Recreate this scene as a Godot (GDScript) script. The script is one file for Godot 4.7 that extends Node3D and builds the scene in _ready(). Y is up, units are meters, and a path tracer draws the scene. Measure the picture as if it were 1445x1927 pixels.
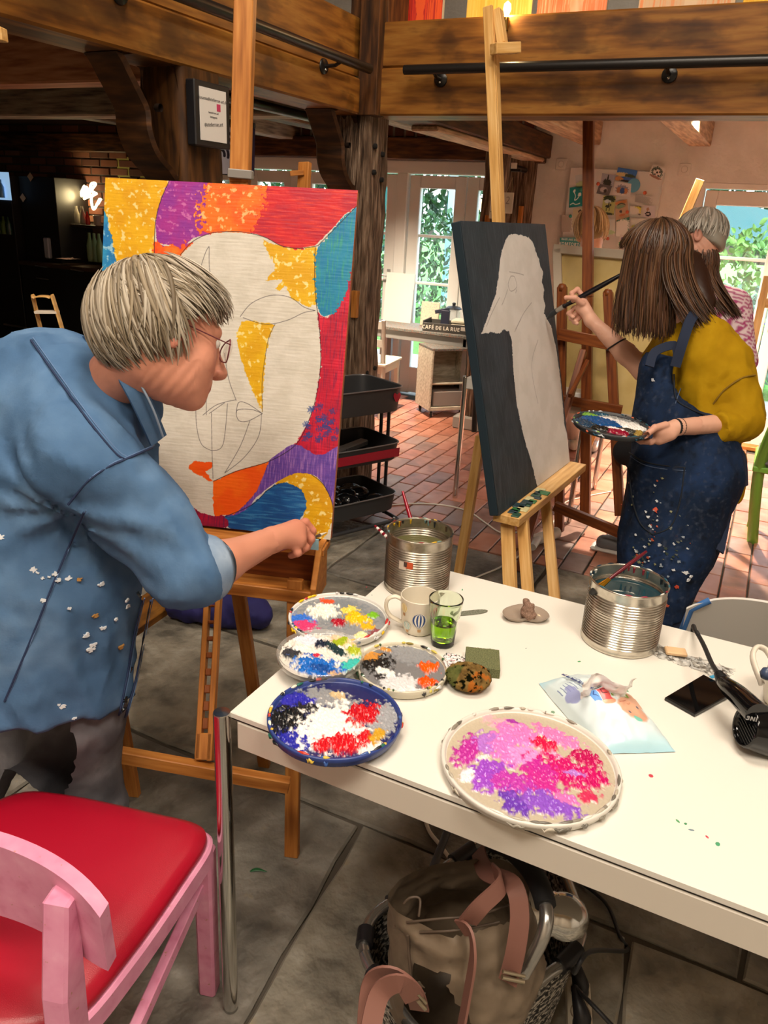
extends Node3D
# A painting class in an old half-timbered barn. X runs along the right-hand beam, -Z towards the garden doors, metres.

const BACK := -6.4        # inner face of the garden wall
const GALLERY := 2.42     # underside of the gallery boards

var mats := {}
var taken := {}
var rng := RandomNumberGenerator.new()

func _ready() -> void:
	# ---- camera
	var cam := Camera3D.new()
	cam.name = "camera"
	add_child(cam)
	cam.position = Vector3(0, 1.56, 0)
	cam.basis = Basis(Vector3.UP, deg_to_rad(25.3)) * Basis(Vector3.RIGHT, deg_to_rad(-21.3)) * Basis(Vector3.BACK, deg_to_rad(3.1))
	cam.fov = 67.2
	cam.near = 0.05
	cam.far = 200.0
	cam.current = true
	# ---- sky and exposure
	var sky_mat := ProceduralSkyMaterial.new()
	sky_mat.sky_top_color = Color("b9cfe4")
	sky_mat.sky_horizon_color = Color("e4ebef")
	sky_mat.ground_bottom_color = Color("59604f")
	sky_mat.ground_horizon_color = Color("8b9184")
	sky_mat.sky_energy_multiplier = 2.6
	var env := Environment.new()
	env.background_mode = Environment.BG_SKY
	env.sky = Sky.new()
	env.sky.sky_material = sky_mat
	env.tonemap_mode = Environment.TONE_MAPPER_LINEAR
	env.tonemap_exposure = 1.1
	env.sdfgi_enabled = true
	env.ssao_enabled = true
	env.ssil_enabled = true
	var we := WorldEnvironment.new()
	we.name = "environment"
	we.environment = env
	add_child(we)
	# ---- lamps of the room: panels under the roof of the tall middle bay, downlights under the gallery, the last one added for the kitchen
	make_materials()
	ceiling_lamp(Vector3(-0.5, 4.72, -1.3), 1.3, 1.0, 9.0)
	ceiling_lamp(Vector3(1.6, 4.72, 0.3), 1.3, 1.0, 11.0)
	ceiling_lamp(Vector3(-0.7, 4.72, 1.6), 1.3, 1.0, 12.0)
	downlight(Vector3(-0.6, 2.27, -5.35), 22.0)
	downlight(Vector3(-2.6, 2.27, -5.2), 15.0)
	downlight(Vector3(0.9, 2.27, -5.35), 18.0)
	downlight(Vector3(-5.6, 2.27, -3.3), 2.5)  # added lamp: dim fill so the unlit kitchen corner is not black
	# ---- large structure
	build_shell()
	build_floor()
	build_timber()
	build_doors()
	build_garden()
	# ---- objects, the large ones first
	build_people()
	build_paintings()
	build_easels()
	build_table()
	build_chairs()
	build_middle()
	build_pram()
	build_table_things()
	build_back_furniture()
	build_pinboard()
	build_kitchen()
	build_gallery()
# ------------------------------------------------------------------ helpers: meshes
class G:
	var v := PackedVector3Array()
	var t := PackedVector2Array()
	var c := PackedColorArray()
	var ix := PackedInt32Array()
	var col := Color.WHITE
	var colored := false
	var xf := Transform3D()
	func tint(k: Color) -> void:
		col = k
		colored = true
	func vert(p: Vector3, w := Vector2.ZERO) -> int:
		v.append(xf * p)
		t.append(w)
		c.append(col)
		return v.size() - 1
	func tri(a: int, b: int, d: int) -> void:
		ix.append(a)
		ix.append(b)
		ix.append(d)
	# a flat convex face that looks towards «out»; the texture is laid corner to corner on quads
	func face(p: Array, out: Vector3, uvs := []) -> void:
		var n: Vector3 = (p[2] - p[0]).cross(p[1] - p[0])
		var flip := n.dot(out) < 0.0
		var k := v.size()
		for j in p.size():
			vert(p[j], uvs[j] if uvs.size() > j else Vector2.ZERO)
		for j in range(1, p.size() - 1):
			if flip:
				tri(k, k + j + 1, k + j)
			else:
				tri(k, k + j, k + j + 1)
	func box(s: Vector3, at := Vector3.ZERO, b := 0.0) -> void:
		var h := s * 0.5
		b = minf(b, minf(h.x, minf(h.y, h.z)) * 0.9)
		for ax in 3:
			var u := (ax + 1) % 3
			var w := (ax + 2) % 3
			for sg in [-1.0, 1.0]:
				var q := []
				for e in [[-1, -1], [1, -1], [1, 1], [-1, 1]]:
					var p := Vector3.ZERO
					p[ax] = sg * h[ax]
					p[u] = e[0] * (h[u] - b)
					p[w] = e[1] * (h[w] - b)
					q.append(at + p)
				var o := Vector3.ZERO
				o[ax] = sg
				face(q, o)
				if b > 0.0:
					for s2 in [-1.0, 1.0]:   # the chamfer between this face and the next axis
						var r := []
						for e in [-1.0, 1.0]:
							var p := Vector3.ZERO
							p[ax] = sg * h[ax]
							p[u] = s2 * (h[u] - b)
							p[w] = e * (h[w] - b)
							r.append(at + p)
						for e in [1.0, -1.0]:
							var p := Vector3.ZERO
							p[ax] = sg * (h[ax] - b)
							p[u] = s2 * h[u]
							p[w] = e * (h[w] - b)
							r.append(at + p)
						var o2 := Vector3.ZERO
						o2[ax] = sg
						o2[u] = s2
						face(r, o2)
		if b > 0.0:
			for sx in [-1.0, 1.0]:
				for sy in [-1.0, 1.0]:
					for sz in [-1.0, 1.0]:
						var sgn := Vector3(sx, sy, sz)
						var q := []
						for ax in 3:
							var p := sgn * (h - Vector3(b, b, b))
							p[ax] = sgn[ax] * h[ax]
							q.append(at + p)
						face(q, sgn)
	# rings of equally many points, turning from +X to +Z as the rings climb +Y; equal consecutive rings make a sharp edge
	func loft(rings: Array, cap0 := true, cap1 := true, closed := true) -> void:
		var n: int = rings[0].size()
		var base := []
		var prev := -1
		for j in rings.size():
			base.append(v.size())
			for k in n:
				vert(rings[j][k], Vector2(float(k) / n, float(j) / maxf(1.0, rings.size() - 1.0)))
		var last := n if closed else n - 1
		for j in rings.size() - 1:
			if rings[j][0].is_equal_approx(rings[j + 1][0]) and rings[j][n / 2].is_equal_approx(rings[j + 1][n / 2]):
				continue
			for k in last:
				var k2 := (k + 1) % n
				tri(base[j] + k, base[j] + k2, base[j + 1] + k2)
				tri(base[j] + k, base[j + 1] + k2, base[j + 1] + k)
		if cap0:
			fan(rings[0], true)
		if cap1:
			fan(rings[-1], false)
	func fan(ring: Array, under: bool) -> void:
		var m := Vector3.ZERO
		for p in ring:
			m += p
		m /= ring.size()
		var c0 := vert(m, Vector2(0.5, 0.5))
		var k0 := v.size()
		for p in ring:
			vert(p, Vector2(0.5, 0.5))
		for k in ring.size():
			var k2 := (k + 1) % ring.size()
			if under:
				tri(c0, k0 + k2, k0 + k)
			else:
				tri(c0, k0 + k, k0 + k2)
	# profile of (radius, height) from below to above
	func lathe(prof: Array, n := 24, cap0 := true, cap1 := true) -> void:
		var rings := []
		for q in prof:
			var ring := []
			for k in n:
				var a := TAU * k / n
				ring.append(Vector3(cos(a) * q[0], q[1], sin(a) * q[0]))
			rings.append(ring)
		loft(rings, cap0, cap1)
	# a round or oval bar along a path; r is a number or one number per point
	func tube(path: Array, r, n := 8, flat := 1.0, caps := true, up := Vector3.ZERO) -> void:
		var rings := []
		var nrm := Vector3.ZERO
		for j in path.size():
			var d: Vector3 = (path[mini(j + 1, path.size() - 1)] - path[maxi(j - 1, 0)]).normalized()
			if j == 0:
				nrm = up if up != Vector3.ZERO else (Vector3.UP if absf(d.y) < 0.9 else Vector3.RIGHT)
			elif up != Vector3.ZERO:
				nrm = up
			nrm = (nrm - d * nrm.dot(d)).normalized()
			var b := nrm.cross(d)
			var rr: float = r[j] if r is Array else r
			var ring := []
			for k in n:
				var a := TAU * k / n
				ring.append(path[j] + nrm * cos(a) * rr * flat + b * sin(a) * rr)
			rings.append(ring)
		loft(rings, caps, caps)
	# a flat strap along a path, w wide and th thick; «up» is the way its broad side looks
	func strap(path: Array, w: float, th: float, up: Vector3) -> void:
		for j in path.size() - 1:
			pass
		var rings := []
		var nrm := up
		for j in path.size():
			var d: Vector3 = (path[mini(j + 1, path.size() - 1)] - path[maxi(j - 1, 0)]).normalized()
			nrm = (nrm - d * nrm.dot(d)).normalized()
			var b := nrm.cross(d)
			var ring := []
			for e in [[1, 1], [-1, 1], [-1, -1], [1, -1]]:
				ring.append(path[j] + nrm * (e[0] * th * 0.5) + b * (e[1] * w * 0.5))
			rings.append(ring)
		# split the corners so that the strap keeps its edges
		for k in 4:
			var strip := []
			for ring in rings:
				strip.append([ring[k], ring[(k + 1) % 4]])
			loft(strip, false, false, false)
		face(rings[0], path[0] - path[1])
		face(rings[-1], path[-1] - path[-2])
	# polygon in XY, thick along Z, with a chamfer b
	func prism(poly: PackedVector2Array, d: float, b := 0.0) -> void:
		var p := poly
		if Geometry2D.is_polygon_clockwise(p):
			p.reverse()
		var n := p.size()
		var inn := PackedVector2Array()
		for k in n:
			var e0 := (p[k] - p[(k + n - 1) % n]).normalized()
			var e1 := (p[(k + 1) % n] - p[k]).normalized()
			var m := Vector2(-e0.y, e0.x) + Vector2(-e1.y, e1.x)
			inn.append(p[k] + m.normalized() * b)
		var idx := Geometry2D.triangulate_polygon(inn if b > 0.0 else p)
		for sg in [-1.0, 1.0]:
			var k0 := v.size()
			for q in (inn if b > 0.0 else p):
				vert(Vector3(q.x, q.y, sg * d * 0.5), Vector2(q.x, -q.y))
			for k in range(0, idx.size(), 3):
				var a := v[k0 + idx[k]]
				var nn := (v[k0 + idx[k + 2]] - a).cross(v[k0 + idx[k + 1]] - a)
				if nn.dot(xf.basis.z) * sg > 0.0:
					tri(k0 + idx[k], k0 + idx[k + 1], k0 + idx[k + 2])
				else:
					tri(k0 + idx[k], k0 + idx[k + 2], k0 + idx[k + 1])
		for k in n:
			var a := p[k]
			var q := p[(k + 1) % n]
			var o := Vector3(q.y - a.y, a.x - q.x, 0)
			var z := d * 0.5 - b
			face([Vector3(a.x, a.y, z), Vector3(q.x, q.y, z), Vector3(q.x, q.y, -z), Vector3(a.x, a.y, -z)], o)
			if b > 0.0:
				var ai := inn[k]
				var qi := inn[(k + 1) % n]
				for sg in [-1.0, 1.0]:
					face([Vector3(a.x, a.y, sg * z), Vector3(q.x, q.y, sg * z), Vector3(qi.x, qi.y, sg * d * 0.5), Vector3(ai.x, ai.y, sg * d * 0.5)], o.normalized() + Vector3(0, 0, sg))
	# a smooth surface f(u, w) -> Vector3 over a grid; looks to the left of u x w unless flip
	func grid(nu: int, nw: int, f: Callable, flip := false) -> void:
		var k0 := v.size()
		for j in nw + 1:
			for k in nu + 1:
				var w := Vector2(float(k) / nu, float(j) / nw)
				vert(f.call(w.x, w.y), w)
		for j in nw:
			for k in nu:
				var a := k0 + j * (nu + 1) + k
				if flip:
					tri(a, a + nu + 2, a + 1)
					tri(a, a + nu + 1, a + nu + 2)
				else:
					tri(a, a + 1, a + nu + 2)
					tri(a, a + nu + 2, a + nu + 1)
	func add(o: G) -> void:
		var k0 := v.size()
		for j in o.v.size():
			v.append(xf * o.v[j])
			t.append(o.t[j])
			c.append(o.c[j])
		for j in o.ix:
			ix.append(j + k0)
	func done() -> ArrayMesh:
		var n := PackedVector3Array()
		n.resize(v.size())
		for k in range(0, ix.size(), 3):
			var a := ix[k]
			var b := ix[k + 1]
			var d := ix[k + 2]
			var m := (v[d] - v[a]).cross(v[b] - v[a])
			n[a] += m
			n[b] += m
			n[d] += m
		for k in n.size():
			n[k] = n[k].normalized() if n[k].length_squared() > 1e-20 else Vector3.UP
		var arr := []
		arr.resize(Mesh.ARRAY_MAX)
		arr[Mesh.ARRAY_VERTEX] = v
		arr[Mesh.ARRAY_NORMAL] = n
		arr[Mesh.ARRAY_TEX_UV] = t
		if colored:
			arr[Mesh.ARRAY_COLOR] = c
		arr[Mesh.ARRAY_INDEX] = ix
		var me := ArrayMesh.new()
		me.add_surface_from_arrays(Mesh.PRIMITIVE_TRIANGLES, arr)
		return me

# a field of distances on a grid, joined smoothly, meshed as surface nets
class Field:
	var lo: Vector3
	var h: float
	var nx: int
	var ny: int
	var nz: int
	var f := PackedFloat32Array()
	func _init(a: Vector3, b: Vector3, cell: float) -> void:
		lo = a
		h = cell
		nx = int(ceil((b.x - a.x) / h)) + 1
		ny = int(ceil((b.y - a.y) / h)) + 1
		nz = int(ceil((b.z - a.z) / h)) + 1
		f.resize(nx * ny * nz)
		f.fill(1.0)
	func span(a: Vector3, b: Vector3) -> Array:
		var p := ((a - lo) / h).floor()
		var q := ((b - lo) / h).ceil()
		return [clampi(int(p.x), 0, nx - 1), clampi(int(p.y), 0, ny - 1), clampi(int(p.z), 0, nz - 1), clampi(int(q.x), 0, nx - 1), clampi(int(q.y), 0, ny - 1), clampi(int(q.z), 0, nz - 1)]
	# tapered capsule; squash < 1 flattens it along the unit vector «along»
	func cap(a: Vector3, b: Vector3, ra: float, rb: float, k := 0.02, along := Vector3.ZERO, squash := 1.0) -> void:
		var m := maxf(ra, rb) + k + 2.0 * h
		var s := span(a.min(b) - Vector3(m, m, m), a.max(b) + Vector3(m, m, m))
		var ab := b - a
		var l2 := maxf(ab.length_squared(), 1e-9)
		var dr := rb - ra
		var st := 1.0 / squash - 1.0
		for z in range(s[2], s[5] + 1):
			for y in range(s[1], s[4] + 1):
				var o := (z * ny + y) * nx
				var p := lo + Vector3(s[0], y, z) * h - a
				for x in range(s[0], s[3] + 1):
					var u := clampf(p.dot(ab) / l2, 0.0, 1.0)
					var e := p - ab * u
					if st != 0.0:
						e += along * (e.dot(along) * st)
					var d := e.length() - (ra + dr * u)
					if st != 0.0:
						d *= 0.5 + 0.5 * squash
					var g := f[o + x]
					var q := k - absf(d - g)
					f[o + x] = minf(d, g) - (q * q * 0.25 / k if q > 0.0 else 0.0)
					p.x += h
	func ell(c: Vector3, bs: Basis, r: Vector3, k := 0.02, cut := false) -> void:
		var m := maxf(r.x, maxf(r.y, r.z)) + k + 2.0 * h
		var s := span(c - Vector3(m, m, m), c + Vector3(m, m, m))
		var inv := bs.transposed()
		for z in range(s[2], s[5] + 1):
			for y in range(s[1], s[4] + 1):
				var o := (z * ny + y) * nx
				for x in range(s[0], s[3] + 1):
					var p := inv * (lo + Vector3(x, y, z) * h - c)
					var w := p / r
					var k0 := w.length()
					var k1 := (w / r).length()
					var d := k0 * (k0 - 1.0) / maxf(k1, 1e-6)
					var g := f[o + x]
					if cut:
						d = -d
						var q := k - absf(d - g)
						f[o + x] = maxf(d, g) + (q * q * 0.25 / k if q > 0.0 else 0.0)
					else:
						var q := k - absf(d - g)
						f[o + x] = minf(d, g) - (q * q * 0.25 / k if q > 0.0 else 0.0)
	# cuts away what lies on the side of the plane that n points to
	func plane(at: Vector3, n: Vector3, k := 0.004) -> void:
		for z in nz:
			for y in ny:
				var o := (z * ny + y) * nx
				var p := lo + Vector3(0, y, z) * h - at
				for x in nx:
					var d := p.dot(n)
					var g := f[o + x]
					var q := k - absf(d - g)
					f[o + x] = maxf(d, g) + (q * q * 0.25 / k if q > 0.0 else 0.0)
					p.x += h
	# hollow shell: keeps a skin th thick
	func shell(th: float) -> void:
		for j in f.size():
			f[j] = maxf(f[j], -f[j] - th)
	func mesh(g: G, paint = null, push = null) -> void:
		var at := {}
		var sy := nx
		var sz := nx * ny
		var base := g.v.size()
		for z in nz - 1:
			for y in ny - 1:
				var o := (z * ny + y) * nx
				for x in nx - 1:
					var i := o + x
					var f0 := f[i]
					if absf(f0) > h * 3.0:
						continue
					var f1 := f[i + 1]
					var f2 := f[i + sy]
					var f3 := f[i + sy + 1]
					var f4 := f[i + sz]
					var f5 := f[i + sz + 1]
					var f6 := f[i + sz + sy]
					var f7 := f[i + sz + sy + 1]
					var m := int(f0 < 0) + int(f1 < 0) + int(f2 < 0) + int(f3 < 0) + int(f4 < 0) + int(f5 < 0) + int(f6 < 0) + int(f7 < 0)
					if m == 0 or m == 8:
						continue
					var sum := Vector3.ZERO
					var cnt := 0
					var w := [f0, f1, f2, f3, f4, f5, f6, f7]
					for e in [[0, 1], [2, 3], [4, 5], [6, 7], [0, 2], [1, 3], [4, 6], [5, 7], [0, 4], [1, 5], [2, 6], [3, 7]]:
						var a: float = w[e[0]]
						var b: float = w[e[1]]
						if (a < 0) != (b < 0):
							var u := a / (a - b)
							var pa := Vector3(e[0] & 1, (e[0] >> 1) & 1, e[0] >> 2)
							var pb := Vector3(e[1] & 1, (e[1] >> 1) & 1, e[1] >> 2)
							sum += pa.lerp(pb, u)
							cnt += 1
					var p := lo + (Vector3(x, y, z) + sum / cnt) * h
					if push != null:
						var gr := Vector3(f1 - f0 + f7 - f6, f2 - f0 + f7 - f5, f4 - f0 + f7 - f3).normalized()
						p += gr * push.call(p, gr)
					if paint != null:
						g.tint(paint.call(p))
					at[i] = g.vert(p)
		for i in at:
			var neg := f[i] < 0
			var x: int = i % nx
			var y: int = (i / nx) % ny
			var z: int = i / sz
			# edges that leave this corner along +x, +y, +z
			if y > 0 and z > 0 and (f[i + 1] < 0) != neg:
				quad4(g, at, i, i - sy, i - sy - sz, i - sz, neg)
			if x > 0 and z > 0 and (f[i + sy] < 0) != neg:
				quad4(g, at, i, i - sz, i - sz - 1, i - 1, neg)
			if x > 0 and y > 0 and (f[i + sz] < 0) != neg:
				quad4(g, at, i, i - 1, i - 1 - sy, i - sy, neg)
	func quad4(g: G, at: Dictionary, a: int, b: int, c: int, d: int, neg: bool) -> void:
		if not (at.has(a) and at.has(b) and at.has(c) and at.has(d)):
			return
		if neg:
			g.tri(at[a], at[d], at[c])
			g.tri(at[a], at[c], at[b])
		else:
			g.tri(at[a], at[b], at[c])
			g.tri(at[a], at[c], at[d])

# ------------------------------------------------------------------ helpers: nodes
func numbered(called: String) -> String:
	taken[called] = taken.get(called, -1) + 1
	return called if taken[called] == 0 else "%s_%03d" % [called, taken[called]]

func tag(o: Node, label: String, category: String, group := "") -> Node:
	if label != "":
		o.set_meta("label", label)
	if category != "":
		o.set_meta("category", category)
	if group != "":
		o.set_meta("group", group)
	return o

func thing(called: String, label: String, category: String, at := Vector3.ZERO, turn := 0.0, group := "") -> Node3D:
	var o := Node3D.new()
	o.name = numbered(called)
	add_child(o, true)
	o.position = at
	o.rotation.y = turn
	tag(o, label, category, group)
	return o

func put(called: String, g, m: Material, parent: Node = null) -> MeshInstance3D:
	var o := MeshInstance3D.new()
	o.mesh = g if g is Mesh else g.done()
	o.material_override = m
	if parent == null:
		o.name = numbered(called)
		add_child(o, true)
	else:
		o.name = called
		parent.add_child(o, true)
	return o

func single(called: String, g, m: Material, label: String, category: String, group := "") -> MeshInstance3D:
	var o := put(called, g, m)
	tag(o, label, category, group)
	return o

func struct(called: String, g, m: Material, parent: Node = null) -> MeshInstance3D:
	var o := put(called, g, m, parent)
	if parent == null:
		o.set_meta("kind", "structure")
	return o

# turns a node that carries parts so that its local X runs from a to b and its local Y looks near «up»
func lie(o: Node3D, a: Vector3, b: Vector3, up := Vector3.UP) -> void:
	var x := (b - a).normalized()
	var z := x.cross(up).normalized()
	o.transform = Transform3D(Basis(x, z.cross(x), z), (a + b) * 0.5)

# a squared timber from a to b, h along «up», w across, grain along it
func bar(called: String, a: Vector3, b: Vector3, w: float, h: float, m: Material, parent: Node3D = null, up := Vector3.UP, bevel := 0.002) -> MeshInstance3D:
	var g := G.new()
	g.box(Vector3((b - a).length(), h, w), Vector3.ZERO, bevel)
	var o := put(called, g, m, parent)
	lie(o, a, b, up)
	if parent != null:
		o.transform = parent.global_transform.affine_inverse() * o.transform
	return o

# a part whose mesh was drawn in the room's own coordinates
func wput(called: String, g, m: Material, parent: Node3D) -> MeshInstance3D:
	var o := put(called, g, m, parent)
	o.transform = parent.global_transform.affine_inverse()
	return o

func pv(a: Array) -> PackedVector2Array:
	var r := PackedVector2Array()
	for k in range(0, a.size(), 2):
		r.append(Vector2(a[k], a[k + 1]))
	return r

# a smooth line through points
func curve(p: Array, per := 6, closed := false) -> Array:
	var r := []
	var n := p.size()
	var last := n if closed else n - 1
	for j in last:
		var a = p[(j - 1 + n) % n] if closed else p[maxi(j - 1, 0)]
		var b = p[j]
		var d = p[(j + 1) % n]
		var e = p[(j + 2) % n] if closed else p[mini(j + 2, n - 1)]
		for k in per:
			var u := float(k) / per
			r.append(b + 0.5 * u * ((d - a) + u * (2.0 * a - 5.0 * b + 4.0 * d - e + u * (3.0 * b - a - 3.0 * d + e))))
	if not closed:
		r.append(p[-1])
	return r

func smooth2(p: PackedVector2Array, per := 6, closed := true) -> PackedVector2Array:
	return PackedVector2Array(curve(Array(p), per, closed))

func look(at: Vector3, x: Vector3, y: Vector3) -> Transform3D:
	x = x.normalized()
	var z := x.cross(y).normalized()
	return Transform3D(Basis(x, z.cross(x), z), at)

# ------------------------------------------------------------------ helpers: materials
func noise(freq: float, oct := 4, kind := FastNoiseLite.TYPE_SIMPLEX_SMOOTH, sd := 1) -> FastNoiseLite:
	var n := FastNoiseLite.new()
	n.noise_type = kind
	n.frequency = freq
	n.fractal_octaves = oct
	n.seed = sd
	return n

# ramp: [offset, colour, offset, colour ...]
func ntex(freq: float, ramp: Array, sd := 1, oct := 4, kind := FastNoiseLite.TYPE_SIMPLEX_SMOOTH, size := 512) -> NoiseTexture2D:
	var t := NoiseTexture2D.new()
	t.width = size
	t.height = size
	t.seamless = true
	t.noise = noise(freq, oct, kind, sd)
	if ramp.size():
		var gr := Gradient.new()
		gr.offsets = PackedFloat32Array()
		gr.colors = PackedColorArray()
		var off := PackedFloat32Array()
		var cs := PackedColorArray()
		for k in range(0, ramp.size(), 2):
			off.append(ramp[k])
			cs.append(ramp[k + 1] if ramp[k + 1] is Color else Color(ramp[k + 1]))
		gr.offsets = off
		gr.colors = cs
		t.color_ramp = gr
	return t

func plain(c, rough := 0.6, metal := 0.0, spec := 0.5) -> StandardMaterial3D:
	var key := "%s %s %s %s" % [c, rough, metal, spec]
	if mats.has(key):
		return mats[key]
	var m := StandardMaterial3D.new()
	m.albedo_color = c if c is Color else Color(c)
	m.roughness = rough
	m.metallic = metal
	m.metallic_specular = spec
	mats[key] = m
	return m

func tri(m: StandardMaterial3D, t: Texture2D, s: Vector3, world := false) -> StandardMaterial3D:
	m.albedo_texture = t
	m.uv1_triplanar = true
	m.uv1_world_triplanar = world
	m.uv1_scale = s
	return m

func stain(m: StandardMaterial3D, t: Texture2D, s: Vector3) -> StandardMaterial3D:
	m.detail_enabled = true
	m.detail_blend_mode = BaseMaterial3D.BLEND_MODE_MIX
	m.detail_albedo = t
	m.detail_uv_layer = BaseMaterial3D.DETAIL_UV_2
	m.uv2_triplanar = true
	m.uv2_scale = s
	return m

func relief(m: StandardMaterial3D, t: Texture2D, cm: float) -> StandardMaterial3D:
	m.heightmap_enabled = true
	m.heightmap_texture = t
	m.heightmap_scale = cm
	return m

func fresh(c, rough := 0.6, metal := 0.0, spec := 0.5) -> StandardMaterial3D:
	var m := StandardMaterial3D.new()
	m.albedo_color = c if c is Color else Color(c)
	m.roughness = rough
	m.metallic = metal
	m.metallic_specular = spec
	return m

func vcol(rough := 0.6, spec := 0.5) -> StandardMaterial3D:
	var key := "vcol %s %s" % [rough, spec]
	if not mats.has(key):
		var m := fresh(Color.WHITE, rough, 0.0, spec)
		m.vertex_color_use_as_albedo = true
		mats[key] = m
	return mats[key]

func lin(hex: String) -> Color:
	return Color(hex).srgb_to_linear()

func clear(c: Color, alpha: float, rough := 0.03) -> StandardMaterial3D:
	var m := fresh(Color(c.r, c.g, c.b, alpha), rough)
	m.transparency = BaseMaterial3D.TRANSPARENCY_ALPHA
	return m

func solid_glass(c: Color, scale := 0.05, rough := 0.02) -> StandardMaterial3D:
	var m := fresh(Color(c.r, c.g, c.b, 0.0), rough)
	m.refraction_enabled = true
	m.refraction_scale = scale
	return m

func wood(key: String, ramp: Array, rough: float, sd: int, s := Vector3(0.5, 5, 5), spec := 0.4) -> StandardMaterial3D:
	var m := tri(fresh(Color.WHITE, rough, 0.0, spec), ntex(0.012, ramp, sd, 5), s)
	mats[key] = m
	return m

func make_materials() -> void:
	wood("beam", [0.0, "4a2a10", 0.35, "754818", 0.55, "88571f", 0.8, "96662a", 1.0, "754a1c"], 0.5, 3, Vector3(0.35, 3, 3))
	stain(mats.beam, ntex(0.006, [0.0, Color("2e190a", 0.8), 0.2, Color("3a200d", 0.6), 0.34, Color("4a2a10", 0.0), 1.0, Color("4a2a10", 0.0)], 9, 6), Vector3(0.5, 0.9, 0.9))
	wood("darkbeam", [0.0, "1c0f07", 0.4, "3d2411", 0.7, "583619", 1.0, "6b4422"], 0.6, 4, Vector3(0.5, 4, 4))
	wood("greybeam", [0.0, "4d4236", 0.4, "80705e", 0.7, "97876f", 1.0, "ac9c84"], 0.7, 7, Vector3(0.5, 5, 5))
	wood("pinkbeam", [0.0, "7d4a2e", 0.4, "a96c48", 0.7, "bb7f58", 1.0, "c88e66"], 0.6, 8, Vector3(0.5, 5, 5))
	wood("rafter", [0.0, "80624a", 0.4, "a98868", 0.7, "c09c78", 1.0, "cda98a"], 0.6, 12, Vector3(0.5, 5, 5))
	wood("easel", [0.0, "8c5320", 0.4, "ab6b2f", 0.7, "bd7e3d", 1.0, "cb8f4e"], 0.45, 10, Vector3(0.5, 7, 7))
	wood("paleeasel", [0.0, "b98a4c", 0.4, "cf9f5d", 0.7, "d9ae6f", 1.0, "e3bd84"], 0.45, 11, Vector3(0.5, 7, 7))
	wood("browneasel", [0.0, "4b2411", 0.4, "713a1c", 0.7, "84481f", 1.0, "96582c"], 0.4, 13, Vector3(0.5, 7, 7))
	for k in [["postdark", [0.0, "1c0f07", 0.4, "40260f", 0.7, "5a3818", 1.0, "6b4422"], 0.6, 4, Vector3(4, 0.6, 4)], ["oldpost", [0.0, "20150d", 0.2, "3f2d1f", 0.5, "6d5644", 0.75, "8f7763", 1.0, "b39c88"], 0.75, 5, Vector3(6, 0.6, 6)]]:
		wood(k[0], k[1], k[2], k[3], k[4])
	relief(mats.oldpost, ntex(0.03, [], 6, 5), 0.8)
	mats.slate = []
	for k in 5:
		var a: Color = [Color("8b8578"), Color("938c7f"), Color("837d72"), Color("989081"), Color("7e7970")][k]
		var m := tri(fresh(Color.WHITE, 0.62, 0.0, 0.45), ntex(0.007, [0.0, a.darkened(0.4), 0.4, a.darkened(0.1), 0.65, a, 0.85, a.lightened(0.16), 1.0, Color("a69880")], 20 + k, 6), Vector3(1.3, 1.3, 1.3), true)
		relief(m, ntex(0.02, [], 30, 6), 1.0)
		mats.slate.append(m)
	mats.tiles = []
	for k in 7:
		var a: Color = [Color("b87258"), Color("c27e64"), Color("a86a55"), Color("bd8066"), Color("9b7466"), Color("8d7670"), Color("b37860")][k]
		mats.tiles.append(tri(fresh(Color.WHITE, 0.38, 0.0, 0.5), ntex(0.01, [0.0, a.darkened(0.25), 0.45, a, 0.75, a.lightened(0.08), 1.0, a.lightened(0.2)], 40 + k, 4, FastNoiseLite.TYPE_SIMPLEX_SMOOTH, 256), Vector3(1.6, 1.6, 1.6), true))
	mats.wall = relief(tri(fresh(Color.WHITE, 0.8, 0.0, 0.3), ntex(0.01, [0.0, "d8d3cb", 0.5, "e0dbd3", 1.0, "e6e2db"], 50), Vector3(1, 1, 1), true), ntex(0.06, [], 51), 0.25)
	mats.white = fresh("e6e2da", 0.45)
	mats.chrome = fresh("d3d2ce", 0.13, 1.0)
	mats.steel = fresh("b9b5ad", 0.3, 1.0)
	mats.black = fresh("17161a", 0.45)
	mats.gloss = fresh("0b0b0d", 0.08)
	mats.rail = fresh("1b1817", 0.35, 0.2)
	mats.iron = fresh("3a3a3d", 0.42, 0.3)
	mats.cable = fresh("e4ded2", 0.5)
	mats.darkcable = fresh("1d1d20", 0.5)

# ------------------------------------------------------------------ lamps
func ceiling_lamp(at: Vector3, sx: float, sz: float, energy: float) -> void:
	var t := thing("ceiling_lamp", "white panel lamp under the high roof %s" % ["over the easels", "over the right of the table", "over the pink chair"][taken.get("ceiling_lamp", -1)+1], "lamp", at, 0.0)
	var g := G.new()
	g.box(Vector3(sx + 0.06, 0.05, sz + 0.06), Vector3(0, 0.03, 0), 0.01)
	put("housing", g, plain("dddddd", 0.5), t)
	var g2 := G.new()
	g2.box(Vector3(sx, 0.012, sz), Vector3(0, 0.0, 0))
	var m := fresh("ffffff", 0.5)
	m.emission_enabled = true
	m.emission = Color("fff1dc")
	m.emission_energy_multiplier = 1.2
	put("diffuser", g2, m, t)
	var l := AreaLight3D.new()
	l.name = "light"
	l.area_size = Vector2(sx, sz)
	l.light_color = Color("fff0dc")
	l.light_energy = energy
	l.area_range = 14.0
	l.shadow_enabled = true
	l.rotation.x = -PI / 2
	l.position.y = -0.02
	t.add_child(l)

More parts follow.
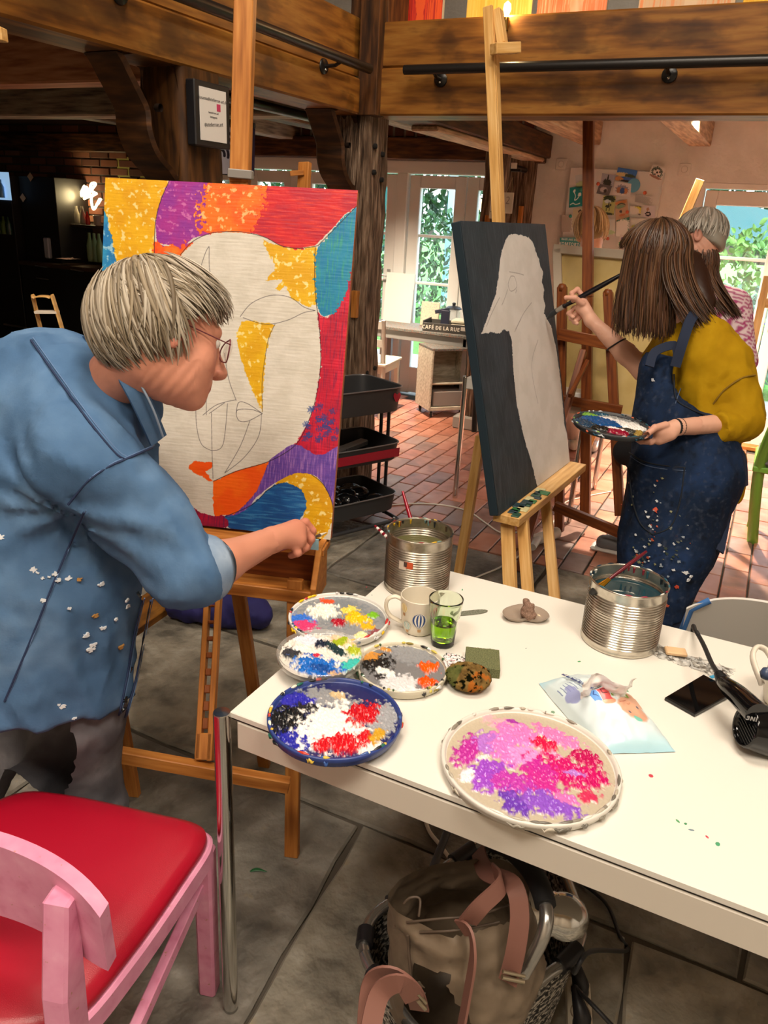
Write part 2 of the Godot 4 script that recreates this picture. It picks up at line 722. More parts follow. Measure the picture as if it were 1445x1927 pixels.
func downlight(at: Vector3, energy: float) -> void:
	var t := thing("downlight", "small round white downlight under the gallery boards %s" % ["before the pin board", "before the garden doors", "before the right garden door", "added to brighten the dark kitchen corner"][taken.get("downlight", -1)+1], "lamp", at)
	var g := G.new()
	g.lathe([[0.045, 0.0], [0.05, 0.0], [0.05, 0.06], [0.0, 0.06]], 20, false, false)
	put("housing", g, plain("e8e4dc", 0.5), t)
	var g2 := G.new()
	g2.lathe([[0.0, 0.012], [0.045, 0.012]], 20, true, false)
	var m := fresh("ffffff", 0.5)
	m.emission_enabled = true
	m.emission = Color("ffecd2")
	m.emission_energy_multiplier = 4.0
	put("bulb", g2, m, t)
	var l := SpotLight3D.new()
	l.name = "light"
	l.light_color = Color("ffecd2")
	l.light_energy = energy
	l.spot_range = 12.0
	l.spot_attenuation = 2.0
	l.spot_angle = 62.0
	l.light_size = 0.045
	l.shadow_enabled = true
	l.rotation.x = -PI / 2
	l.position.y = -0.01
	t.add_child(l)
# ------------------------------------------------------------------ the room
func wallbox(called: String, lo: Vector3, hi: Vector3, m: Material, parent: Node = null) -> MeshInstance3D:
	var g := G.new()
	g.box(hi - lo, (hi + lo) * 0.5)
	return struct(called, g, m, parent)

func build_shell() -> void:
	var w: Material = mats.wall
	var dark := plain("3a281a", 0.8)
	# garden wall, with openings for two sets of glazed doors
	var g := G.new()
	for r in [[-5.4, -1.93, 1.965, 4.9], [-1.93, -0.66, 0, 4.9], [-0.66, 1.2, 1.87, 4.9], [1.2, 4.6, 0, 4.9]]:
		g.box(Vector3(r[1] - r[0], r[3] - r[2], 0.22), Vector3((r[0] + r[1]) * 0.5, (r[2] + r[3]) * 0.5, BACK - 0.11))
	struct("wall_back", g, w)
	wallbox("wall_kitchen", Vector3(-10.2, 0, BACK - 0.22), Vector3(-5.4, 4.9, BACK), plain("6b5344", 0.9))
	wallbox("wall_left", Vector3(-10.2, 0, BACK), Vector3(-10.0, 4.9, 3.7), plain("8a7158", 0.85))
	wallbox("wall_right", Vector3(4.4, 0, BACK), Vector3(4.6, 4.9, 3.7), w)
	wallbox("wall_front", Vector3(-10.2, 0, 3.5), Vector3(4.6, 4.9, 3.7), plain("cbbfae", 0.85))
	wallbox("ceiling", Vector3(-10.2, 4.8, BACK - 0.2), Vector3(4.6, 5.0, 3.7), plain("b9a88e", 0.85))
	# gallery boards round the tall middle bay
	var gb := wood("galleryboard", [0.0, "4a3220", 0.5, "6d4b30", 1.0, "80593a"], 0.65, 60, Vector3(0.6, 4, 4))
	wallbox("ceiling_gallery_back", Vector3(-2.1, GALLERY - 0.12, BACK), Vector3(4.4, GALLERY - 0.04, -3.95), plain("d9d2c6", 0.8))
	var gl := wallbox("ceiling_gallery_left", Vector3(-10.0, GALLERY - 0.12, BACK), Vector3(-2.2, GALLERY - 0.04, 3.5), gb)
	for k in 9:
		bar("joist", Vector3(-9.9, 2.24, -5.9 + k * 0.33), Vector3(-2.25, 2.24, -5.9 + k * 0.33), 0.1, 0.12, mats.darkbeam, gl) if k % 3 == 1 else null
	# brick courses over the kitchen
	var bricks := struct("wall_kitchen_bricks", boxmesh(Vector3(4.4, 0.95, 0.02), 0.0), plain("4b3f35", 0.9))
	bricks.position = Vector3(-7.8, 1.75, BACK + 0.012)
	var bm := []
	for k in 4:
		bm.append(boxmesh(Vector3(0.235 - 0.008 * (k % 2), 0.062, 0.02), 0.004))
	var bmat := [plain("6d3f2a", 0.9), plain("7a4930", 0.9), plain("5b3626", 0.9), plain("84543b", 0.9)]
	for r in 12:
		for k in 18:
			var x := -2.1 + k * 0.25 + (0.125 if r % 2 else 0.0)
			if x > 2.1 or (r < 7 and x > -1.4 and x < 1.5 and false):
				continue
			var o := put("brick", bm[(k * 3 + r) % 4], bmat[(k * 7 + r * 5) % 4], bricks)
			o.position = Vector3(x, -0.42 + r * 0.077, 0.012)
	# upright bricks over the garden doors
	var sold := struct("wall_back_bricks", boxmesh(Vector3(3.5, 0.17, 0.02), 0.0), plain("b5aa9b", 0.9))
	sold.position = Vector3(-3.66, 2.215, BACK + 0.012)
	var sm := boxmesh(Vector3(0.078, 0.15, 0.02), 0.004)
	for k in 35:
		var o := put("brick", sm, plain(["7b4a39", "8a5542", "6d4236"][k % 3], 0.9), sold)
		o.position = Vector3(-1.7 + k * 0.1, 0.0, 0.012)

func boxmesh(s: Vector3, b := 0.003) -> ArrayMesh:
	var g := G.new()
	g.box(s, Vector3.ZERO, b)
	return g.done()

func build_floor() -> void:
	wallbox("floor", Vector3(-10.2, -0.25, BACK - 0.2), Vector3(4.6, -0.012, 3.7), plain("544d44", 0.9))
	var floor_node := get_node("floor")
	# slate slabs: rows along X, joints read off the place
	var rows := [
		[-3.42, -2.78, [-4.6, -3.5, -2.3, -1.61, -0.72, 0.5, 1.6, 2.8, 4.4]],
		[-2.78, -2.13, [-4.6, -3.7, -2.6, -1.9, -0.9, 0.1, 1.2, 2.4, 4.4]],
		[-2.13, -1.487, [-4.6, -3.3, -2.2, -1.0, 0.245, 1.3, 2.6, 4.4]],
		[-1.487, -0.62, [-4.6, -3.6, -2.7, -1.62, -0.70, 0.02, 0.9, 2.0, 3.1, 4.4]],
		[-0.62, 0.2, [-4.6, -3.1, -2.0, -1.1, -0.3, 0.6, 1.8, 3.0, 4.4]],
		[0.2, 1.1, [-4.6, -2.6, -1.2, 0.2, 1.4, 3.0, 4.4]],
		[1.1, 3.5, [-4.6, -2.2, 0.0, 2.0, 4.4]]]
	var r := RandomNumberGenerator.new()
	r.seed = 5
	for row in rows:
		for k in row[2].size() - 1:
			var sk0 := 0.0
			var sk1 := 0.0
			if is_equal_approx(row[0], -1.487):
				sk0 = 0.05 if k == 4 or k == 5 else 0.0
				sk1 = 0.05 if k == 3 or k == 4 else 0.0
			var g := G.new()
			var a: float = row[2][k] + 0.006
			var b: float = row[2][k + 1] - 0.006
			var z0: float = row[0] + 0.006
			var z1: float = row[1] - 0.006
			# outline with slightly hewn edges
			var poly := PackedVector2Array()
			var jit := 0.006
			for e in [[a - sk0 * 0.4, z0, b - sk1 * 0.4, z0], [b - sk1 * 0.4, z0, b + sk1, z1], [b + sk1, z1, a + sk0, z1], [a + sk0, z1, a - sk0 * 0.4, z0]]:
				for s in 6:
					var u := s / 6.0
					poly.append(Vector2(lerpf(e[0], e[2], u) + r.randf_range(-jit, jit), -lerpf(e[1], e[3], u) + r.randf_range(-jit, jit)))
			g.xf = Transform3D(Basis(Vector3.RIGHT, -PI / 2), Vector3(0, -0.02, 0))
			g.prism(poly, 0.036 + r.randf_range(0.0, 0.006), 0.006)
			put("slate_slab", g, mats.slate[r.randi() % 5], floor_node)
	# red quarry tiles up to the garden wall, running bond along Z
	var pitch := 0.119
	var len_ := 0.235
	var variants := []
	for k in 3:
		variants.append(boxmesh(Vector3(pitch - 0.008, 0.02, len_ - 0.008), 0.003))
	var cand := []
	for cx in range(-38, 38):
		var x := 0.1 + cx * pitch
		var off := 0.115 if posmod(cx, 2) else 0.0
		for cz in 14:
			var z := -3.42 - 0.118 - off - cz * len_
			if off > 0.0 and cz == 0:
				cand.append([Vector3(x, -0.01, -3.42 - 0.056), true, cx, 99])
			if z - 0.1 < BACK:
				continue
			cand.append([Vector3(x, -0.01, z), false, cx, cz])
	# the 300 nearest in view are pieces of their own, the rest one joined part
	var eye := Vector3(0, 1.56, 0)
	cand.sort_custom(func(p, q): return tilekey(p[0]) < tilekey(q[0]))
	var rest := [G.new(), G.new(), G.new()]
	var half := boxmesh(Vector3(pitch - 0.008, 0.02, 0.106), 0.003)
	for k in cand.size():
		var c: Array = cand[k]
		var h := absi(hash([c[2], c[3], 7]))
		var p: Vector3 = c[0]
		var greyish := p.z > -4.3 + 0.25 * sin(p.x * 3.0) and p.x < -0.2
		var mi := h % 7
		if greyish and h % 5 < 3:
			mi = 5 if h % 2 else 4
		elif mi == 5 and not greyish:
			mi = 1
		if k < 300:
			var o := put("floor_tile", half if c[1] else variants[h % 3], mats.tiles[mi], floor_node)
			o.position = p + Vector3(0, (h % 11) * 0.0002, 0)
		else:
			var g: G = rest[mi % 3]
			g.box(Vector3(pitch - 0.008, 0.02, 0.106 if c[1] else len_ - 0.008), p)
	for k in 3:
		var o := put("floor_tiles_beyond", rest[k], mats.tiles[[0, 1, 6][k]], floor_node)
		o.set_meta("kind", "stuff")
	# wooden sill at the left edge of the slate
	var s := bar("trim_1", Vector3(-2.05, 0.012, -2.6), Vector3(-1.96, 0.012, -1.3), 0.16, 0.03, mats.beam)
	s.set_meta("kind", "structure")

func tilekey(p: Vector3) -> float:
	var d := p - Vector3(0, 1.56, 0)
	var out := 0.0
	if p.x < -3.0 or p.x > 0.75:
		out = 50.0
	return d.length() + out

# ------------------------------------------------------------------ timber frame
func timber(called: String, a: Vector3, b: Vector3, w: float, h: float, m: Material, parent: Node3D = null, up := Vector3.UP) -> MeshInstance3D:
	var o := bar(called, a, b, w, h, m, parent, up, 0.008)
	if parent == null:
		o.set_meta("kind", "structure")
	return o

# a hewn post: ragged outline that wanders along its height
func hewn(called: String, x0: float, x1: float, z0: float, z1: float, h: float, m: Material, amp := 0.012, parent: Node = null) -> MeshInstance3D:
	var g := G.new()
	var n := noise(2.2, 3, FastNoiseLite.TYPE_SIMPLEX_SMOOTH, 17)
	var rings := []
	var cx := (x0 + x1) * 0.5
	var cz := (z0 + z1) * 0.5
	for j in 41:
		var y := h * j / 40.0
		var ring := []
		for e in 28:
			var q := e / 7
			var u := (e % 7) / 7.0
			var c := [[x1, z0], [x1, z1], [x0, z1], [x0, z0]]
			var p := Vector3(lerpf(c[q][0], c[(q + 1) % 4][0], u), y, lerpf(c[q][1], c[(q + 1) % 4][1], u))
			var o := Vector3(p.x - cx, 0, p.z - cz)
			p += o.normalized() * (n.get_noise_3d(p.x * 9.0, y * 1.3, p.z * 9.0) * amp - (0.01 if u == 0.0 else 0.0))
			ring.append(p)
		rings.append(ring)
	g.loft(rings)
	var me := put(called, g, m, parent)
	me.set_meta("kind", "structure")
	return me

func build_timber() -> void:
	# right-hand beam, two timbers on top of each other
	timber("beam_right_lower", Vector3(-1.95, 2.095, -3.85), Vector3(4.4, 2.095, -3.85), 0.2, 0.205, mats.beam)
	timber("beam_right_upper", Vector3(-1.95, 2.295, -3.86), Vector3(4.4, 2.295, -3.86), 0.2, 0.19, mats.beam)
	# left-hand beam
	timber("beam_left_lower", Vector3(-2.1, 2.07, -3.75), Vector3(-2.1, 2.07, 3.5), 0.2, 0.155, mats.beam)
	timber("beam_left_upper", Vector3(-2.12, 2.28, -3.75), Vector3(-2.12, 2.28, 3.5), 0.18, 0.255, mats.beam)
	# ties that run off to the left, wall plates
	timber("beam_tie_near", Vector3(-2.2, 2.09, -2.72), Vector3(-10.0, 2.09, -2.72), 0.14, 0.2, mats.pinkbeam)
	timber("beam_tie_far", Vector3(-2.2, 2.09, -3.8), Vector3(-10.0, 2.09, -3.8), 0.16, 0.2, mats.greybeam)
	timber("beam_plate_back", Vector3(-10.0, 2.045, -6.33), Vector3(-1.8, 2.045, -6.33), 0.14, 0.165, mats.darkbeam)
	timber("beam_girder", Vector3(-1.87, 2.08, -6.4), Vector3(-1.87, 2.08, -4.0), 0.2, 0.16, mats.darkbeam)
	timber("trim_2", Vector3(-1.87, 1.985, -6.3), Vector3(-1.87, 1.985, -4.2), 0.16, 0.03, mats.rafter)
	for k in [[-1.48, "rafter"], [-0.705, "rafter"], [0.1, "rafter"], [0.9, "rafter"], [-2.5, "greybeam"], [-3.3, "darkbeam"], [-4.1, "greybeam"], [-5.0, "darkbeam"]]:
		timber("beam_joist", Vector3(k[0], 2.18, -6.4), Vector3(k[0], 2.18, -3.9), 0.15, 0.16, mats[k[1]])
	# posts
	var p0 := hewn("post_corner", -2.17, -1.955, -3.955, -3.74, 1.995, mats.oldpost, 0.02)
	for k in [[-1.952, 1.86, -3.79], [-1.952, 1.83, -3.88], [-1.952, 1.74, -3.79], [-1.952, 1.71, -3.88], [-1.952, 0.72, -3.8], [-1.952, 0.73, -3.9], [-1.952, 0.6, -3.8], [-1.952, 0.61, -3.9]]:
		var g := G.new()   # old peg holes
		g.xf = Transform3D(Basis(Vector3.FORWARD, -PI / 2), Vector3(k[0], k[1], k[2]))
		g.lathe([[0.0, -0.01], [0.012, -0.01], [0.0135, 0.004], [0.006, 0.002], [0.0, -0.008]], 10, false, false)
		put("peg_hole", g, plain("0d0906", 0.9), p0)
	bar("post_corner_head", Vector3(-1.96, 1.99, -3.75), Vector3(-1.96, 2.6, -3.75), 0.1, 0.1, mats.darkbeam, null, Vector3.BACK).set_meta("kind", "structure")
	bar("post_upper", Vector3(-2.0, 2.38, -3.88), Vector3(-2.0, 4.8, -3.88), 0.2, 0.22, mats.darkbeam, null, Vector3.BACK).set_meta("kind", "structure")
	var blk := bar("wood_block", Vector3(-2.0, 1.02, -3.735), Vector3(-2.0, 1.16, -3.735), 0.035, 0.04, mats.easel, p0, Vector3.BACK)
	hewn("post_left", -2.2, -2.0, -2.63, -2.4, 1.995, mats.postdark, 0.008)
	var p3 := hewn("post_middle", -2.02, -1.87, -5.76, -5.6, 2.0, mats.oldpost, 0.015)
	bar("wood_block", Vector3(-1.95, 1.42, -5.6), Vector3(-1.95, 1.57, -5.6), 0.03, 0.07, mats.easel, p3, Vector3.BACK)
	var ft := G.new()
	ft.xf.origin = Vector3(-1.945, 0, -5.68)
	ft.box(Vector3(0.26, 0.1, 0.26), Vector3(0, 0.05, 0), 0.01)
	put("plinth", ft, plain("a8a095", 0.8), p3)
	var p2 := hewn("post_wall", -2.04, -1.86, -6.4, -6.22, 2.0, mats.oldpost, 0.01)
	bar("wood_block", Vector3(-1.9, 1.5, -6.22), Vector3(-1.9, 1.65, -6.22), 0.03, 0.08, mats.easel, p2, Vector3.BACK)
	# curved knee braces under the left beam, on the near side of the two posts
	for k in 2:
		var z0: float = [-2.4, -3.74][k]
		var s: float = [1.0, 0.96][k]
		var side := smooth2(pv([0.0, 0.0, 0.255, 0.0, 0.25, -0.03, 0.19, -0.11, 0.155, -0.16, 0.15, -0.22, 0.115, -0.29, 0.05, -0.34, 0.0, -0.35]), 3)
		var g := G.new()
		# drawn in the ZY plane: x of the outline runs towards +Z
		g.xf = Transform3D(Basis(Vector3(0, 0, s), Vector3(0, s, 0), Vector3(-s, 0, 0)), Vector3(-2.1, 1.995, z0))
		g.prism(side, 0.16 / s, 0.012)
		var o := struct("brace", g, mats.darkbeam)
		var pg := G.new()
		pg.xf = Transform3D(Basis(Vector3.FORWARD, -PI / 2), Vector3(-2.012, 1.85, z0 + 0.1))
		pg.lathe([[0.013, 0.0], [0.013, 0.02], [0.008, 0.026], [0.0, 0.028]], 10, false, false)
		put("peg", pg, plain("1d1109", 0.5), o)
	# black pipe rails
	rail("rail_right", Vector3(-1.75, 2.172, -3.665), Vector3(4.3, 2.172, -3.665), [-1.6, -0.58, 0.5, 1.6], Vector3(0, 0, -0.085))
	rail("rail_left", Vector3(-1.91, 2.172, 0.6), Vector3(-1.91, 2.172, -3.62), [-3.35, -2.12, -1.0], Vector3(-0.09, 0, 0))
	rail("rail_clothes", Vector3(-2.25, 1.975, -2.62), Vector3(-2.25, 1.975, -3.78), [], Vector3.ZERO)
	rail("rail_far", Vector3(-1.98, 1.93, -5.7), Vector3(-1.9, 1.9, -6.3), [], Vector3.ZERO)

func rail(called: String, a: Vector3, b: Vector3, brackets: Array, back: Vector3) -> void:
	var g := G.new()
	g.tube([a, b], 0.021, 14)
	var o := struct(called, g, mats.rail)
	for k in brackets:
		var p := a
		if absf(a.x - b.x) > absf(a.z - b.z):
			p.x = k
		else:
			p.z = k
		var g2 := G.new()
		g2.tube([p + Vector3(0, -0.015, 0), p + Vector3(0, -0.028, 0) + back * 0.3, p + back + Vector3(0, -0.03, 0)], 0.008, 8)
		g2.xf = Transform3D(Basis(back.normalized().cross(Vector3.UP).normalized(), back.normalized(), Vector3.UP), p + back * 0.98 + Vector3(0, -0.03, 0))
		g2.lathe([[0.0, -0.012], [0.03, -0.01], [0.032, 0.0]], 16, false, false)
		put("bracket", g2, mats.rail, o)
		var g3 := G.new()
		g3.xf = Transform3D(g2.xf.basis, p + back * 0.82 + Vector3(0, -0.043, 0))
		g3.lathe([[0.0, -0.004], [0.005, -0.002], [0.006, 0.002]], 8, false, false)
		put("screw", g3, mats.chrome, o)

# ------------------------------------------------------------------ glazed doors
func leaf(called: String, x0: float, x1: float, ytop: float, bars: Array, handle := 0, st := 0.1, ybot := 0.25) -> void:
	var m: Material = mats.white
	var z := BACK - 0.06
	var o := struct(called, boxmesh(Vector3(x1 - x0 - 0.006, ybot - 0.02, 0.05), 0.004), m)
	o.position = Vector3((x0 + x1) * 0.5, ybot * 0.5 + 0.01, z)
	var yt := ytop - ybot * 0.5 - 0.01
	for s in [-1, 1]:
		var g := G.new()
		g.box(Vector3(st, ytop - 0.02, 0.056), Vector3(s * ((x1 - x0) * 0.5 - st * 0.5 - 0.003), ytop * 0.5 - ybot * 0.5 - 0.01, 0), 0.006)
		put("stile", g, m, o)
	var gt := G.new()
	gt.box(Vector3(x1 - x0 - 2 * st, 0.1, 0.054), Vector3(0, yt - 0.06, 0), 0.005)
	put("top_rail", gt, m, o)
	for b in bars:
		var g := G.new()
		g.box(Vector3(x1 - x0 - 2 * st, 0.024, 0.03), Vector3(0, b - ybot * 0.5 - 0.01, 0.004), 0.004)
		put("glazing_bar", g, m, o)
	var gp := G.new()
	gp.box(Vector3(x1 - x0 - 2 * st + 0.01, ytop - 0.1 - ybot, 0.006), Vector3(0, (ytop - 0.1 + ybot) * 0.5 - ybot * 0.5 - 0.01, -0.008))
	put("pane", gp, clear(Color("eaf6f4"), 0.04), o)
	if handle != 0:
		var g := G.new()
		var hx := handle * ((x1 - x0) * 0.5 - 0.045)
		g.box(Vector3(0.035, 0.21, 0.01), Vector3(hx, 0.97 - ybot * 0.5, 0.034), 0.004)
		g.tube([Vector3(hx, 1.02 - ybot * 0.5, 0.036), Vector3(hx, 1.02 - ybot * 0.5, 0.075), Vector3(hx - handle * 0.12, 1.02 - ybot * 0.5, 0.08)], 0.009, 8)
		put("handle", g, plain("c9c7c2", 0.35, 0.6), o)

func build_doors() -> void:
	# white frame of the long glazed front
	var g := G.new()
	g.box(Vector3(3.5, 0.1, 0.14), Vector3(-3.66, 1.915, BACK - 0.07), 0.006)
	for x in [-1.96, -3.02, -4.08, -5.15, -5.38]:
		g.box(Vector3(0.1 if x > -5.3 else 0.06, 1.87, 0.14), Vector3(x, 0.935, BACK - 0.07), 0.006)
	struct("trim_3", g, mats.white)
	leaf("door_1", -2.965, -2.449, 1.865, [1.38, 0.99])
	leaf("door_2", -2.449, -2.0, 1.865, [1.38, 0.99], 0)
	leaf("door_3", -3.56, -3.075, 1.865, [1.38, 0.99], 1)
	leaf("door_4", -4.03, -3.56, 1.865, [1.38, 0.99])
	leaf("door_5", -4.62, -4.13, 1.865, [1.38, 0.99])
	leaf("door_6", -5.1, -4.62, 1.865, [1.38, 0.99])
	leaf("door_7", -0.61, -0.035, 1.83, [1.366], 0, 0.085)
	leaf("door_8", -0.035, 0.56, 1.83, [1.366], -1, 0.085)
	leaf("door_9", 0.56, 1.16, 1.83, [1.366], 0, 0.085)
	var g2 := G.new()
	g2.box(Vector3(1.86, 0.04, 0.12), Vector3(0.27, 1.85, BACK - 0.08), 0.006)
	for x in [-0.64, 1.18]:
		g2.box(Vector3(0.05, 1.84, 0.12), Vector3(x, 0.92, BACK - 0.08), 0.006)
	struct("trim_4", g2, mats.white)
	var g3 := G.new()
	g3.box(Vector3(1.86, 0.035, 0.24), Vector3(0.27, 0.012, BACK - 0.06), 0.006)
	struct("trim_5", g3, mats.easel)

# ------------------------------------------------------------------ the garden
func leafmesh(l: float, w: float) -> ArrayMesh:
	var g := G.new()
	g.grid(2, 3, func(u, q): return Vector3((u - 0.5) * w * sin(PI * clampf(q * 0.94 + 0.05, 0, 1)), q * l, -absf(u - 0.5) * w * 0.5 + 0.12 * l * q * q))
	return g.done()

# leaves scattered in and on a rounded box, as one object
func foliage(called: String, parent: Node, lo: Vector3, hi: Vector3, count: int, l: float, cols: Array, sd: int, shell := 0.55) -> MultiMeshInstance3D:
	var r := RandomNumberGenerator.new()
	r.seed = sd
	var mm := MultiMesh.new()
	mm.transform_format = MultiMesh.TRANSFORM_3D
	mm.use_colors = true
	mm.mesh = leafmesh(l, l * 0.6)
	mm.instance_count = count
	var c := (lo + hi) * 0.5
	var h := (hi - lo) * 0.5
	var n := noise(1.1, 3, FastNoiseLite.TYPE_SIMPLEX_SMOOTH, sd)
	for k in count:
		var d := Vector3(r.randfn(), r.randfn(), r.randfn()).normalized()
		var m := maxf(absf(d.x), maxf(absf(d.y), absf(d.z)))
		var q := d.lerp(d / m, 0.55) * lerpf(shell, 1.0, sqrt(r.randf()))
		var p := c + q * h
		p += d * n.get_noise_3dv(p * 1.5) * 0.35
		p.y = maxf(p.y, 0.02)
		var b := Basis.from_euler(Vector3(r.randf_range(-1.2, 1.2), r.randf() * TAU, r.randf_range(-0.9, 0.9))) * Basis.from_scale(Vector3.ONE * r.randf_range(0.6, 1.3))
		mm.set_instance_transform(k, Transform3D(b, p))
		var cc: Color = lin(cols[r.randi() % cols.size()])
		mm.set_instance_color(k, cc * r.randf_range(0.75, 1.2))
	var o := MultiMeshInstance3D.new()
	o.multimesh = mm
	var mt := fresh(Color.WHITE, 0.55)
	mt.vertex_color_use_as_albedo = true
	mt.backlight_enabled = true
	mt.backlight = Color(0.35, 0.4, 0.2)
	o.material_override = mt
	if parent == null:
		o.name = numbered(called)
		add_child(o, true)
	else:
		o.name = called
		parent.add_child(o, true)
	o.set_meta("kind", "stuff")
	return o

func build_garden() -> void:
	wallbox("ground_terrace", Vector3(-9, -0.3, -8.6), Vector3(6, -0.03, BACK - 0.22), tri(fresh(Color.WHITE, 0.8), ntex(0.02, [0.0, "9ea19c", 0.5, "b9bbb5", 1.0, "cfd0ca"], 70, 4), Vector3.ONE, true))
	wallbox("ground_lawn", Vector3(-30, -0.3, -45), Vector3(30, -0.03, -8.6), tri(fresh(Color.WHITE, 0.9), ntex(0.03, [0.0, "3f7a22", 0.5, "5aa431", 1.0, "74bf48"], 71, 5), Vector3.ONE, true))
	# flowering hedge before the left doors
	var h := thing("flowering_hedge", "wide green hedge sprinkled with white blossom seen through the tall glazed doors", "hedge", Vector3(-5.5, 0, -11.5))
	foliage("foliage", h, Vector3(-5, 0, -0.9), Vector3(4.4, 1.5, 0.9), 7000, 0.1, ["2e5128", "3f6a35", "517d40", "2a4a26"], 71, 0.6)
	foliage("blossom", h, Vector3(-5, 0.2, -0.95), Vector3(4.4, 1.45, 1.0), 2600, 0.06, ["f2f4ee", "e8eee6", "dfe9df"], 72, 0.85)
	var h2 := thing("clipped_hedge", "bright green leafy hedge outside the right garden door below the dark tarpaulin", "hedge", Vector3(0.3, 0, -11.2))
	foliage("foliage", h2, Vector3(-2.6, 0, -0.8), Vector3(4.2, 1.55, 0.8), 5200, 0.11, ["5d8a34", "7aa645", "8fb956", "4a7430"], 73, 0.6)
	var h3 := thing("lavender_bed", "low grey-green shrub bed with blue flower tips close outside the right garden door", "shrub", Vector3(0.2, 0, -8.9))
	foliage("foliage", h3, Vector3(-1.1, 0, -0.5), Vector3(1.4, 1.0, 0.5), 2600, 0.09, ["6d9a80", "87b096", "5b8a70", "4f7d5c"], 74, 0.4)
	foliage("blossom", h3, Vector3(-0.9, 0.15, 0.1), Vector3(1.3, 0.75, 0.6), 160, 0.05, ["5a6fd0", "7a8ce0"], 75, 0.6)
	# trees behind
	for k in 5:
		var x: float = [-11.5, -7.6, -3.6, 0.6, 4.2][k]
		var t := thing("garden_tree", ["dark green tree at the far left of the garden, glimpsed over the painting", "dark green tree behind the blossom hedge, left of the light blue post", "dark green tree behind the blossom hedge, right of the light blue post", "dark green tree filling the top of the right garden door", "dark green tree beyond the right edge of the garden door"][k], "tree", Vector3(x, 0, -15.5 - (k % 2) * 1.2))
		var g := G.new()
		g.tube(curve([Vector3(0, -0.03, 0), Vector3(0.05, 1.4, 0), Vector3(-0.05, 3.0, 0.1), Vector3(0.1, 5.0, 0)], 4), [0.26, 0.25, 0.24, 0.23, 0.22, 0.21, 0.2, 0.19, 0.17, 0.14, 0.12, 0.1, 0.08], 10)
		put("trunk", g, plain("57493c", 0.9), t)
		foliage("crown", t, Vector3(-2.5, 0.9, -1.6), Vector3(2.5, 6.0, 1.6), 3000, 0.22, ["24442a", "2f5433", "1f3a26", "3b6239"], 80 + k, 0.5)
	# a slack dark green tarpaulin
	var g := G.new()
	g.grid(20, 8, func(u, w): return Vector3(-1.6 + u * 3.8, 2.25 - 0.75 * u - 0.5 * w - 0.15 * sin(u * 5.0), -13.2 + 0.9 * w + 0.08 * sin(u * 17.0)))
	single("tarpaulin", g, fresh("1f5a55", 0.5), "dark green tarpaulin sagging over frames outside the right garden door", "tarpaulin")
	var g4 := G.new()
	g4.grid(14, 8, func(u, w): return Vector3(-7.4 + u * 1.6, 0.9 + 1.5 * w * (1.0 - 0.3 * u), -12.9 + 0.06 * sin(u * 22.0)))
	single("parasol_cloth", g4, fresh("1f6a62", 0.5), "folded dark green parasol cloth outside beside the old corner post", "parasol")
	var g5 := G.new()
	g5.box(Vector3(0.12, 3.2, 0.12), Vector3(-5.35, 1.6, -13.4), 0.01)
	single("pavilion_post", g5, plain("a9d0e6", 0.5), "light blue garden post standing behind the blossom hedge", "post")
	var lt := thing("garden_lantern", "small warm lit lantern hanging in the tree behind the glazed door", "lantern", Vector3(-4.75, 1.75, -13.0))
	var g6 := G.new()
	g6.lathe([[0.03, -0.1], [0.08, -0.08], [0.09, 0.06], [0.03, 0.1]], 12)
	var em := fresh("ffd9a0", 0.5)
	em.emission_enabled = true
	em.emission = Color("ffc070")
	em.emission_energy_multiplier = 2.0
	put("glass", g6, em, lt)
	var ol := OmniLight3D.new()
	ol.name = "light"
	ol.light_color = Color("ffc070")
	ol.light_energy = 0.4
	ol.omni_range = 20.0
	ol.omni_attenuation = 2.0
	ol.shadow_enabled = true
	lt.add_child(ol)
# ------------------------------------------------------------------ painted pictures
# fills a polygon (0..1) of an id map
func fill_id(id: PackedByteArray, w: int, h: int, poly: PackedVector2Array, k: int) -> void:
	var y0 := h
	var y1 := 0
	for p in poly:
		y0 = mini(y0, int(p.y * h))
		y1 = maxi(y1, int(p.y * h) + 1)
	var n := poly.size()
	for y in range(maxi(y0, 0), mini(y1, h)):
		var yy := (y + 0.5) / h
		var xs := []
		for j in n:
			var a := poly[j]
			var b := poly[(j + 1) % n]
			if (a.y > yy) != (b.y > yy):
				xs.append((a.x + (yy - a.y) / (b.y - a.y) * (b.x - a.x)) * w)
		xs.sort()
		for j in range(0, xs.size() - 1, 2):
			for x in range(clampi(int(xs[j]), 0, w), clampi(int(xs[j + 1]), 0, w)):
				id[y * w + x] = k

func bytes(n: FastNoiseLite, w: int, h: int) -> PackedByteArray:
	return n.get_image(w, h, false, false, true).get_data()

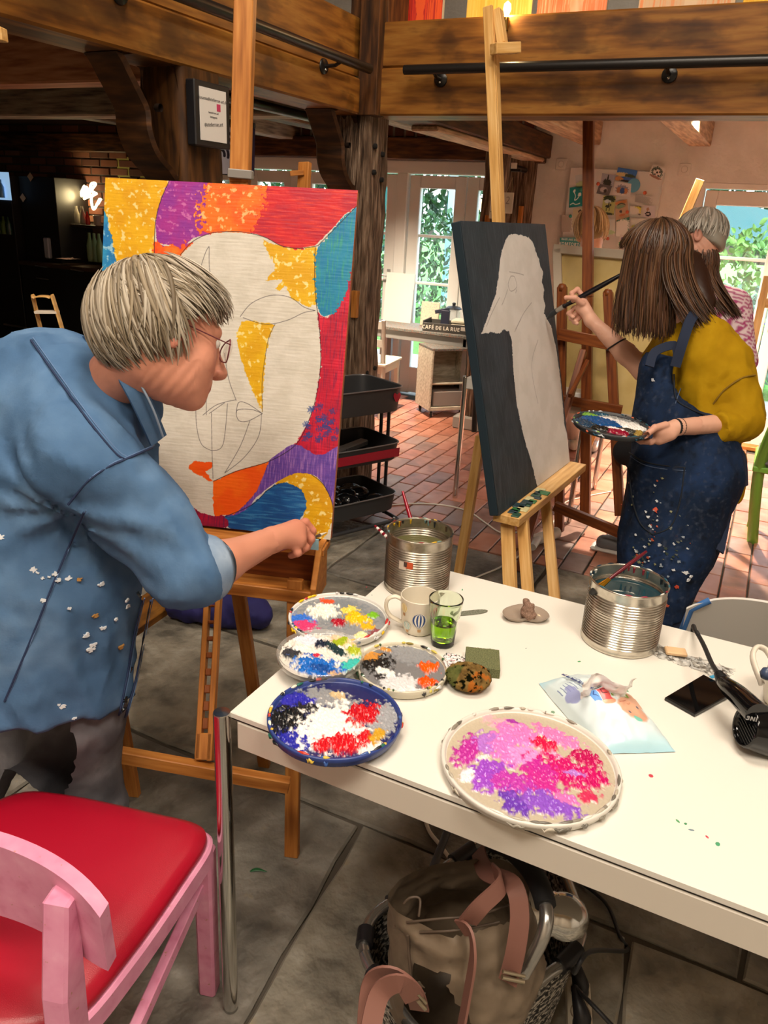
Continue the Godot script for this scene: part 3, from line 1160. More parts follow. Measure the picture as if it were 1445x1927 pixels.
# regions: [polygon, smooth?, colour a, b, c, jitter in pixels, kind]; kind 1: white flecks of canvas show, 2: streaks
func paint(w: int, h: int, ground: Array, regions: Array, sd: int) -> Array:
	var id := PackedByteArray()
	id.resize(w * h)
	for k in regions.size():
		var r: Array = regions[k]
		fill_id(id, w, h, smooth2(r[0], 4) if r[1] else r[0], k + 1)
	var all := [ground] + regions
	var n1 := bytes(noise(0.012, 4, FastNoiseLite.TYPE_SIMPLEX_SMOOTH, sd), w, h)
	var n2 := bytes(noise(0.07, 4, FastNoiseLite.TYPE_SIMPLEX_SMOOTH, sd + 1), w, h)
	var n3 := bytes(noise(0.03, 3, FastNoiseLite.TYPE_SIMPLEX_SMOOTH, sd + 2), w, h)
	var im := Image.create(w, h, false, Image.FORMAT_RGB8)
	var hi := Image.create(w, h, false, Image.FORMAT_L8)
	var out := PackedByteArray()
	out.resize(w * h * 3)
	var hb := PackedByteArray()
	hb.resize(w * h)
	var ca := []
	var cb := []
	var cc := []
	var jit := PackedFloat32Array()
	var kind := PackedInt32Array()
	for r in all:
		ca.append(Color(r[2]))
		cb.append(Color(r[3]))
		cc.append(Color(r[4]))
		jit.append(r[5])
		kind.append(r[6])
	for y in h:
		for x in w:
			var i := y * w + x
			var u := (n2[i] - 128) / 128.0
			var v := (n3[i] - 128) / 128.0
			var k := id[i]
			var j := jit[k]
			var xx := clampi(x + int(j * u * 1.4), 0, w - 1)
			var yy := clampi(y + int(j * v * 1.4), 0, h - 1)
			var k2 := id[yy * w + xx]
			if j <= 8.0 or jit[k2] > 8.0:
				k = k2
			var t := clampf((n1[i] - 128) / 90.0 + 0.5 + u * 0.25, 0.0, 1.0)
			var c: Color = ca[k].lerp(cb[k], t)
			var kd := kind[k]
			if kd == 1:
				var q := clampf((u + v * 0.8 + (n1[(i * 3) % (w * h)] - 128) / 160.0 - 0.42) * 3.0, 0.0, 0.85)
				c = c.lerp(cc[k], q)
			elif kd == 2:
				var s := (n2[(y / 5 * w + x * 3) % (w * h)] - 128) / 128.0
				c = c.lerp(cc[k], clampf(s * 1.6, 0.0, 0.8))
			elif kd == 3:
				var s := (n2[(y * 2 * w + x / 6) % (w * h)] - 128) / 128.0
				c = c.lerp(cc[k], clampf(s * 1.3, 0.0, 0.7))
			out[i * 3] = c.r8
			out[i * 3 + 1] = c.g8
			out[i * 3 + 2] = c.b8
			var wav := (n3[((y * 4) % h) * w + x / 3] - 128) * 0.7
			hb[i] = clampi(128 + int(u * 40.0 + wav + (40.0 if n2[(i * 5 + 77) % (w * h)] > 222 else 0.0)), 0, 255)
	im.set_data(w, h, false, Image.FORMAT_RGB8, out)
	hi.set_data(w, h, false, Image.FORMAT_L8, hb)
	return [im, hi]

func stroke(im: Image, p: PackedVector2Array, c: Color, width := 1.0, smooth := true) -> void:
	var w := im.get_width()
	var h := im.get_height()
	var q: Array = curve(Array(p), 8) if smooth else Array(p)
	for j in q.size() - 1:
		var a: Vector2 = q[j] * Vector2(w, h)
		var b: Vector2 = q[j + 1] * Vector2(w, h)
		var n := int(a.distance_to(b) * 1.5) + 1
		for s in n:
			var m := a.lerp(b, float(s) / n)
			var r := int(ceil(width))
			for dy in range(-r, r + 1):
				for dx in range(-r, r + 1):
					var x := int(m.x) + dx
					var y := int(m.y) + dy
					if x < 0 or y < 0 or x >= w or y >= h:
						continue
					var d := Vector2(x + 0.5, y + 0.5).distance_to(m)
					var k := clampf(width - d + 0.5, 0.0, 1.0) * c.a
					if k > 0.0:
						im.set_pixel(x, y, im.get_pixel(x, y).lerp(Color(c.r, c.g, c.b), k))

func blob(im: Image, at: Vector2, r: Vector2, c: Color, n: FastNoiseLite, rag := 0.25) -> void:
	var w := im.get_width()
	var h := im.get_height()
	var x0 := maxi(0, int((at.x - r.x * 1.5) * w))
	var x1 := mini(w, int((at.x + r.x * 1.5) * w))
	for y in range(maxi(0, int((at.y - r.y * 1.5) * h)), mini(h, int((at.y + r.y * 1.5) * h))):
		for x in range(x0, x1):
			var d := (Vector2((x + 0.5) / w, (y + 0.5) / h) - at) / r
			var e := d.length() + n.get_noise_2d(x, y) * rag * 2.0
			if e < 1.0:
				im.set_pixel(x, y, im.get_pixel(x, y).lerp(Color(c.r, c.g, c.b), c.a * clampf((1.0 - e) * 6.0, 0.0, 1.0)))

func picture(im: Image, rough: float, hi: Image = null, cm := 0.1) -> StandardMaterial3D:
	var m := fresh(Color.WHITE, rough)
	m.albedo_texture = ImageTexture.create_from_image(im)
	m.texture_repeat = false
	if hi != null:
		relief(m, ImageTexture.create_from_image(hi), cm)
	return m

# a stretched canvas as a thing: stretcher body and painted face. m maps x along its width, y up its height, z out of it
func canvas(called: String, label: String, m: Transform3D, w: float, h: float, d: float, face: Material, edge: Material, group := "") -> Node3D:
	var t := thing(called, label, "painting", Vector3.ZERO, 0.0, group)
	t.transform = m
	var g := G.new()
	g.box(Vector3(w, h, d), Vector3(0, 0, -d * 0.5 - 0.0005), 0.003)
	put("stretcher_edge", g, edge, t)
	var f := G.new()
	f.face([Vector3(-w / 2, h / 2, 0), Vector3(w / 2, h / 2, 0), Vector3(w / 2, -h / 2, 0), Vector3(-w / 2, -h / 2, 0)], Vector3.BACK, [Vector2(0, 0), Vector2(1, 0), Vector2(1, 1), Vector2(0, 1)])
	f.face([Vector3(-w / 2, h / 2, -0.001), Vector3(w / 2, h / 2, -0.001), Vector3(w / 2, -h / 2, -0.001), Vector3(-w / 2, -h / 2, -0.001)], Vector3.FORWARD)
	put("painted_face", f, face, t)
	return t

func build_paintings() -> void:
	# --- the large colourful face
	var white := [null, false, "d5cfc3", "cbc5b8", "dcd7cd", 3.0, 3]
	var yel := ["e3ac0c", "d89c06", "f0dca0"]
	var rg := [
		[pv([-0.019, -0.021, 0.278, -0.015, 0.239, 0.04, 0.218, 0.095, 0.212, 0.15, 0.215, 0.222, 0.157, 0.257, 0.102, 0.288, 0.068, 0.262, 0.041, 0.196, -0.001, 0.087, -0.015, 0.061]), true, yel[0], yel[1], "ecd9a0", 5.0, 1],
		[pv([-0.031, 0.061, 0.001, 0.09, 0.031, 0.158, 0.059, 0.234, 0.088, 0.289, 0.098, 0.361, 0.1, 0.532, 0.137, 0.763, 0.198, 0.938, 0.207, 1.095, 0.021, 1.111]), true, "1d76b4", "2a8fc0", "a9cfe0", 5.0, 1],
		[pv([0.275, -0.02, 0.425, -0.02, 0.415, 0.061, 0.408, 0.115, 0.441, 0.141, 0.372, 0.155, 0.327, 0.184, 0.287, 0.18, 0.224, 0.177, 0.215, 0.123, 0.225, 0.068, 0.246, 0.029]), false, "a3288c", "8d2a94", "c86fae", 22.0, 1],
		[pv([0.421, -0.02, 0.664, -0.023, 0.649, 0.062, 0.617, 0.133, 0.571, 0.132, 0.495, 0.134, 0.433, 0.141, 0.397, 0.126, 0.382, 0.083, 0.401, 0.029]), false, "ef5a0a", "f47012", "f8c088", 22.0, 1],
		[pv([0.212, 0.173, 0.256, 0.184, 0.327, 0.179, 0.373, 0.166, 0.313, 0.214, 0.267, 0.236, 0.211, 0.233]), false, "e8480e", "ee7a1a", "b03060", 12.0, 0],
		[pv([0.649, -0.022, 1.048, -0.026, 1.004, 0.039, 0.957, 0.067, 0.916, 0.106, 0.881, 0.133, 0.854, 0.156, 0.78, 0.168, 0.719, 0.162, 0.656, 0.141, 0.602, 0.13, 0.649, 0.062]), false, "c80f22", "b20a2c", "e4462a", 9.0, 3],
		[pv([0.646, 0.149, 0.688, 0.159, 0.742, 0.164, 0.787, 0.167, 0.859, 0.158, 0.861, 0.214, 0.874, 0.324, 0.852, 0.329, 0.817, 0.319, 0.774, 0.307, 0.752, 0.276, 0.723, 0.286, 0.711, 0.282, 0.739, 0.255, 0.667, 0.262, 0.706, 0.226, 0.676, 0.19]), false, "dfae08", "d6a004", "efe0a8", 7.0, 1],
		[pv([1.008, 0.037, 1.014, 0.191, 0.987, 0.283, 0.952, 0.342, 0.905, 0.358, 0.887, 0.337, 0.872, 0.316, 0.861, 0.246, 0.857, 0.171, 0.882, 0.141, 0.916, 0.11, 0.956, 0.072]), false, "0f78a8", "1b86ac", "3a9a80", 6.0, 2],
		[pv([1.013, 0.185, 1.006, 0.423, 1.011, 0.617, 1.018, 0.752, 0.931, 0.764, 0.827, 0.738, 0.869, 0.672, 0.898, 0.591, 0.908, 0.484, 0.894, 0.391, 0.882, 0.34, 0.912, 0.36, 0.951, 0.336, 0.986, 0.278]), true, "b80a30", "cf1237", "7c1440", 5.0, 2],
		[pv([1.019, 0.724, 1.01, 0.897, 0.953, 0.832, 0.904, 0.81, 0.835, 0.815, 0.774, 0.84, 0.729, 0.867, 0.684, 0.899, 0.656, 0.937, 0.61, 0.965, 0.561, 0.966, 0.668, 0.895, 0.703, 0.839, 0.722, 0.791, 0.774, 0.753, 0.834, 0.726, 0.93, 0.753]), true, "6a44a0", "5a3b98", "a878bc", 12.0, 2],
		[pv([0.763, 0.849, 0.834, 0.813, 0.905, 0.811, 0.954, 0.836, 0.994, 0.886, 1.001, 0.932, 0.978, 0.993, 0.935, 1.032, 0.882, 0.978, 0.891, 0.895, 0.854, 0.857, 0.806, 0.844]), true, "dfa80a", "d29808", "f0dfa0", 3.0, 1],
		[pv([0.545, 0.97, 0.609, 0.956, 0.67, 0.921, 0.73, 0.872, 0.775, 0.848, 0.822, 0.843, 0.871, 0.863, 0.893, 0.895, 0.882, 0.936, 0.849, 0.968, 0.821, 1.006, 0.728, 1.026, 0.646, 1.009, 0.58, 0.997]), true, "14589c", "0f4a8c", "4a90c4", 3.0, 3],
		[pv([0.505, 0.862, 0.598, 0.824, 0.731, 0.784, 0.717, 0.816, 0.69, 0.875, 0.654, 0.915, 0.601, 0.956, 0.517, 0.966, 0.509, 0.913]), false, "f0560a", "f4660e", "f08a30", 3.0, 0],
		[pv([0.4, 0.825, 0.428, 0.807, 0.484, 0.805, 0.501, 0.812, 0.486, 0.827, 0.474, 0.836, 0.502, 0.862, 0.455, 0.851, 0.418, 0.839]), true, "ef5a0c", "e8500a", "f08030", 3.0, 0],
		[pv([0.232, 0.816, 0.31, 0.884, 0.362, 0.919, 0.43, 0.949, 0.496, 0.966, 0.561, 0.964, 0.572, 0.998, 0.45, 1.002, 0.351, 1.002, 0.243, 1.001, 0.156, 0.941]), true, "b0123a", "8a1238", "5a1a4a", 4.0, 2],
		[pv([0.588, 0.379, 0.718, 0.383, 0.699, 0.424, 0.688, 0.475, 0.687, 0.553, 0.69, 0.641, 0.663, 0.606, 0.622, 0.546, 0.585, 0.481, 0.565, 0.42]), false, "dfae10", "d6a008", "eedc9a", 4.0, 1]]
	var pi := paint(640, 846, white, rg, 11)
	var im: Image = pi[0]
	var pencil := Color(0.25, 0.23, 0.25, 0.75)
	for s in [pv([0.414, 0.301, 0.406, 0.246, 0.422, 0.196, 0.436, 0.176]), pv([0.436, 0.179, 0.443, 0.244, 0.468, 0.287]), pv([0.576, 0.37, 0.619, 0.329, 0.694, 0.303, 0.77, 0.305, 0.826, 0.329, 0.872, 0.337]), pv([0.588, 0.372, 0.678, 0.386, 0.761, 0.371, 0.828, 0.345, 0.872, 0.337]), pv([0.717, 0.384, 0.696, 0.424, 0.686, 0.486, 0.681, 0.554, 0.69, 0.641]), pv([0.522, 0.479, 0.544, 0.551, 0.581, 0.614]), pv([0.447, 0.666, 0.503, 0.631, 0.58, 0.611]), pv([0.584, 0.651, 0.591, 0.619, 0.628, 0.62, 0.69, 0.645]), pv([0.69, 0.645, 0.646, 0.636, 0.587, 0.642, 0.595, 0.671, 0.633, 0.671, 0.69, 0.645]), pv([0.687, 0.647, 0.68, 0.714, 0.626, 0.781, 0.551, 0.833]), pv([0.641, 0.67, 0.608, 0.748, 0.551, 0.833]), pv([0.412, 0.599, 0.423, 0.697, 0.448, 0.753, 0.493, 0.77]), pv([0.455, 0.579, 0.461, 0.665]), pv([0.546, 0.625, 0.537, 0.747, 0.493, 0.77]), pv([0.482, 0.655, 0.493, 0.77, 0.504, 0.855]), pv([0.473, 0.659, 0.534, 0.623])]:
		stroke(im, s, pencil, 0.55)
	var dk := Color(0.12, 0.08, 0.1, 0.65)
	for s in [pv([0.275, -0.02, 0.239, 0.04, 0.218, 0.095, 0.212, 0.15, 0.215, 0.222]), pv([0.313, 0.214, 0.365, 0.168, 0.433, 0.141, 0.495, 0.133, 0.571, 0.131, 0.656, 0.142, 0.719, 0.162, 0.78, 0.167, 0.854, 0.158, 0.882, 0.141, 1.004, 0.039]), pv([0.854, 0.161, 0.86, 0.246, 0.875, 0.321, 0.891, 0.375, 0.908, 0.484, 0.898, 0.591, 0.869, 0.672, 0.827, 0.732, 0.73, 0.784, 0.598, 0.824, 0.505, 0.862]), pv([0.905, 0.811, 0.954, 0.836, 0.994, 0.886, 1.003, 0.932]), pv([0.561, 0.966, 0.67, 0.921, 0.73, 0.872, 0.775, 0.847])]:
		stroke(im, s, dk, 0.7)
	var n := noise(0.15, 2, FastNoiseLite.TYPE_SIMPLEX_SMOOTH, 5)
	for k in 26:   # blue dabs on the red
		var h := hash(k * 31)
		var p := pv([0.867, 0.666, 0.997, 0.629])
		blob(im, p[0].lerp(p[1], (h % 100) / 100.0) + Vector2(0, ((h / 100) % 100 - 40) * 0.0011), Vector2(0.012, 0.009), Color("2a3f88", 0.6), n, 0.5)
	var em := fresh("9a5a3c", 0.6)
	canvas("canvas", "large colourful half-finished canvas of a face on the tray easel before the woman in blue", Transform3D(Basis(Vector3(0.956, 0, -0.292), Vector3(-0.068, 0.973, -0.222), (Vector3(0.956, 0, -0.292)).cross(Vector3(-0.068, 0.973, -0.222))), Vector3(-1.146, 1.213, -1.468)), 0.603, 0.796, 0.02, picture(im, 0.42, pi[1], 0.05), em)
	# --- the dark canvas with the white penguin
	var p2 := paint(416, 512, [null, false, "25343f", "1c2b35", "3b4651", 3.0, 2], [[pv([0.574, 0.038, 0.493, 0.044, 0.424, 0.076, 0.361, 0.127, 0.316, 0.193, 0.268, 0.241, 0.167, 0.305, 0.064, 0.367, 0.153, 0.369, 0.237, 0.38, 0.308, 0.371, 0.362, 0.379, 0.386, 0.415, 0.361, 0.53, 0.354, 0.649, 0.392, 0.777, 0.452, 0.894, 0.495, 1.011, 0.519, 1.105, 1.133, 1.104, 0.977, 0.832, 0.988, 0.648, 0.973, 0.511, 0.93, 0.408, 0.873, 0.367, 0.841, 0.348, 0.877, 0.319, 0.858, 0.286, 0.886, 0.255, 0.86, 0.223, 0.897, 0.186, 0.861, 0.161, 0.856, 0.136, 0.826, 0.115, 0.813, 0.09, 0.792, 0.068, 0.714, 0.048, 0.632, 0.044]), false, "dedad6", "d6d2cd", "e2dfdb", 1.5, 0]], 31)
	var im2: Image = p2[0]
	var pen := Color(0.55, 0.53, 0.52, 0.8)
	for s in [pv([0.462, 0.189, 0.419, 0.216, 0.441, 0.242, 0.518, 0.23, 0.506, 0.194, 0.462, 0.189]), pv([0.449, 0.173, 0.557, 0.182, 0.623, 0.19]), pv([0.406, 0.234, 0.364, 0.261, 0.317, 0.286]), pv([0.515, 0.239, 0.496, 0.252]), pv([0.687, 0.297, 0.567, 0.331, 0.445, 0.381]), pv([0.303, 0.258, 0.195, 0.307, 0.122, 0.347]), pv([0.718, 0.444, 0.593, 0.536, 0.622, 0.688]), pv([0.526, 0.348, 0.429, 0.39])]:
		stroke(im2, s, pen, 0.5)
	canvas("canvas", "tall dark slate blue canvas with a blank white penguin shape on the pale easel", Transform3D(Basis(Vector3(0.07, 0, -0.998), Vector3(-0.241, 0.97, -0.017), (Vector3(0.07, 0, -0.998)).cross(Vector3(-0.241, 0.97, -0.017))), Vector3(-0.812, 1.06, -2.887)), 0.813, 0.997, 0.035, picture(im2, 0.55, p2[1], 0.02), fresh("1c2d38", 0.55))

# ------------------------------------------------------------------ easels
func build_easels() -> void:
	# tray easel of the large painting
	var e: Material = mats.easel
	var u := Vector3(0.956, 0, -0.292)
	var nn := Vector3(0.292, 0, 0.956)
	var br := Vector3(-1.146, 1.213, -1.468) + (Vector3(0.956, 0, -0.292)) * (0.603 * 0.5) - (Vector3(-0.068, 0.973, -0.222)) * (0.796 * 0.5)
	var t := thing("easel", "mid-brown wooden easel with a paint tray, carrying the large colourful face canvas", "easel", Vector3(br.x - 0.28, 0, br.z + 0.1))
	bar("ledge", br - u * 0.62 + nn * 0.012 - Vector3(0, 0.016, 0), br - u * 0.005 + nn * 0.012 - Vector3(0, 0.016, 0), 0.07, 0.018, e, t)
	bar("tray_back", br - u * 0.6 - Vector3(0, 0.068, 0), br - u * 0.02 - Vector3(0, 0.068, 0), 0.014, 0.09, mats.browneasel, t)
	bar("tray_floor", br - u * 0.6 + nn * 0.045 - Vector3(0, 0.118, 0), br - u * 0.02 + nn * 0.045 - Vector3(0, 0.118, 0), 0.1, 0.012, e, t)
	bar("tray_lip", br - u * 0.6 + nn * 0.098 - Vector3(0, 0.108, 0), br - u * 0.02 + nn * 0.098 - Vector3(0, 0.108, 0), 0.012, 0.032, e, t)
	var g := G.new()
	g.xf = Transform3D(Basis(nn, Vector3.UP, u), br - u * 0.016)
	g.prism(pv([-0.01, -0.125, 0.1, -0.125, 0.1, -0.085, 0.05, 0.0, -0.01, 0.0]), 0.014, 0.002)
	wput("tray_end", g, e, t)
	g = G.new()
	g.xf = Transform3D(Basis(nn, Vector3.UP, u), br - u * 0.605)
	g.prism(pv([-0.01, -0.125, 0.1, -0.125, 0.1, -0.085, 0.05, 0.0, -0.01, 0.0]), 0.014, 0.002)
	wput("tray_end", g, e, t)
	bar("mast", Vector3(-1.2, 1.604, -1.637), Vector3(-1.222, 2.055, -1.702), 0.046, 0.028, e, t, nn)
	bar("mast", Vector3(-1.2, 1.604, -1.637), Vector3(-1.087, 0.806, -1.417), 0.046, 0.028, e, t, nn)
	bar("clamp", Vector3(-1.216, 1.625, -1.614), Vector3(-1.164, 1.623, -1.638), 0.03, 0.02, plain("8d8a86", 0.4), t)
	bar("leg", Vector3(-0.865, 0.754, -1.369), Vector3(-0.824, 0, -1.3), 0.02, 0.036, e, t, u)
	bar("leg", Vector3(-1.362, 0.793, -1.234), Vector3(-1.327, 0, -1.268), 0.02, 0.036, e, t, u)
	bar("leg", Vector3(-1.036, 0.706, -1.374), Vector3(-1.083, 0, -1.552), 0.02, 0.034, e, t, u)
	bar("crossbar", Vector3(-1.082, 0.422, -1.004), Vector3(-0.749, 0.357, -1.169), 0.024, 0.032, e, t)
	# ratchet post with its slot of teeth
	var a := Vector3(-1.04, 0.746, -1.294)
	var b := Vector3(-0.92, 0.414, -1.089)
	for s in [-1, 1]:
		bar("ratchet_side", a + u * 0.0135 * s, b + u * 0.0135 * s, 0.022, 0.012, e, t, u)
	bar("ratchet_foot", b.lerp(a, 0.14), b, 0.022, 0.036, e, t, u)
	for k in 9:
		var p := b.lerp(a, 0.16 + k * 0.095)
		bar("ratchet_tooth", p, p.lerp(a, 0.07), 0.016, 0.014, mats.browneasel, t, u)
	# pale easel of the penguin canvas
	var q: Material = mats.paleeasel
	var n2 := Vector3(0.998, 0, 0.07)
	var bl := Vector3(-0.812, 1.06, -2.887) - (Vector3(0.07, 0, -0.998)) * (0.813 * 0.5) - (Vector3(-0.241, 0.97, -0.017)) * (0.997 * 0.5)
	var br2 := Vector3(-0.812, 1.06, -2.887) + (Vector3(0.07, 0, -0.998)) * (0.813 * 0.5) - (Vector3(-0.241, 0.97, -0.017)) * (0.997 * 0.5)
	var t2 := thing("easel", "pale wooden studio easel holding the dark penguin canvas, its tall mast before the right beam", "easel", Vector3(-0.75, 0, -2.9))
	bar("ledge", bl.lerp(br2, 0.03) + n2 * 0.02 - Vector3(0, 0.018, 0), br2 + (br2 - bl) * 0.02 + n2 * 0.02 - Vector3(0, 0.018, 0), 0.1, 0.032, q, t2)
	var g2 := G.new()   # dried green and dark paint on the ledge
	var r := RandomNumberGenerator.new()
	r.seed = 4
	for k in 14:
		var p := bl.lerp(br2, 0.06 + k * 0.03) + n2 * r.randf_range(0.02, 0.05) + Vector3(0, 0.0, 0)
		g2.tint(lin(["1d4a3a", "17353f", "2a6a3a", "c8c090", "12303a"][k % 5]))
		g2.box(Vector3(r.randf_range(0.02, 0.05), 0.006, r.randf_range(0.02, 0.05)), p, 0.0025)
	wput("dried_paint", g2, vcol(0.5), t2).set_meta("kind", "stuff")
	bar("mast", Vector3(-0.979, 1.525, -2.953), Vector3(-1.107, 2.225, -3.017), 0.036, 0.03, q, t2, n2)
	bar("mast_rail", Vector3(-0.983, 1.525, -2.928), Vector3(-1.119, 2.251, -2.998), 0.012, 0.036, q, t2, n2)
	bar("clamp", Vector3(-1.064, 2.108, -2.939), Vector3(-1.006, 2.126, -3.033), 0.04, 0.035, q, t2)
	bar("clamp_block", Vector3(-1.09, 2.241, -3.02), Vector3(-1.052, 2.13, -3.002), 0.04, 0.03, q, t2, n2)
	bar("mast", Vector3(-0.979, 1.525, -2.953), bl.lerp(br2, 0.5) - n2 * 0.03, 0.036, 0.03, q, t2, n2)
	bar("leg", Vector3(-0.705, 0.527, -2.545), Vector3(-0.617, 0.255, -2.41), 0.035, 0.045, q, t2, n2)
	bar("leg", Vector3(-0.665, 0.54, -2.594), Vector3(-0.565, 0.244, -2.466), 0.03, 0.04, q, t2, n2)
	bar("leg", Vector3(-0.671, 0.517, -2.937), Vector3(-0.503, 0.15, -2.656), 0.032, 0.04, q, t2, n2)
	bar("leg", Vector3(-0.917, 0.765, -2.785), Vector3(-0.955, 0.089, -2.772), 0.03, 0.036, q, t2, n2)
	var kn := G.new()
	kn.xf = Transform3D(Basis.IDENTITY, Vector3(-0.874, 0.743, -2.713))
	kn.lathe([[0.0, -0.012], [0.011, -0.008], [0.013, 0.0], [0.011, 0.008], [0.0, 0.012]], 12)
	wput("wing_nut", kn, plain("c9a65a", 0.3, 1.0), t2)
	# dark brown easel behind, seen from its back, with a big primed canvas
	var bm: Material = mats.browneasel
	var t3 := thing("easel", "dark brown easel behind the brush hand, tall mast rising over the pin board", "easel", Vector3(-0.619, 0, -4.002))
	bar("mast", Vector3(-1.041, 2.253, -4.259), Vector3(-0.852, 1.205, -4.074), 0.05, 0.04, bm, t3, Vector3.BACK)
	bar("mast", Vector3(-0.852, 1.205, -4.074), Vector3(-0.679, 0.084, -3.97), 0.05, 0.04, bm, t3, Vector3.BACK)
	bar("post", Vector3(-0.966, 1.252, -3.982), Vector3(-0.774, 0.029, -3.817), 0.045, 0.04, bm, t3, Vector3.BACK)
	bar("post", Vector3(-0.746, 1.243, -4.022), Vector3(-0.482, 0.187, -3.81), 0.045, 0.04, bm, t3, Vector3.BACK)
	bar("crossbar", Vector3(-0.934, 1.035, -3.891), Vector3(-0.676, 1.008, -3.93), 0.03, 0.055, bm, t3)
	bar("crossbar", Vector3(-0.857, 0.722, -3.84), Vector3(-0.566, 0.706, -3.875), 0.03, 0.045, bm, t3)
	bar("crossbar", Vector3(-0.788, 0.216, -3.678), Vector3(-0.415, 0.139, -3.679), 0.03, 0.05, bm, t3)
	bar("leg", Vector3(-0.774, 0.985, -3.779), Vector3(-0.828, 0, -3.283), 0.03, 0.045, bm, t3, Vector3.BACK)
	bar("stay", Vector3(-0.752, 0.935, -3.791), Vector3(-0.768, 0.801, -3.583), 0.018, 0.026, bm, t3, Vector3.BACK)
	for s in [Vector3(-0.966, 1.252, -3.982), Vector3(-0.746, 1.243, -4.022)]:
		var gg := G.new()
		gg.xf = Transform3D(Basis.IDENTITY, s)
		gg.lathe([[0.0, -0.02], [0.024, -0.02], [0.024, 0.0], [0.016, 0.014], [0.0, 0.018]], 14)
		wput("rounded_top", gg, bm, t3)
	var bc := thing("framed_canvas", "big wood-framed canvas seen from its bare yellowish back behind the dark easel", "canvas", Vector3(-0.867, 1.05, -4.297))
	var o := bc.position
	var bu := (Vector3(-0.744, 1.404, -4.389) - Vector3(-1.136, 1.411, -4.385)).normalized()
	var up := (Vector3(-1.136, 1.411, -4.385) - Vector3(-0.956, 0.684, -4.157)).normalized()
	var c0 := Vector3(-1.136, 1.411, -4.385)
	var c1 := c0 + bu * 0.72
	var h := up * 0.86
	var sheet := G.new()
	sheet.face([c0, c1, c1 - h, c0 - h], Vector3.BACK, [Vector2(0, 0), Vector2(1, 0), Vector2(1, 1), Vector2(0, 1)])
	wput("cloth", sheet, tri(fresh(Color.WHITE, 0.8), ntex(0.012, [0.0, "b59a5c", 0.5, "c4aa6c", 1.0, "cfb67c"], 90), Vector3.ONE), bc)
	var fm := plain("b9ab97", 0.7)
	var fw := bu.cross(up).normalized() * 0.012
	bar("frame_bar", c0 + fw, c1 + fw, 0.03, 0.045, fm, bc, up)
	bar("frame_bar", c0 - h + fw, c1 - h + fw, 0.03, 0.045, fm, bc, up)
	bar("frame_bar", c0 + bu * 0.02 + fw, c0 - h + bu * 0.02 + fw, 0.03, 0.045, fm, bc, bu)
	bar("frame_bar", c1 - bu * 0.02 + fw, c1 - h - bu * 0.02 + fw, 0.03, 0.045, fm, bc, bu)
	# tops of other easels
	single_easel("easel", "top of a pale easel with a clamp rising behind the large painting's upper right part", [[Vector3(-1.805, 1.726, -2.899), Vector3(-1.795, 1.497, -2.864), 0.05, 0.025], [Vector3(-1.849, 1.681, -2.858), Vector3(-1.8, 1.688, -2.884), 0.03, 0.02]], mats.easel)
	single_easel("easel", "pale easel mast slanting up behind the grey-haired woman, before the right wall", [[Vector3(-0.547, 1.83, -5.319), Vector3(-0.64, 1.428, -5.279), 0.05, 0.025]], q)
	single_easel("easel", "light orange-brown easel at the right picture edge before the right garden door", [[Vector3(-0.06, 1.351, -4.511), Vector3(-0.057, 0.878, -4.428), 0.035, 0.03], [Vector3(-0.072, 1.219, -4.508), Vector3(0.1, 1.237, -4.419), 0.03, 0.045]], q)
	single_easel("easel", "rounded pale mast top with a white stripe behind the blue shirt's shoulder", [], q)
	var rt := get_node("easel_006") as Node3D
	var rg := G.new()
	var ra := Vector3(-2.243, 1.236, -1.886)
	var rb := Vector3(-2.199, 0.862, -1.924)
	var rx := (Vector3(-2.186, 1.239, -1.915) - ra)
	var ru := (ra - rb).normalized()
	rg.xf = Transform3D(Basis(rx.normalized(), ru, rx.normalized().cross(ru)), (ra + rb) * 0.5 + rx * 0.5)
	var hh := (ra - rb).length() * 0.5
	var ww := rx.length() * 0.5 + 0.005
	rg.prism(smooth2(pv([-ww, -hh, ww, -hh, ww, hh - 0.03, ww * 0.7, hh - 0.005, 0, hh, -ww * 0.7, hh - 0.005, -ww, hh - 0.03]), 4), 0.03, 0.004)
	wput("mast", rg, q, rt)
	var sg := G.new()
	sg.xf = rg.xf
	sg.box(Vector3(ww * 2.0, 0.008, 0.031), Vector3(0, hh - 0.055, 0))
	wput("stripe", sg, plain("e8dccb", 0.6), rt)
	single_easel("easel_clamp", "block of a pale easel poking in at the left picture edge under the beam", [[Vector3(-1.867, 1.917, -1.527), Vector3(-1.832, 1.917, -1.543), 0.03, 0.034]], q)

func single_easel(called: String, label: String, bars: Array, m: Material) -> void:
	var t := thing(called, label, "easel", bars[0][1] if bars.size() else Vector3.ZERO)
	for k in bars.size():
		var b: Array = bars[k]
		bar("mast" if k == 0 else "clamp", b[0], b[1], b[2], b[3], m, t, Vector3.BACK if k == 0 else Vector3.UP)
	if bars.size() and called == "easel":   # carries on down to the floor
		var a: Vector3 = bars[0][0]
		var b: Vector3 = bars[0][1]
		var d := b - a
		var f := b + d * ((b.y) / maxf(-d.y, 0.05))
		bar("leg", b, Vector3(f.x, 0.0, f.z) if (f - b).length() < 2.5 else Vector3(b.x, 0, b.z), bars[0][2], bars[0][3], m, t, Vector3.BACK)
# ------------------------------------------------------------------ the white table and the chairs
func text(called: String, s: String, px: float, m: Material, parent: Node, xf: Transform3D, bold := false, face := "Droid Sans") -> MeshInstance3D:
	var f := SystemFont.new()
	f.font_names = PackedStringArray([face])
	if bold:
		f.font_weight = 700
	var t := TextMesh.new()
	t.text = s
	t.font = f
	t.font_size = 32
	t.pixel_size = px / 32.0
	t.depth = 0.0006
	t.curve_step = 1.5
	var o := put(called, t, m, parent)
	o.transform = xf
	return o

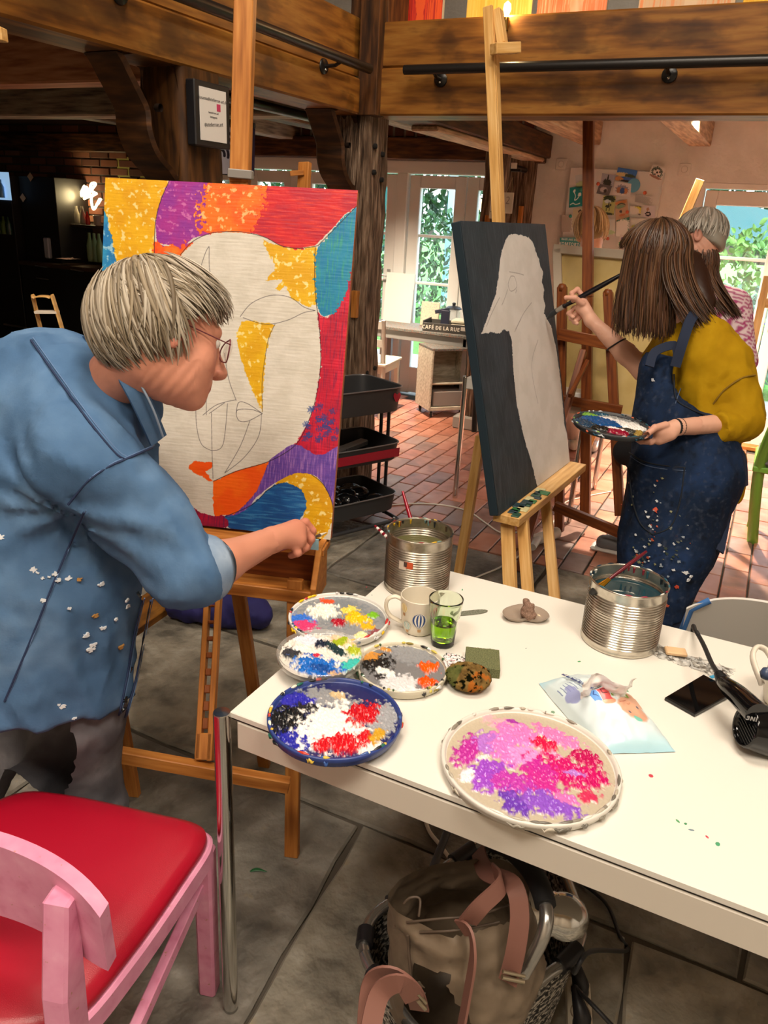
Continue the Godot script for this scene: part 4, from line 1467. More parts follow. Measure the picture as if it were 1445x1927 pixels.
func build_table() -> void:
	var t := thing("table", "long white table with chrome tube legs in the foreground, strewn with painting things", "table", Vector3(0.45, 0, -1.26))
	var x0 := -0.7
	var x1 := 1.7
	var z0 := -1.635
	var z1 := -0.9
	var m := relief(fresh("e2ded5", 0.32), ntex(0.03, [], 95, 4), 0.02)
	var g := G.new()
	g.box(Vector3(x1 - x0, 0.012, z1 - z0), Vector3((x0 + x1) * 0.5, 0.734, (z0 + z1) * 0.5), 0.0015)
	wput("tabletop", g, m, t)
	var sp := G.new()   # old paint specks on the top
	var r := RandomNumberGenerator.new()
	r.seed = 12
	var marks := pv([-0.689, -1.417, -0.718, -1.446, -0.618, -1.33, -0.324, -1.497, -0.366, -1.253, -0.285, -1.124, 0.039, -1.017, 0.048, -1.008, 0.07, -1.005, 0.085, -0.998, 0.028, -1.017, -0.486, -1.024, -0.206, -1.188, -0.1, -1.327, -0.312, -1.376, -0.023, -1.101, -0.52, -1.554, -0.204, -1.383])
	for k in marks.size():
		sp.tint(lin(["6a7f8c", "c04050", "4a9a70", "4c9a62", "8a8f94", "7a9a80", "3d8a5a"][k % 7]))
		sp.xf = Transform3D(Basis(Vector3.UP, r.randf() * TAU) * Basis.from_scale(Vector3(1, 1, r.randf_range(0.3, 0.9))), Vector3(marks[k].x, 0.7401, marks[k].y))
		sp.lathe([[0.002 + r.randf() * 0.003, 0.0], [0.001, 0.0006]], 7, false, true)
	wput("paint_specks", sp, vcol(0.4), t).set_meta("kind", "stuff")
	g = G.new()
	g.box(Vector3(x1 - x0 - 0.004, 0.004, z1 - z0 - 0.004), Vector3((x0 + x1) * 0.5, 0.727, (z0 + z1) * 0.5))
	wput("seam", g, plain("2a2624", 0.7), t)
	var ap := plain("d4ccc0", 0.4)
	for e in [[Vector3(x0 + 0.012, 0.695, z1 - 0.011), Vector3(x1, 0.695, z1 - 0.011)], [Vector3(x0 + 0.012, 0.695, z0 + 0.011), Vector3(x1, 0.695, z0 + 0.011)], [Vector3(x0 + 0.011, 0.695, z0 + 0.02), Vector3(x0 + 0.011, 0.695, z1 - 0.02)]]:
		bar("apron", e[0], e[1], 0.02, 0.06, ap, t, Vector3.UP, 0.004)
	g = G.new()
	g.box(Vector3(x1 - x0 - 0.05, 0.004, z1 - z0 - 0.05), Vector3((x0 + x1) * 0.5, 0.668, (z0 + z1) * 0.5))
	wput("underside", g, plain("c9c2b6", 0.6), t)
	for p in [Vector2(x0 - 0.013, z1 + 0.005), Vector2(x0 - 0.013, z0), Vector2(x1, z1 + 0.005), Vector2(x1, z0)]:
		g = G.new()
		g.xf.origin = Vector3(p.x, 0, p.y)
		g.lathe([[0.0, 0.0], [0.0145, 0.0], [0.0145, 0.012], [0.0155, 0.014], [0.0155, 0.735], [0.0145, 0.738], [0.0145, 0.738], [0.0, 0.7385]], 28, false, false)
		var leg := wput("leg", g, mats.chrome, t)

func palette(label: String, at: Vector3, R: float, lid: Material, base: String, blobs: Array, sd: int, rimcols := [], clearlid := false) -> Node3D:
	var t := thing("palette", label, "palette", at, 0.0, "round lids used as paint palettes")
	var g := G.new()
	g.lathe([[0.0, 0.0], [R * 0.95, 0.0], [R * 0.97, 0.002], [R * 0.985, 0.009], [R, 0.011], [R, 0.016], [R * 0.985, 0.018], [R * 0.955, 0.0175], [R * 0.945, 0.013], [R * 0.93, 0.0095], [0.0, 0.0095]], 72, false, false)
	put("lid", g, lid, t)
	var r := RandomNumberGenerator.new()
	r.seed = sd
	var n := noise(9.0, 3, FastNoiseLite.TYPE_SIMPLEX_SMOOTH, sd)
	var nf := noise(55.0, 3, FastNoiseLite.TYPE_SIMPLEX_SMOOTH, sd + 1)
	var p := G.new()
	p.tint(Color.WHITE)
	var bc := lin(base)
	var cols := []
	for b in blobs:
		cols.append(lin(b[4]))
	var rd := R * 0.935
	var nn := int(rd / 0.0011)
	var step := rd * 2.0 / nn
	var id := {}
	for j in nn + 1:
		for k in nn + 1:
			var q := Vector2(k * step - rd, j * step - rd)
			if q.length() > rd + step:
				continue
			q = q.limit_length(rd)
			var c := bc
			var h := 0.0004
			var w1 := n.get_noise_2d(q.x * 7.0, q.y * 7.0)
			var w2 := nf.get_noise_2d(q.x * 2.0, q.y * 4.5)
			var w3 := nf.get_noise_2d(q.x * 3.0 + 7.0, q.y * 3.0)
			for e in blobs.size():
				var b: Array = blobs[e]
				var d: Vector2 = (q - (b[0][0] - Vector2(at.x, at.z))).rotated(-deg_to_rad(b[3]))
				var f := Vector2(d.x / b[1], d.y / b[2]).length() + w1 * 0.6 + w3 * 0.22
				if f < 1.0:
					var s := clampf((1.0 - f) * 6.0, 0.0, 1.0)
					c = c.lerp(cols[e], s)
					h = lerpf(h, b[5] * (0.8 + 1.0 * w2 + 0.5 * w3), s)
			c = c * (1.0 + 0.22 * w2) if h > 0.001 else c * (1.0 + 0.12 * w3)
			p.col = c
			if clearlid and h < 0.0006:
				h = -0.002
			id[j * 1000 + k] = p.vert(Vector3(q.x, 0.0097 + h, q.y))
	for j in nn:
		for k in nn:
			var i0 := j * 1000 + k
			if id.has(i0) and id.has(i0 + 1) and id.has(i0 + 1000) and id.has(i0 + 1001):
				p.tri(id[i0], id[i0 + 1], id[i0 + 1001])
				p.tri(id[i0], id[i0 + 1001], id[i0 + 1000])
	put("paint", p, vcol(0.28, 0.55), t)
	if rimcols.size():
		var s := G.new()   # dabs of paint along the rim
		for k in 46:
			var a := r.randf() * TAU
			var len_ := r.randf_range(0.05, 0.22)
			s.tint(lin(rimcols[k % rimcols.size()]))
			var pts := []
			for e in 6:
				var aa := a + len_ * e / 5.0
				var rr := R * (0.965 if k % 3 else 1.0)
				pts.append(Vector3(cos(aa) * rr, (0.0175 if k % 3 else r.randf_range(0.006, 0.013)), sin(aa) * rr))
			s.tube(pts, [0.0006, 0.0022, 0.003, 0.0028, 0.002, 0.0005], 6)
		put("rim_paint", s, vcol(0.35), t).set_meta("kind", "stuff")
	return t

func build_table_things() -> void:
	var whitelid := plain("dcdad5", 0.35)
	palette("round lid palette with white, yellow and dark red paint farthest back at the table edge", Vector3(-0.687, 0.745, -1.259) + Vector3(0.0, 0, 0), 0.106, whitelid, "8f9296", [
		[pv([-0.706, -1.282]), 0.09, 0.07, 0, "7d858c", 0.001], [pv([-0.75, -1.205]), 0.035, 0.035, 0, "2f6fd0", 0.003], [pv([-0.73, -1.196]), 0.026, 0.022, 0, "d23a72", 0.004], [pv([-0.73, -1.267]), 0.036, 0.036, 0, "eeeade", 0.006], [pv([-0.677, -1.241]), 0.016, 0.016, 0, "a8102a", 0.006], [pv([-0.684, -1.301]), 0.02, 0.02, 0, "e8d060", 0.004], [pv([-0.652, -1.276]), 0.032, 0.026, 20, "f0bc10", 0.006], [pv([-0.619, -1.259]), 0.018, 0.014, 0, "e8b020", 0.004], [pv([-0.745, -1.311]), 0.018, 0.012, 0, "e0502a", 0.003], [pv([-0.631, -1.309]), 0.012, 0.014, 0, "7ab82a", 0.004], [pv([-0.613, -1.216]), 0.014, 0.02, 0, "efe4a8", 0.004], [pv([-0.591, -1.244]), 0.016, 0.02, 0, "8a4a50", 0.003], [pv([-0.641, -1.194]), 0.04, 0.016, 0, "b6b9bb", 0.003]], 3, ["e8c020", "202020", "d0d0d0", "c03030", "30507a"])
	palette("clear plastic lid palette with a big blue smear and olive dabs, overhanging the table", Vector3(-0.632, 0.764, -1.091), 0.083, clear(Color("eeeeea"), 0.12, 0.06), "d8d2c8", [
		[pv([-0.648, -1.103]), 0.062, 0.05, 0, "e6dcd4", 0.003], [pv([-0.621, -1.157]), 0.03, 0.02, 0, "e8c4a0", 0.003], [pv([-0.68, -1.122]), 0.03, 0.02, 0, "d8dcea", 0.003], [pv([-0.624, -1.146]), 0.012, 0.03, 10, "9aae20", 0.004], [pv([-0.585, -1.136]), 0.02, 0.016, 0, "a8b428", 0.004], [pv([-0.681, -1.069]), 0.022, 0.024, 0, "2a3038", 0.003], [pv([-0.673, -1.088]), 0.018, 0.012, 0, "eeeae6", 0.004], [pv([-0.566, -1.089]), 0.018, 0.03, 0, "3ab8b0", 0.003], [pv([-0.612, -1.05]), 0.052, 0.034, 4, "1466c0", 0.005], [pv([-0.603, -1.047]), 0.025, 0.012, 0, "0e4a98", 0.006], [pv([-0.647, -1.122]), 0.015, 0.016, 0, "182238", 0.006], [pv([-0.614, -1.119]), 0.03, 0.011, 20, "16343a", 0.005], [pv([-0.635, -1.081]), 0.006, 0.008, 0, "c02040", 0.004], [pv([-0.558, -1.046]), 0.03, 0.01, -15, "cfa468", 0.003]], 5, [], true)
	palette("round lid palette with grey and black smears and two orange dabs, beside the sponges", Vector3(-0.491, 0.742, -1.158), 0.087, plain("cfc8b4", 0.4), "78797c", [
		[pv([-0.534, -1.229]), 0.035, 0.02, 0, "3f4144", 0.003], [pv([-0.497, -1.213]), 0.05, 0.035, 0, "8d8f93", 0.002], [pv([-0.543, -1.149]), 0.035, 0.035, 20, "17181a", 0.004], [pv([-0.564, -1.163]), 0.016, 0.022, 30, "c88a3c", 0.003], [pv([-0.55, -1.202]), 0.016, 0.008, 0, "c98c40", 0.004], [pv([-0.498, -1.115]), 0.03, 0.02, 0, "232427", 0.003], [pv([-0.509, -1.129]), 0.03, 0.012, 15, "e8e6e2", 0.005], [pv([-0.474, -1.112]), 0.04, 0.03, -30, "d4d3d6", 0.003], [pv([-0.444, -1.102]), 0.03, 0.012, -20, "e2e0e2", 0.003], [pv([-0.448, -1.186]), 0.02, 0.02, 0, "f45a0a", 0.007], [pv([-0.431, -1.138]), 0.018, 0.018, 0, "f05008", 0.007]], 7, ["d0c060", "3a5a3a", "2a2a2a", "e0e0e0", "8a7a30"])
	# two stacked lids carry the blue palette
	var low := thing("paint_lid", "paint-streaked blue lid lying under the blue and red palette at the table corner", "lid", Vector3(-0.523, 0.74, -0.957))
	var g := G.new()
	g.lathe([[0.0, 0.0], [0.1, 0.0], [0.108, 0.003], [0.111, 0.01], [0.11, 0.013], [0.0, 0.013]], 64, false, false)
	put("body", g, tri(fresh(Color.WHITE, 0.4), ntex(0.03, [0.0, "10162e", 0.3, "20357a", 0.45, "2a489a", 0.6, "1a2140", 0.75, "cfc8a8", 0.82, "7a2a2a", 0.9, "c8d0d8", 1.0, "304a9a"], 96, 4), Vector3(9, 9, 9)), low)
	palette("round lid palette with ultramarine, a white pool and bright red dabs at the table corner", Vector3(-0.518, 0.753, -0.947), 0.113, plain("2c3f80", 0.35), "232a5e", [
		[pv([-0.548, -0.988]), 0.07, 0.03, 0, "8a8d92", 0.002], [pv([-0.446, -0.982]), 0.03, 0.06, -10, "9a9ca2", 0.003], [pv([-0.544, -1.005]), 0.02, 0.01, 0, "c8b088", 0.004], [pv([-0.597, -0.951]), 0.04, 0.03, 0, "2a2aa8", 0.004], [pv([-0.539, -0.874]), 0.04, 0.05, 40, "2428a0", 0.004], [pv([-0.583, -0.906]), 0.035, 0.045, 20, "15161a", 0.005], [pv([-0.561, -0.95]), 0.04, 0.015, -20, "1c1d24", 0.004], [pv([-0.506, -0.923]), 0.062, 0.075, -10, "efebe6", 0.004], [pv([-0.445, -0.916]), 0.03, 0.03, 0, "e8e4e0", 0.003], [pv([-0.482, -0.979]), 0.029, 0.036, 0, "c2101e", 0.007], [pv([-0.497, -0.876]), 0.017, 0.022, 0, "d21420", 0.008], [pv([-0.47, -0.894]), 0.024, 0.03, 0, "cf121e", 0.009], [pv([-0.447, -0.923]), 0.016, 0.02, 0, "d01622", 0.008], [pv([-0.434, -0.94]), 0.012, 0.022, 0, "c89a2a", 0.004]], 9, ["1a2a6a", "e8e4d0", "20222a", "c03a2a", "3a5a9a", "d0b040", "2a6a5a"])
	palette("largest lid palette, full of pink, magenta and violet paint, at the front table edge", Vector3(-0.2, 0.742, -1.016), 0.142, plain("d6d2ca", 0.35), "b9ae9a", [
		[pv([-0.26, -1.091]), 0.05, 0.02, 0, "d9a6b0", 0.002], [pv([-0.295, -0.997]), 0.022, 0.046, 0, "b8309a", 0.005], [pv([-0.269, -1.035]), 0.03, 0.036, 0, "b070cc", 0.003], [pv([-0.236, -1.073]), 0.045, 0.035, 10, "e47ac0", 0.004], [pv([-0.239, -1.026]), 0.03, 0.045, -30, "dc78c4", 0.004], [pv([-0.178, -1.103]), 0.05, 0.02, 12, "ee7ab8", 0.004], [pv([-0.209, -1.029]), 0.03, 0.03, 0, "d890d0", 0.003], [pv([-0.178, -1.054]), 0.03, 0.014, 10, "f0a0c4", 0.003], [pv([-0.191, -1.071]), 0.023, 0.018, 10, "d8104a", 0.007], [pv([-0.265, -0.986]), 0.014, 0.014, 0, "f0dcd4", 0.004], [pv([-0.245, -0.956]), 0.036, 0.04, 10, "9a48c4", 0.004], [pv([-0.145, -1.023]), 0.06, 0.034, 0, "c8106a", 0.005], [pv([-0.121, -1.069]), 0.026, 0.024, 30, "b80e58", 0.006], [pv([-0.108, -1.031]), 0.03, 0.026, 0, "c60f66", 0.006], [pv([-0.181, -1.003]), 0.03, 0.03, 0, "c02a96", 0.004], [pv([-0.173, -0.974]), 0.04, 0.03, 20, "c42a90", 0.004], [pv([-0.208, -0.954]), 0.036, 0.03, -5, "b838a8", 0.004], [pv([-0.131, -1.025]), 0.02, 0.007, -12, "b47ad0", 0.006], [pv([-0.192, -0.919]), 0.03, 0.024, 20, "6a3ab0", 0.004], [pv([-0.148, -0.941]), 0.05, 0.026, -5, "8a50c4", 0.004], [pv([-0.127, -0.965]), 0.022, 0.012, 0, "d070b8", 0.003], [pv([-0.1, -0.986]), 0.018, 0.014, -20, "c8305a", 0.003], [pv([-0.277, -0.937]), 0.012, 0.018, 0, "f0e0e8", 0.004], [pv([-0.256, -1.106]), 0.012, 0.006, 0, "a030a0", 0.003]], 13, ["8a8478", "6a655c", "d8d4cc", "b0a898"])
	tin_can("large ribbed tin can of murky olive water with two brush handles standing in it", Vector3(-0.622, 0.74, -1.516), 0.0755, 0.142, "5d5a3a", 0.1, 1)
	tin_can("large bright ribbed tin can of dark blue-green water with a brush across its rim", Vector3(-0.151, 0.74, -1.516), 0.078, 0.14, "1f3a42", 0.108, 2)
	brush("paintbrush", "slim metallic red brush handle standing in the olive water can", Vector3(-0.737, 0.909, -1.662), Vector3(-0.632, 0.8, -1.558), "8c1526", "a03030", 0.005)
	brush("paintbrush", "short white and dark red spotted brush handle leaning out of the olive water can", Vector3(-0.753, 0.852, -1.547), Vector3(-0.666, 0.827, -1.506), "7a1a2a", "e8e0dc", 0.0045, true)
	var b3 := brush("paintbrush", "brush with dark red handle and gold ferrule lying over the blue-green water can", Vector3(-0.135, 0.922, -1.584), Vector3(-0.189, 0.879, -1.499), "5a1420", "4a1018", 0.0045)
	var fa := Vector3(-0.189, 0.879, -1.499)
	var fb := Vector3(-0.203, 0.868, -1.475)
	var fc := Vector3(-0.214, 0.855, -1.459)
	g = G.new()
	g.tube([fa, fb], [0.0048, 0.0085], 12, 0.7)
	wput("ferrule", g, plain("c8952c", 0.25, 1.0), b3)
	g = G.new()
	g.tube([fb, fb.lerp(fc, 0.6), fc], [0.0085, 0.0095, 0.006], 12, 0.5)
	wput("bristles", g, plain("1a1814", 0.8), b3)
	# mug with hot-air balloons
	var mug := thing("mug", "cream mug printed with a blue striped hot-air balloon, beside the tumbler of green liquid", "mug", Vector3(-0.533, 0.74, -1.327))
	g = G.new()
	g.lathe([[0.0, 0.002], [0.026, 0.0], [0.03, 0.003], [0.036, 0.02], [0.0395, 0.05], [0.041, 0.082], [0.0405, 0.084], [0.0385, 0.083], [0.037, 0.05], [0.033, 0.02], [0.026, 0.008], [0.0, 0.007]], 48, false, false)
	var mi := Image.create(512, 256, false, Image.FORMAT_RGB8)
	mi.fill(Color("dcd4c2"))
	var sn := noise(0.05, 2)
	put("body", g, plain("dfd7c6", 0.25), mug)
	# balloons: striped discs laid on the wall
	for e in [[0.0, 0.043, 0.0155, ["2a4a88", "e8e4d8"]], [-0.72, 0.026, 0.009, ["7ab0b4", "e8e0d0"]], [-0.95, 0.064, 0.01, ["d8b860", "efe6c8"]], [0.75, 0.06, 0.011, ["d86a6a", "efe0d0"]]]:
		var bg := G.new()
		var facing: float = 1.13 - e[0]
		for k in 8:
			bg.tint(lin(e[3][k % 2]))
			var u0 := -1.0 + k * 0.25
			for j in 6:
				var q := []
				for s in [[u0, j], [u0 + 0.25, j], [u0 + 0.25, j + 1], [u0, j + 1]]:
					var v: float = -1.0 + s[1] / 3.0
					var half := sqrt(maxf(0.0, 1.0 - v * v)) * (1.0 if v > -0.2 else 1.0 - (-v - 0.2) * 0.4)
					var y: float = e[1] + v * e[2] * 1.15
					var rr := 0.0402 + clampf((y - 0.05) * 0.05, -0.01, 0.002) - maxf(0.0, 0.03 - y) * 0.12
					var an: float = facing - s[0] * half * e[2] / 0.04
					q.append(Vector3(cos(an) * rr, y, sin(an) * rr))
				bg.face(q, Vector3(cos(facing), 0, sin(facing)))
		bg.tint(lin("b58a5a"))
		var by: float = e[1] - e[2] * 1.75
		var br2 := 0.0402 - maxf(0.0, 0.05 - by) * 0.09
		bg.face([Vector3(cos(facing + 0.08) * br2, by, sin(facing + 0.08) * br2), Vector3(cos(facing - 0.08) * br2, by, sin(facing - 0.08) * br2), Vector3(cos(facing - 0.1) * (br2 + 0.0006), by + 0.006, sin(facing - 0.1) * (br2 + 0.0006)), Vector3(cos(facing + 0.1) * (br2 + 0.0006), by + 0.006, sin(facing + 0.1) * (br2 + 0.0006))], Vector3(cos(facing), 0, sin(facing)))
		put("printed_balloon", bg, vcol(0.3), mug)
	g = G.new()
	var hd := Vector3(-0.9, 0, 0.42).normalized()
	var hp := []
	for q in [[0.037, 0.07], [0.052, 0.077], [0.067, 0.07], [0.07, 0.052], [0.061, 0.032], [0.036, 0.018]]:
		hp.append(hd * q[0] + Vector3(0, q[1], 0))
	g.tube(curve(hp, 5), 0.0042, 10, 1.5, true, Vector3(-hd.z, 0, hd.x))
	put("handle", g, plain("dfd7c6", 0.25), mug)
	# tumbler with green liquid
	var gl := thing("tumbler", "faceted clear tumbler half full of bright green liquid", "glass", Vector3(-0.468, 0.74, -1.304))
	g = G.new()
	var outer := [[0.0, 0.0], [0.023, 0.0], [0.0245, 0.003], [0.026, 0.02], [0.0292, 0.06], [0.031, 0.066], [0.0345, 0.098], [0.0348, 0.105], [0.0335, 0.1055], [0.0328, 0.1], [0.0292, 0.067], [0.0275, 0.06], [0.0235, 0.014], [0.02, 0.0105], [0.0, 0.01]]
	var rings := []
	for q in outer:
		var ring := []
		for k in 54:
			var a := TAU * k / 54
			var fac := 1.0
			if q[1] > 0.002 and q[1] < 0.062 and q[0] > 0.0238:
				var s := fposmod(a, TAU / 9.0) - PI / 9.0
				fac = lerpf(1.0, cos(PI / 9.0) / cos(s), 0.75) * 1.0
			ring.append(Vector3(cos(a) * q[0] * fac, q[1], sin(a) * q[0] * fac))
		rings.append(ring)
	g.loft(rings, false, false)
	put("body", g, solid_glass(Color("eef8e6")), gl)
	g = G.new()
	g.lathe([[0.0, 0.0102], [0.0198, 0.0107], [0.0232, 0.0142], [0.0262, 0.05], [0.0262, 0.0505], [0.0, 0.0505]], 40, false, false)
	put("green_liquid", g, solid_glass(Color("a6e01e"), 0.033), gl)
	# palette knife
	var kn := thing("palette_knife", "grey-green stained palette knife blade lying behind the tumbler", "palette knife", Vector3(-0.46, 0.74, -1.464))
	g = G.new()
	var ka := Vector3(-0.49, 0.742, -1.43)
	var kb := Vector3(-0.433, 0.742, -1.485)
	g.xf = Transform3D(Basis((kb - ka).normalized(), (kb - ka).normalized().cross(Vector3.UP), Vector3.UP), (ka + kb) * 0.5)
	var kl := (kb - ka).length() * 0.5
	g.prism(smooth2(pv([-kl, -0.006, 0, -0.009, kl * 0.7, -0.007, kl, 0, kl * 0.7, 0.007, 0, 0.009, -kl, 0.006]), 3), 0.0015)
	wput("blade", g, tri(fresh(Color.WHITE, 0.45, 0.3), ntex(0.05, [0.0, "5e6657", 0.6, "86897a", 1.0, "a9a99a"], 97), Vector3(8, 8, 8)), kn)
	# heart-shaped dish with a lump of clay
	var dish := thing("heart_dish", "small glossy taupe heart-shaped dish holding a brown lump", "dish", Vector3(-0.355, 0.74, -1.506), 0.44)
	g = G.new()
	var heart := smooth2(pv([0.0, 0.03, -0.022, 0.038, -0.046, 0.03, -0.05, 0.004, -0.034, -0.018, 0.0, -0.036, 0.034, -0.026, 0.05, -0.004, 0.05, 0.022, 0.03, 0.036, 0.012, 0.034]), 4)
	rings = []
	for q in [[0.6, 0.0], [0.85, 0.003], [0.98, 0.011], [1.0, 0.0125], [0.97, 0.012], [0.82, 0.0065], [0.5, 0.005]]:
		var ring := []
		for k in heart.size():
			ring.append(Vector3(heart[k].x * q[0], q[1], heart[k].y * q[0]))
		rings.append(ring)
	if Geometry2D.is_polygon_clockwise(heart):
		for ring in rings:
			ring.reverse()
	g.loft(rings, true, true)
	put("bowl", g, plain("9c8c7e", 0.15), dish)
	var f := Field.new(Vector3(-0.03, 0, -0.03), Vector3(0.03, 0.06, 0.03), 0.003)
	f.ell(Vector3(0, 0.022, 0), Basis(Vector3.FORWARD, 0.5), Vector3(0.012, 0.02, 0.014), 0.006)
	f.ell(Vector3(0.005, 0.014, 0.004), Basis.IDENTITY, Vector3(0.016, 0.012, 0.012), 0.006)
	f.ell(Vector3(-0.006, 0.038, -0.003), Basis.IDENTITY, Vector3(0.008, 0.009, 0.01), 0.004)
	g = G.new()
	var ln := noise(60.0, 3)
	f.mesh(g, null, func(p, n): return ln.get_noise_3dv(p) * 0.004)
	var lump := single("clay_lump", g, tri(fresh(Color.WHITE, 0.9), ntex(0.04, [0.0, "4f3a2c", 0.5, "86695a", 1.0, "a58a78"], 98), Vector3(14, 14, 14)), "rough brown lump lying in the heart-shaped dish", "clay")
	lump.position = Vector3(-0.346, 0.745, -1.49)
	# sponges and a crumpled tissue
	var sq := thing("sponge", "flat square olive-green sponge leaning behind the round brown one", "sponge", Vector3(-0.368, 0.74, -1.264), 0.35)
	g = G.new()
	var sp := noise(140.0, 2)
	g.grid(22, 22, func(u, w): return Vector3((u - 0.5) * 0.066, 0.019 + sp.get_noise_2d(u * 0.35, w * 0.35) * 0.0022, (w - 0.5) * 0.074))
	for e in 4:
		var bs := Basis(Vector3.UP, e * PI / 2)
		var hw: float = [0.037, 0.033, 0.037, 0.033][e]
		var hl: float = [0.033, 0.037, 0.033, 0.037][e]
		g.grid(16, 4, func(u, w): return bs * Vector3((u - 0.5) * hl * 2.0, 0.019 * (1.0 - w), hw))
	put("body", g, tri(fresh(Color.WHITE, 0.95), ntex(0.09, [0.0, "2e3320", 0.35, "585c3c", 0.7, "72744f", 1.0, "84855c"], 99, 3), Vector3(9, 9, 9)), sq)
	f = Field.new(Vector3(-0.06, -0.005, -0.06), Vector3(0.06, 0.05, 0.06), 0.0026)
	f.ell(Vector3(0, 0.02, 0), Basis.IDENTITY, Vector3(0.043, 0.021, 0.04), 0.01)
	var hr := RandomNumberGenerator.new()
	hr.seed = 3
	for k in 46:
		var a := hr.randf() * TAU
		var q := sqrt(hr.randf()) * 0.041
		f.ell(Vector3(cos(a) * q, 0.022 + 0.02 * sqrt(maxf(0.0, 1.0 - pow(q / 0.043, 2))) - 0.002, sin(a) * q), Basis.IDENTITY, Vector3.ONE * hr.randf_range(0.003, 0.0068), 0.003, true)
	g = G.new()
	var bn := noise(18.0, 3)
	f.mesh(g, func(p):
		var v := bn.get_noise_3dv(p * 2.0)
		var c := lin("5a4526").lerp(lin("8a7040"), clampf(v + 0.5, 0, 1))
		if p.x > 0.012 and v > 0.05:
			c = lin("9a5a24")
		if p.x < -0.01 and p.z > 0.0:
			c = c.lerp(lin("4e5a30"), 0.8)
		if bn.get_noise_3dv(p * 3.0 + Vector3(4, 4, 4)) > 0.22:
			c = lin("14100c")
		return c, func(p, n): return bn.get_noise_3dv(p * 9.0) * 0.0025)
	var rs := single("sponge", g, vcol(0.95, 0.2), "round holey brown natural sponge with black paint stains in front of the square sponge", "sponge")
	rs.position = Vector3(-0.369, 0.74, -1.188)
	g = crumple(0.026, 0.03, 5, Color("ece6e4"), Color("c85a70"))
	var ti := single("tissue", g, vcol(0.9), "small crumpled white tissue with red paint stains between the sponges and the tumbler", "tissue")
	ti.position = Vector3(-0.42, 0.74, -1.251)
	# smartphone
	var ph := thing("smartphone", "black smartphone lying face up at the right of the table", "smartphone", Vector3(0.021, 0.74, -1.379))
	g = G.new()
	var pc := pv([-0.033, -1.331, 0.023, -1.304, 0.085, -1.422, 0.023, -1.452])
	g.xf = Transform3D(Basis(Vector3.RIGHT, PI / 2), Vector3(0, 0.744, 0))
	g.prism(pc, 0.008, 0.0015)
	wput("case", g, plain("121214", 0.25), ph)
	var mid := (pc[0] + pc[2]) * 0.5
	var sc := PackedVector2Array()
	for q in pc:
		sc.append(mid + (q - mid) * 0.93)
	g = G.new()
	g.face([Vector3(sc[0].x, 0.7484, sc[0].y), Vector3(sc[1].x, 0.7484, sc[1].y), Vector3(sc[2].x, 0.7484, sc[2].y), Vector3(sc[3].x, 0.7484, sc[3].y)], Vector3.UP)
	wput("screen", g, plain("060607", 0.04), ph)
	# hair dryer
	var hdn := thing("hair_dryer", "glossy black hair dryer lying at the right picture edge, its handle towards the phone", "hair dryer", Vector3(0.14, 0.74, -1.312))
	g = G.new()
	var ax := Vector3(0.874, -0.185, -0.449)
	var c0 := Vector3(0.1, 0.789, -1.246)
	var fr := look(c0, ax, Vector3(0.132, 0.981, 0.14))
	var tr := Transform3D(Basis(-fr.basis.y, fr.basis.x, fr.basis.z), c0)
	g.xf = tr
	g.lathe([[0.0, 0.012], [0.03, 0.012], [0.031, 0.0], [0.034, -0.002], [0.036, 0.002], [0.041, 0.03], [0.046, 0.07], [0.049, 0.11], [0.046, 0.15], [0.035, 0.18], [0.0, 0.19]], 40, false, false)
	wput("body", g, mats.gloss, hdn)
	g = G.new()
	for k in 11:
		var yy := -0.028 + k * 0.0056
		var hl := sqrt(maxf(0.0001, 0.03 * 0.03 - yy * yy))
		g.xf = tr
		g.box(Vector3(0.0014, 0.004, hl * 2.0), Vector3(yy, 0.006, 0))
	wput("grille", g, plain("1c1c1e", 0.5), hdn)
	g = G.new()
	g.tube(curve([Vector3(0.113, 0.819, -1.241), Vector3(0.083, 0.815, -1.291), Vector3(0.065, 0.809, -1.321), Vector3(0.056, 0.806, -1.34)], 5), [0.021, 0.021, 0.02, 0.0195, 0.019, 0.0185, 0.018, 0.0175, 0.017, 0.0165, 0.016, 0.015, 0.0145, 0.014, 0.013, 0.012], 20)
	wput("handle", g, mats.gloss, hdn)
	g = G.new()
	for k in 7:
		g.tube([Vector3(0.056, 0.806, -1.34).lerp(Vector3(0.045, 0.81, -1.36), k / 7.0), Vector3(0.056, 0.806, -1.34).lerp(Vector3(0.045, 0.81, -1.36), k / 7.0 + 0.09)], 0.0125 - k * 0.0007, 16)
	wput("cable_guard", g, plain("141416", 0.4), hdn)
	g = G.new()
	g.tube(curve([Vector3(0.045, 0.81, -1.36), Vector3(0.033, 0.808, -1.389), Vector3(0.013, 0.804, -1.461), Vector3(0.001, 0.798, -1.506), Vector3(-0.008, 0.793, -1.536), Vector3(-0.014, 0.726, -1.655), Vector3(0.02, 0.5, -1.68)], 8), 0.0045, 10)
	wput("cable", g, mats.darkcable, hdn)
	text("lettering", "3Ni", 0.012, plain("8a8a8c", 0.4), hdn, hdn.global_transform.affine_inverse() * Transform3D(Basis(ax, (Vector3(0.038, 0.981, 0.188)).normalized(), ax.cross((Vector3(0.038, 0.981, 0.188)).normalized())), Vector3(0.103, 0.831, -1.204)), true)
	# crumpled clear bag
	g = crumple(0.075, 0.02, 9, Color.WHITE, Color.WHITE, 3.2)
	var bg := thing("plastic_bag", "crumpled clear plastic bag behind the phone, with a pale cracker inside", "bag", Vector3(-0.004, 0.74, -1.503), -0.12)
	var bagm := fresh(Color(0.93, 0.93, 0.92, 0.4), 0.3)
	bagm.transparency = BaseMaterial3D.TRANSPARENCY_ALPHA
	put("film", g, bagm, bg)
	g = G.new()
	g.xf = Transform3D(Basis(Vector3.UP, 0.3), Vector3(-0.036, 0.748, -1.513))
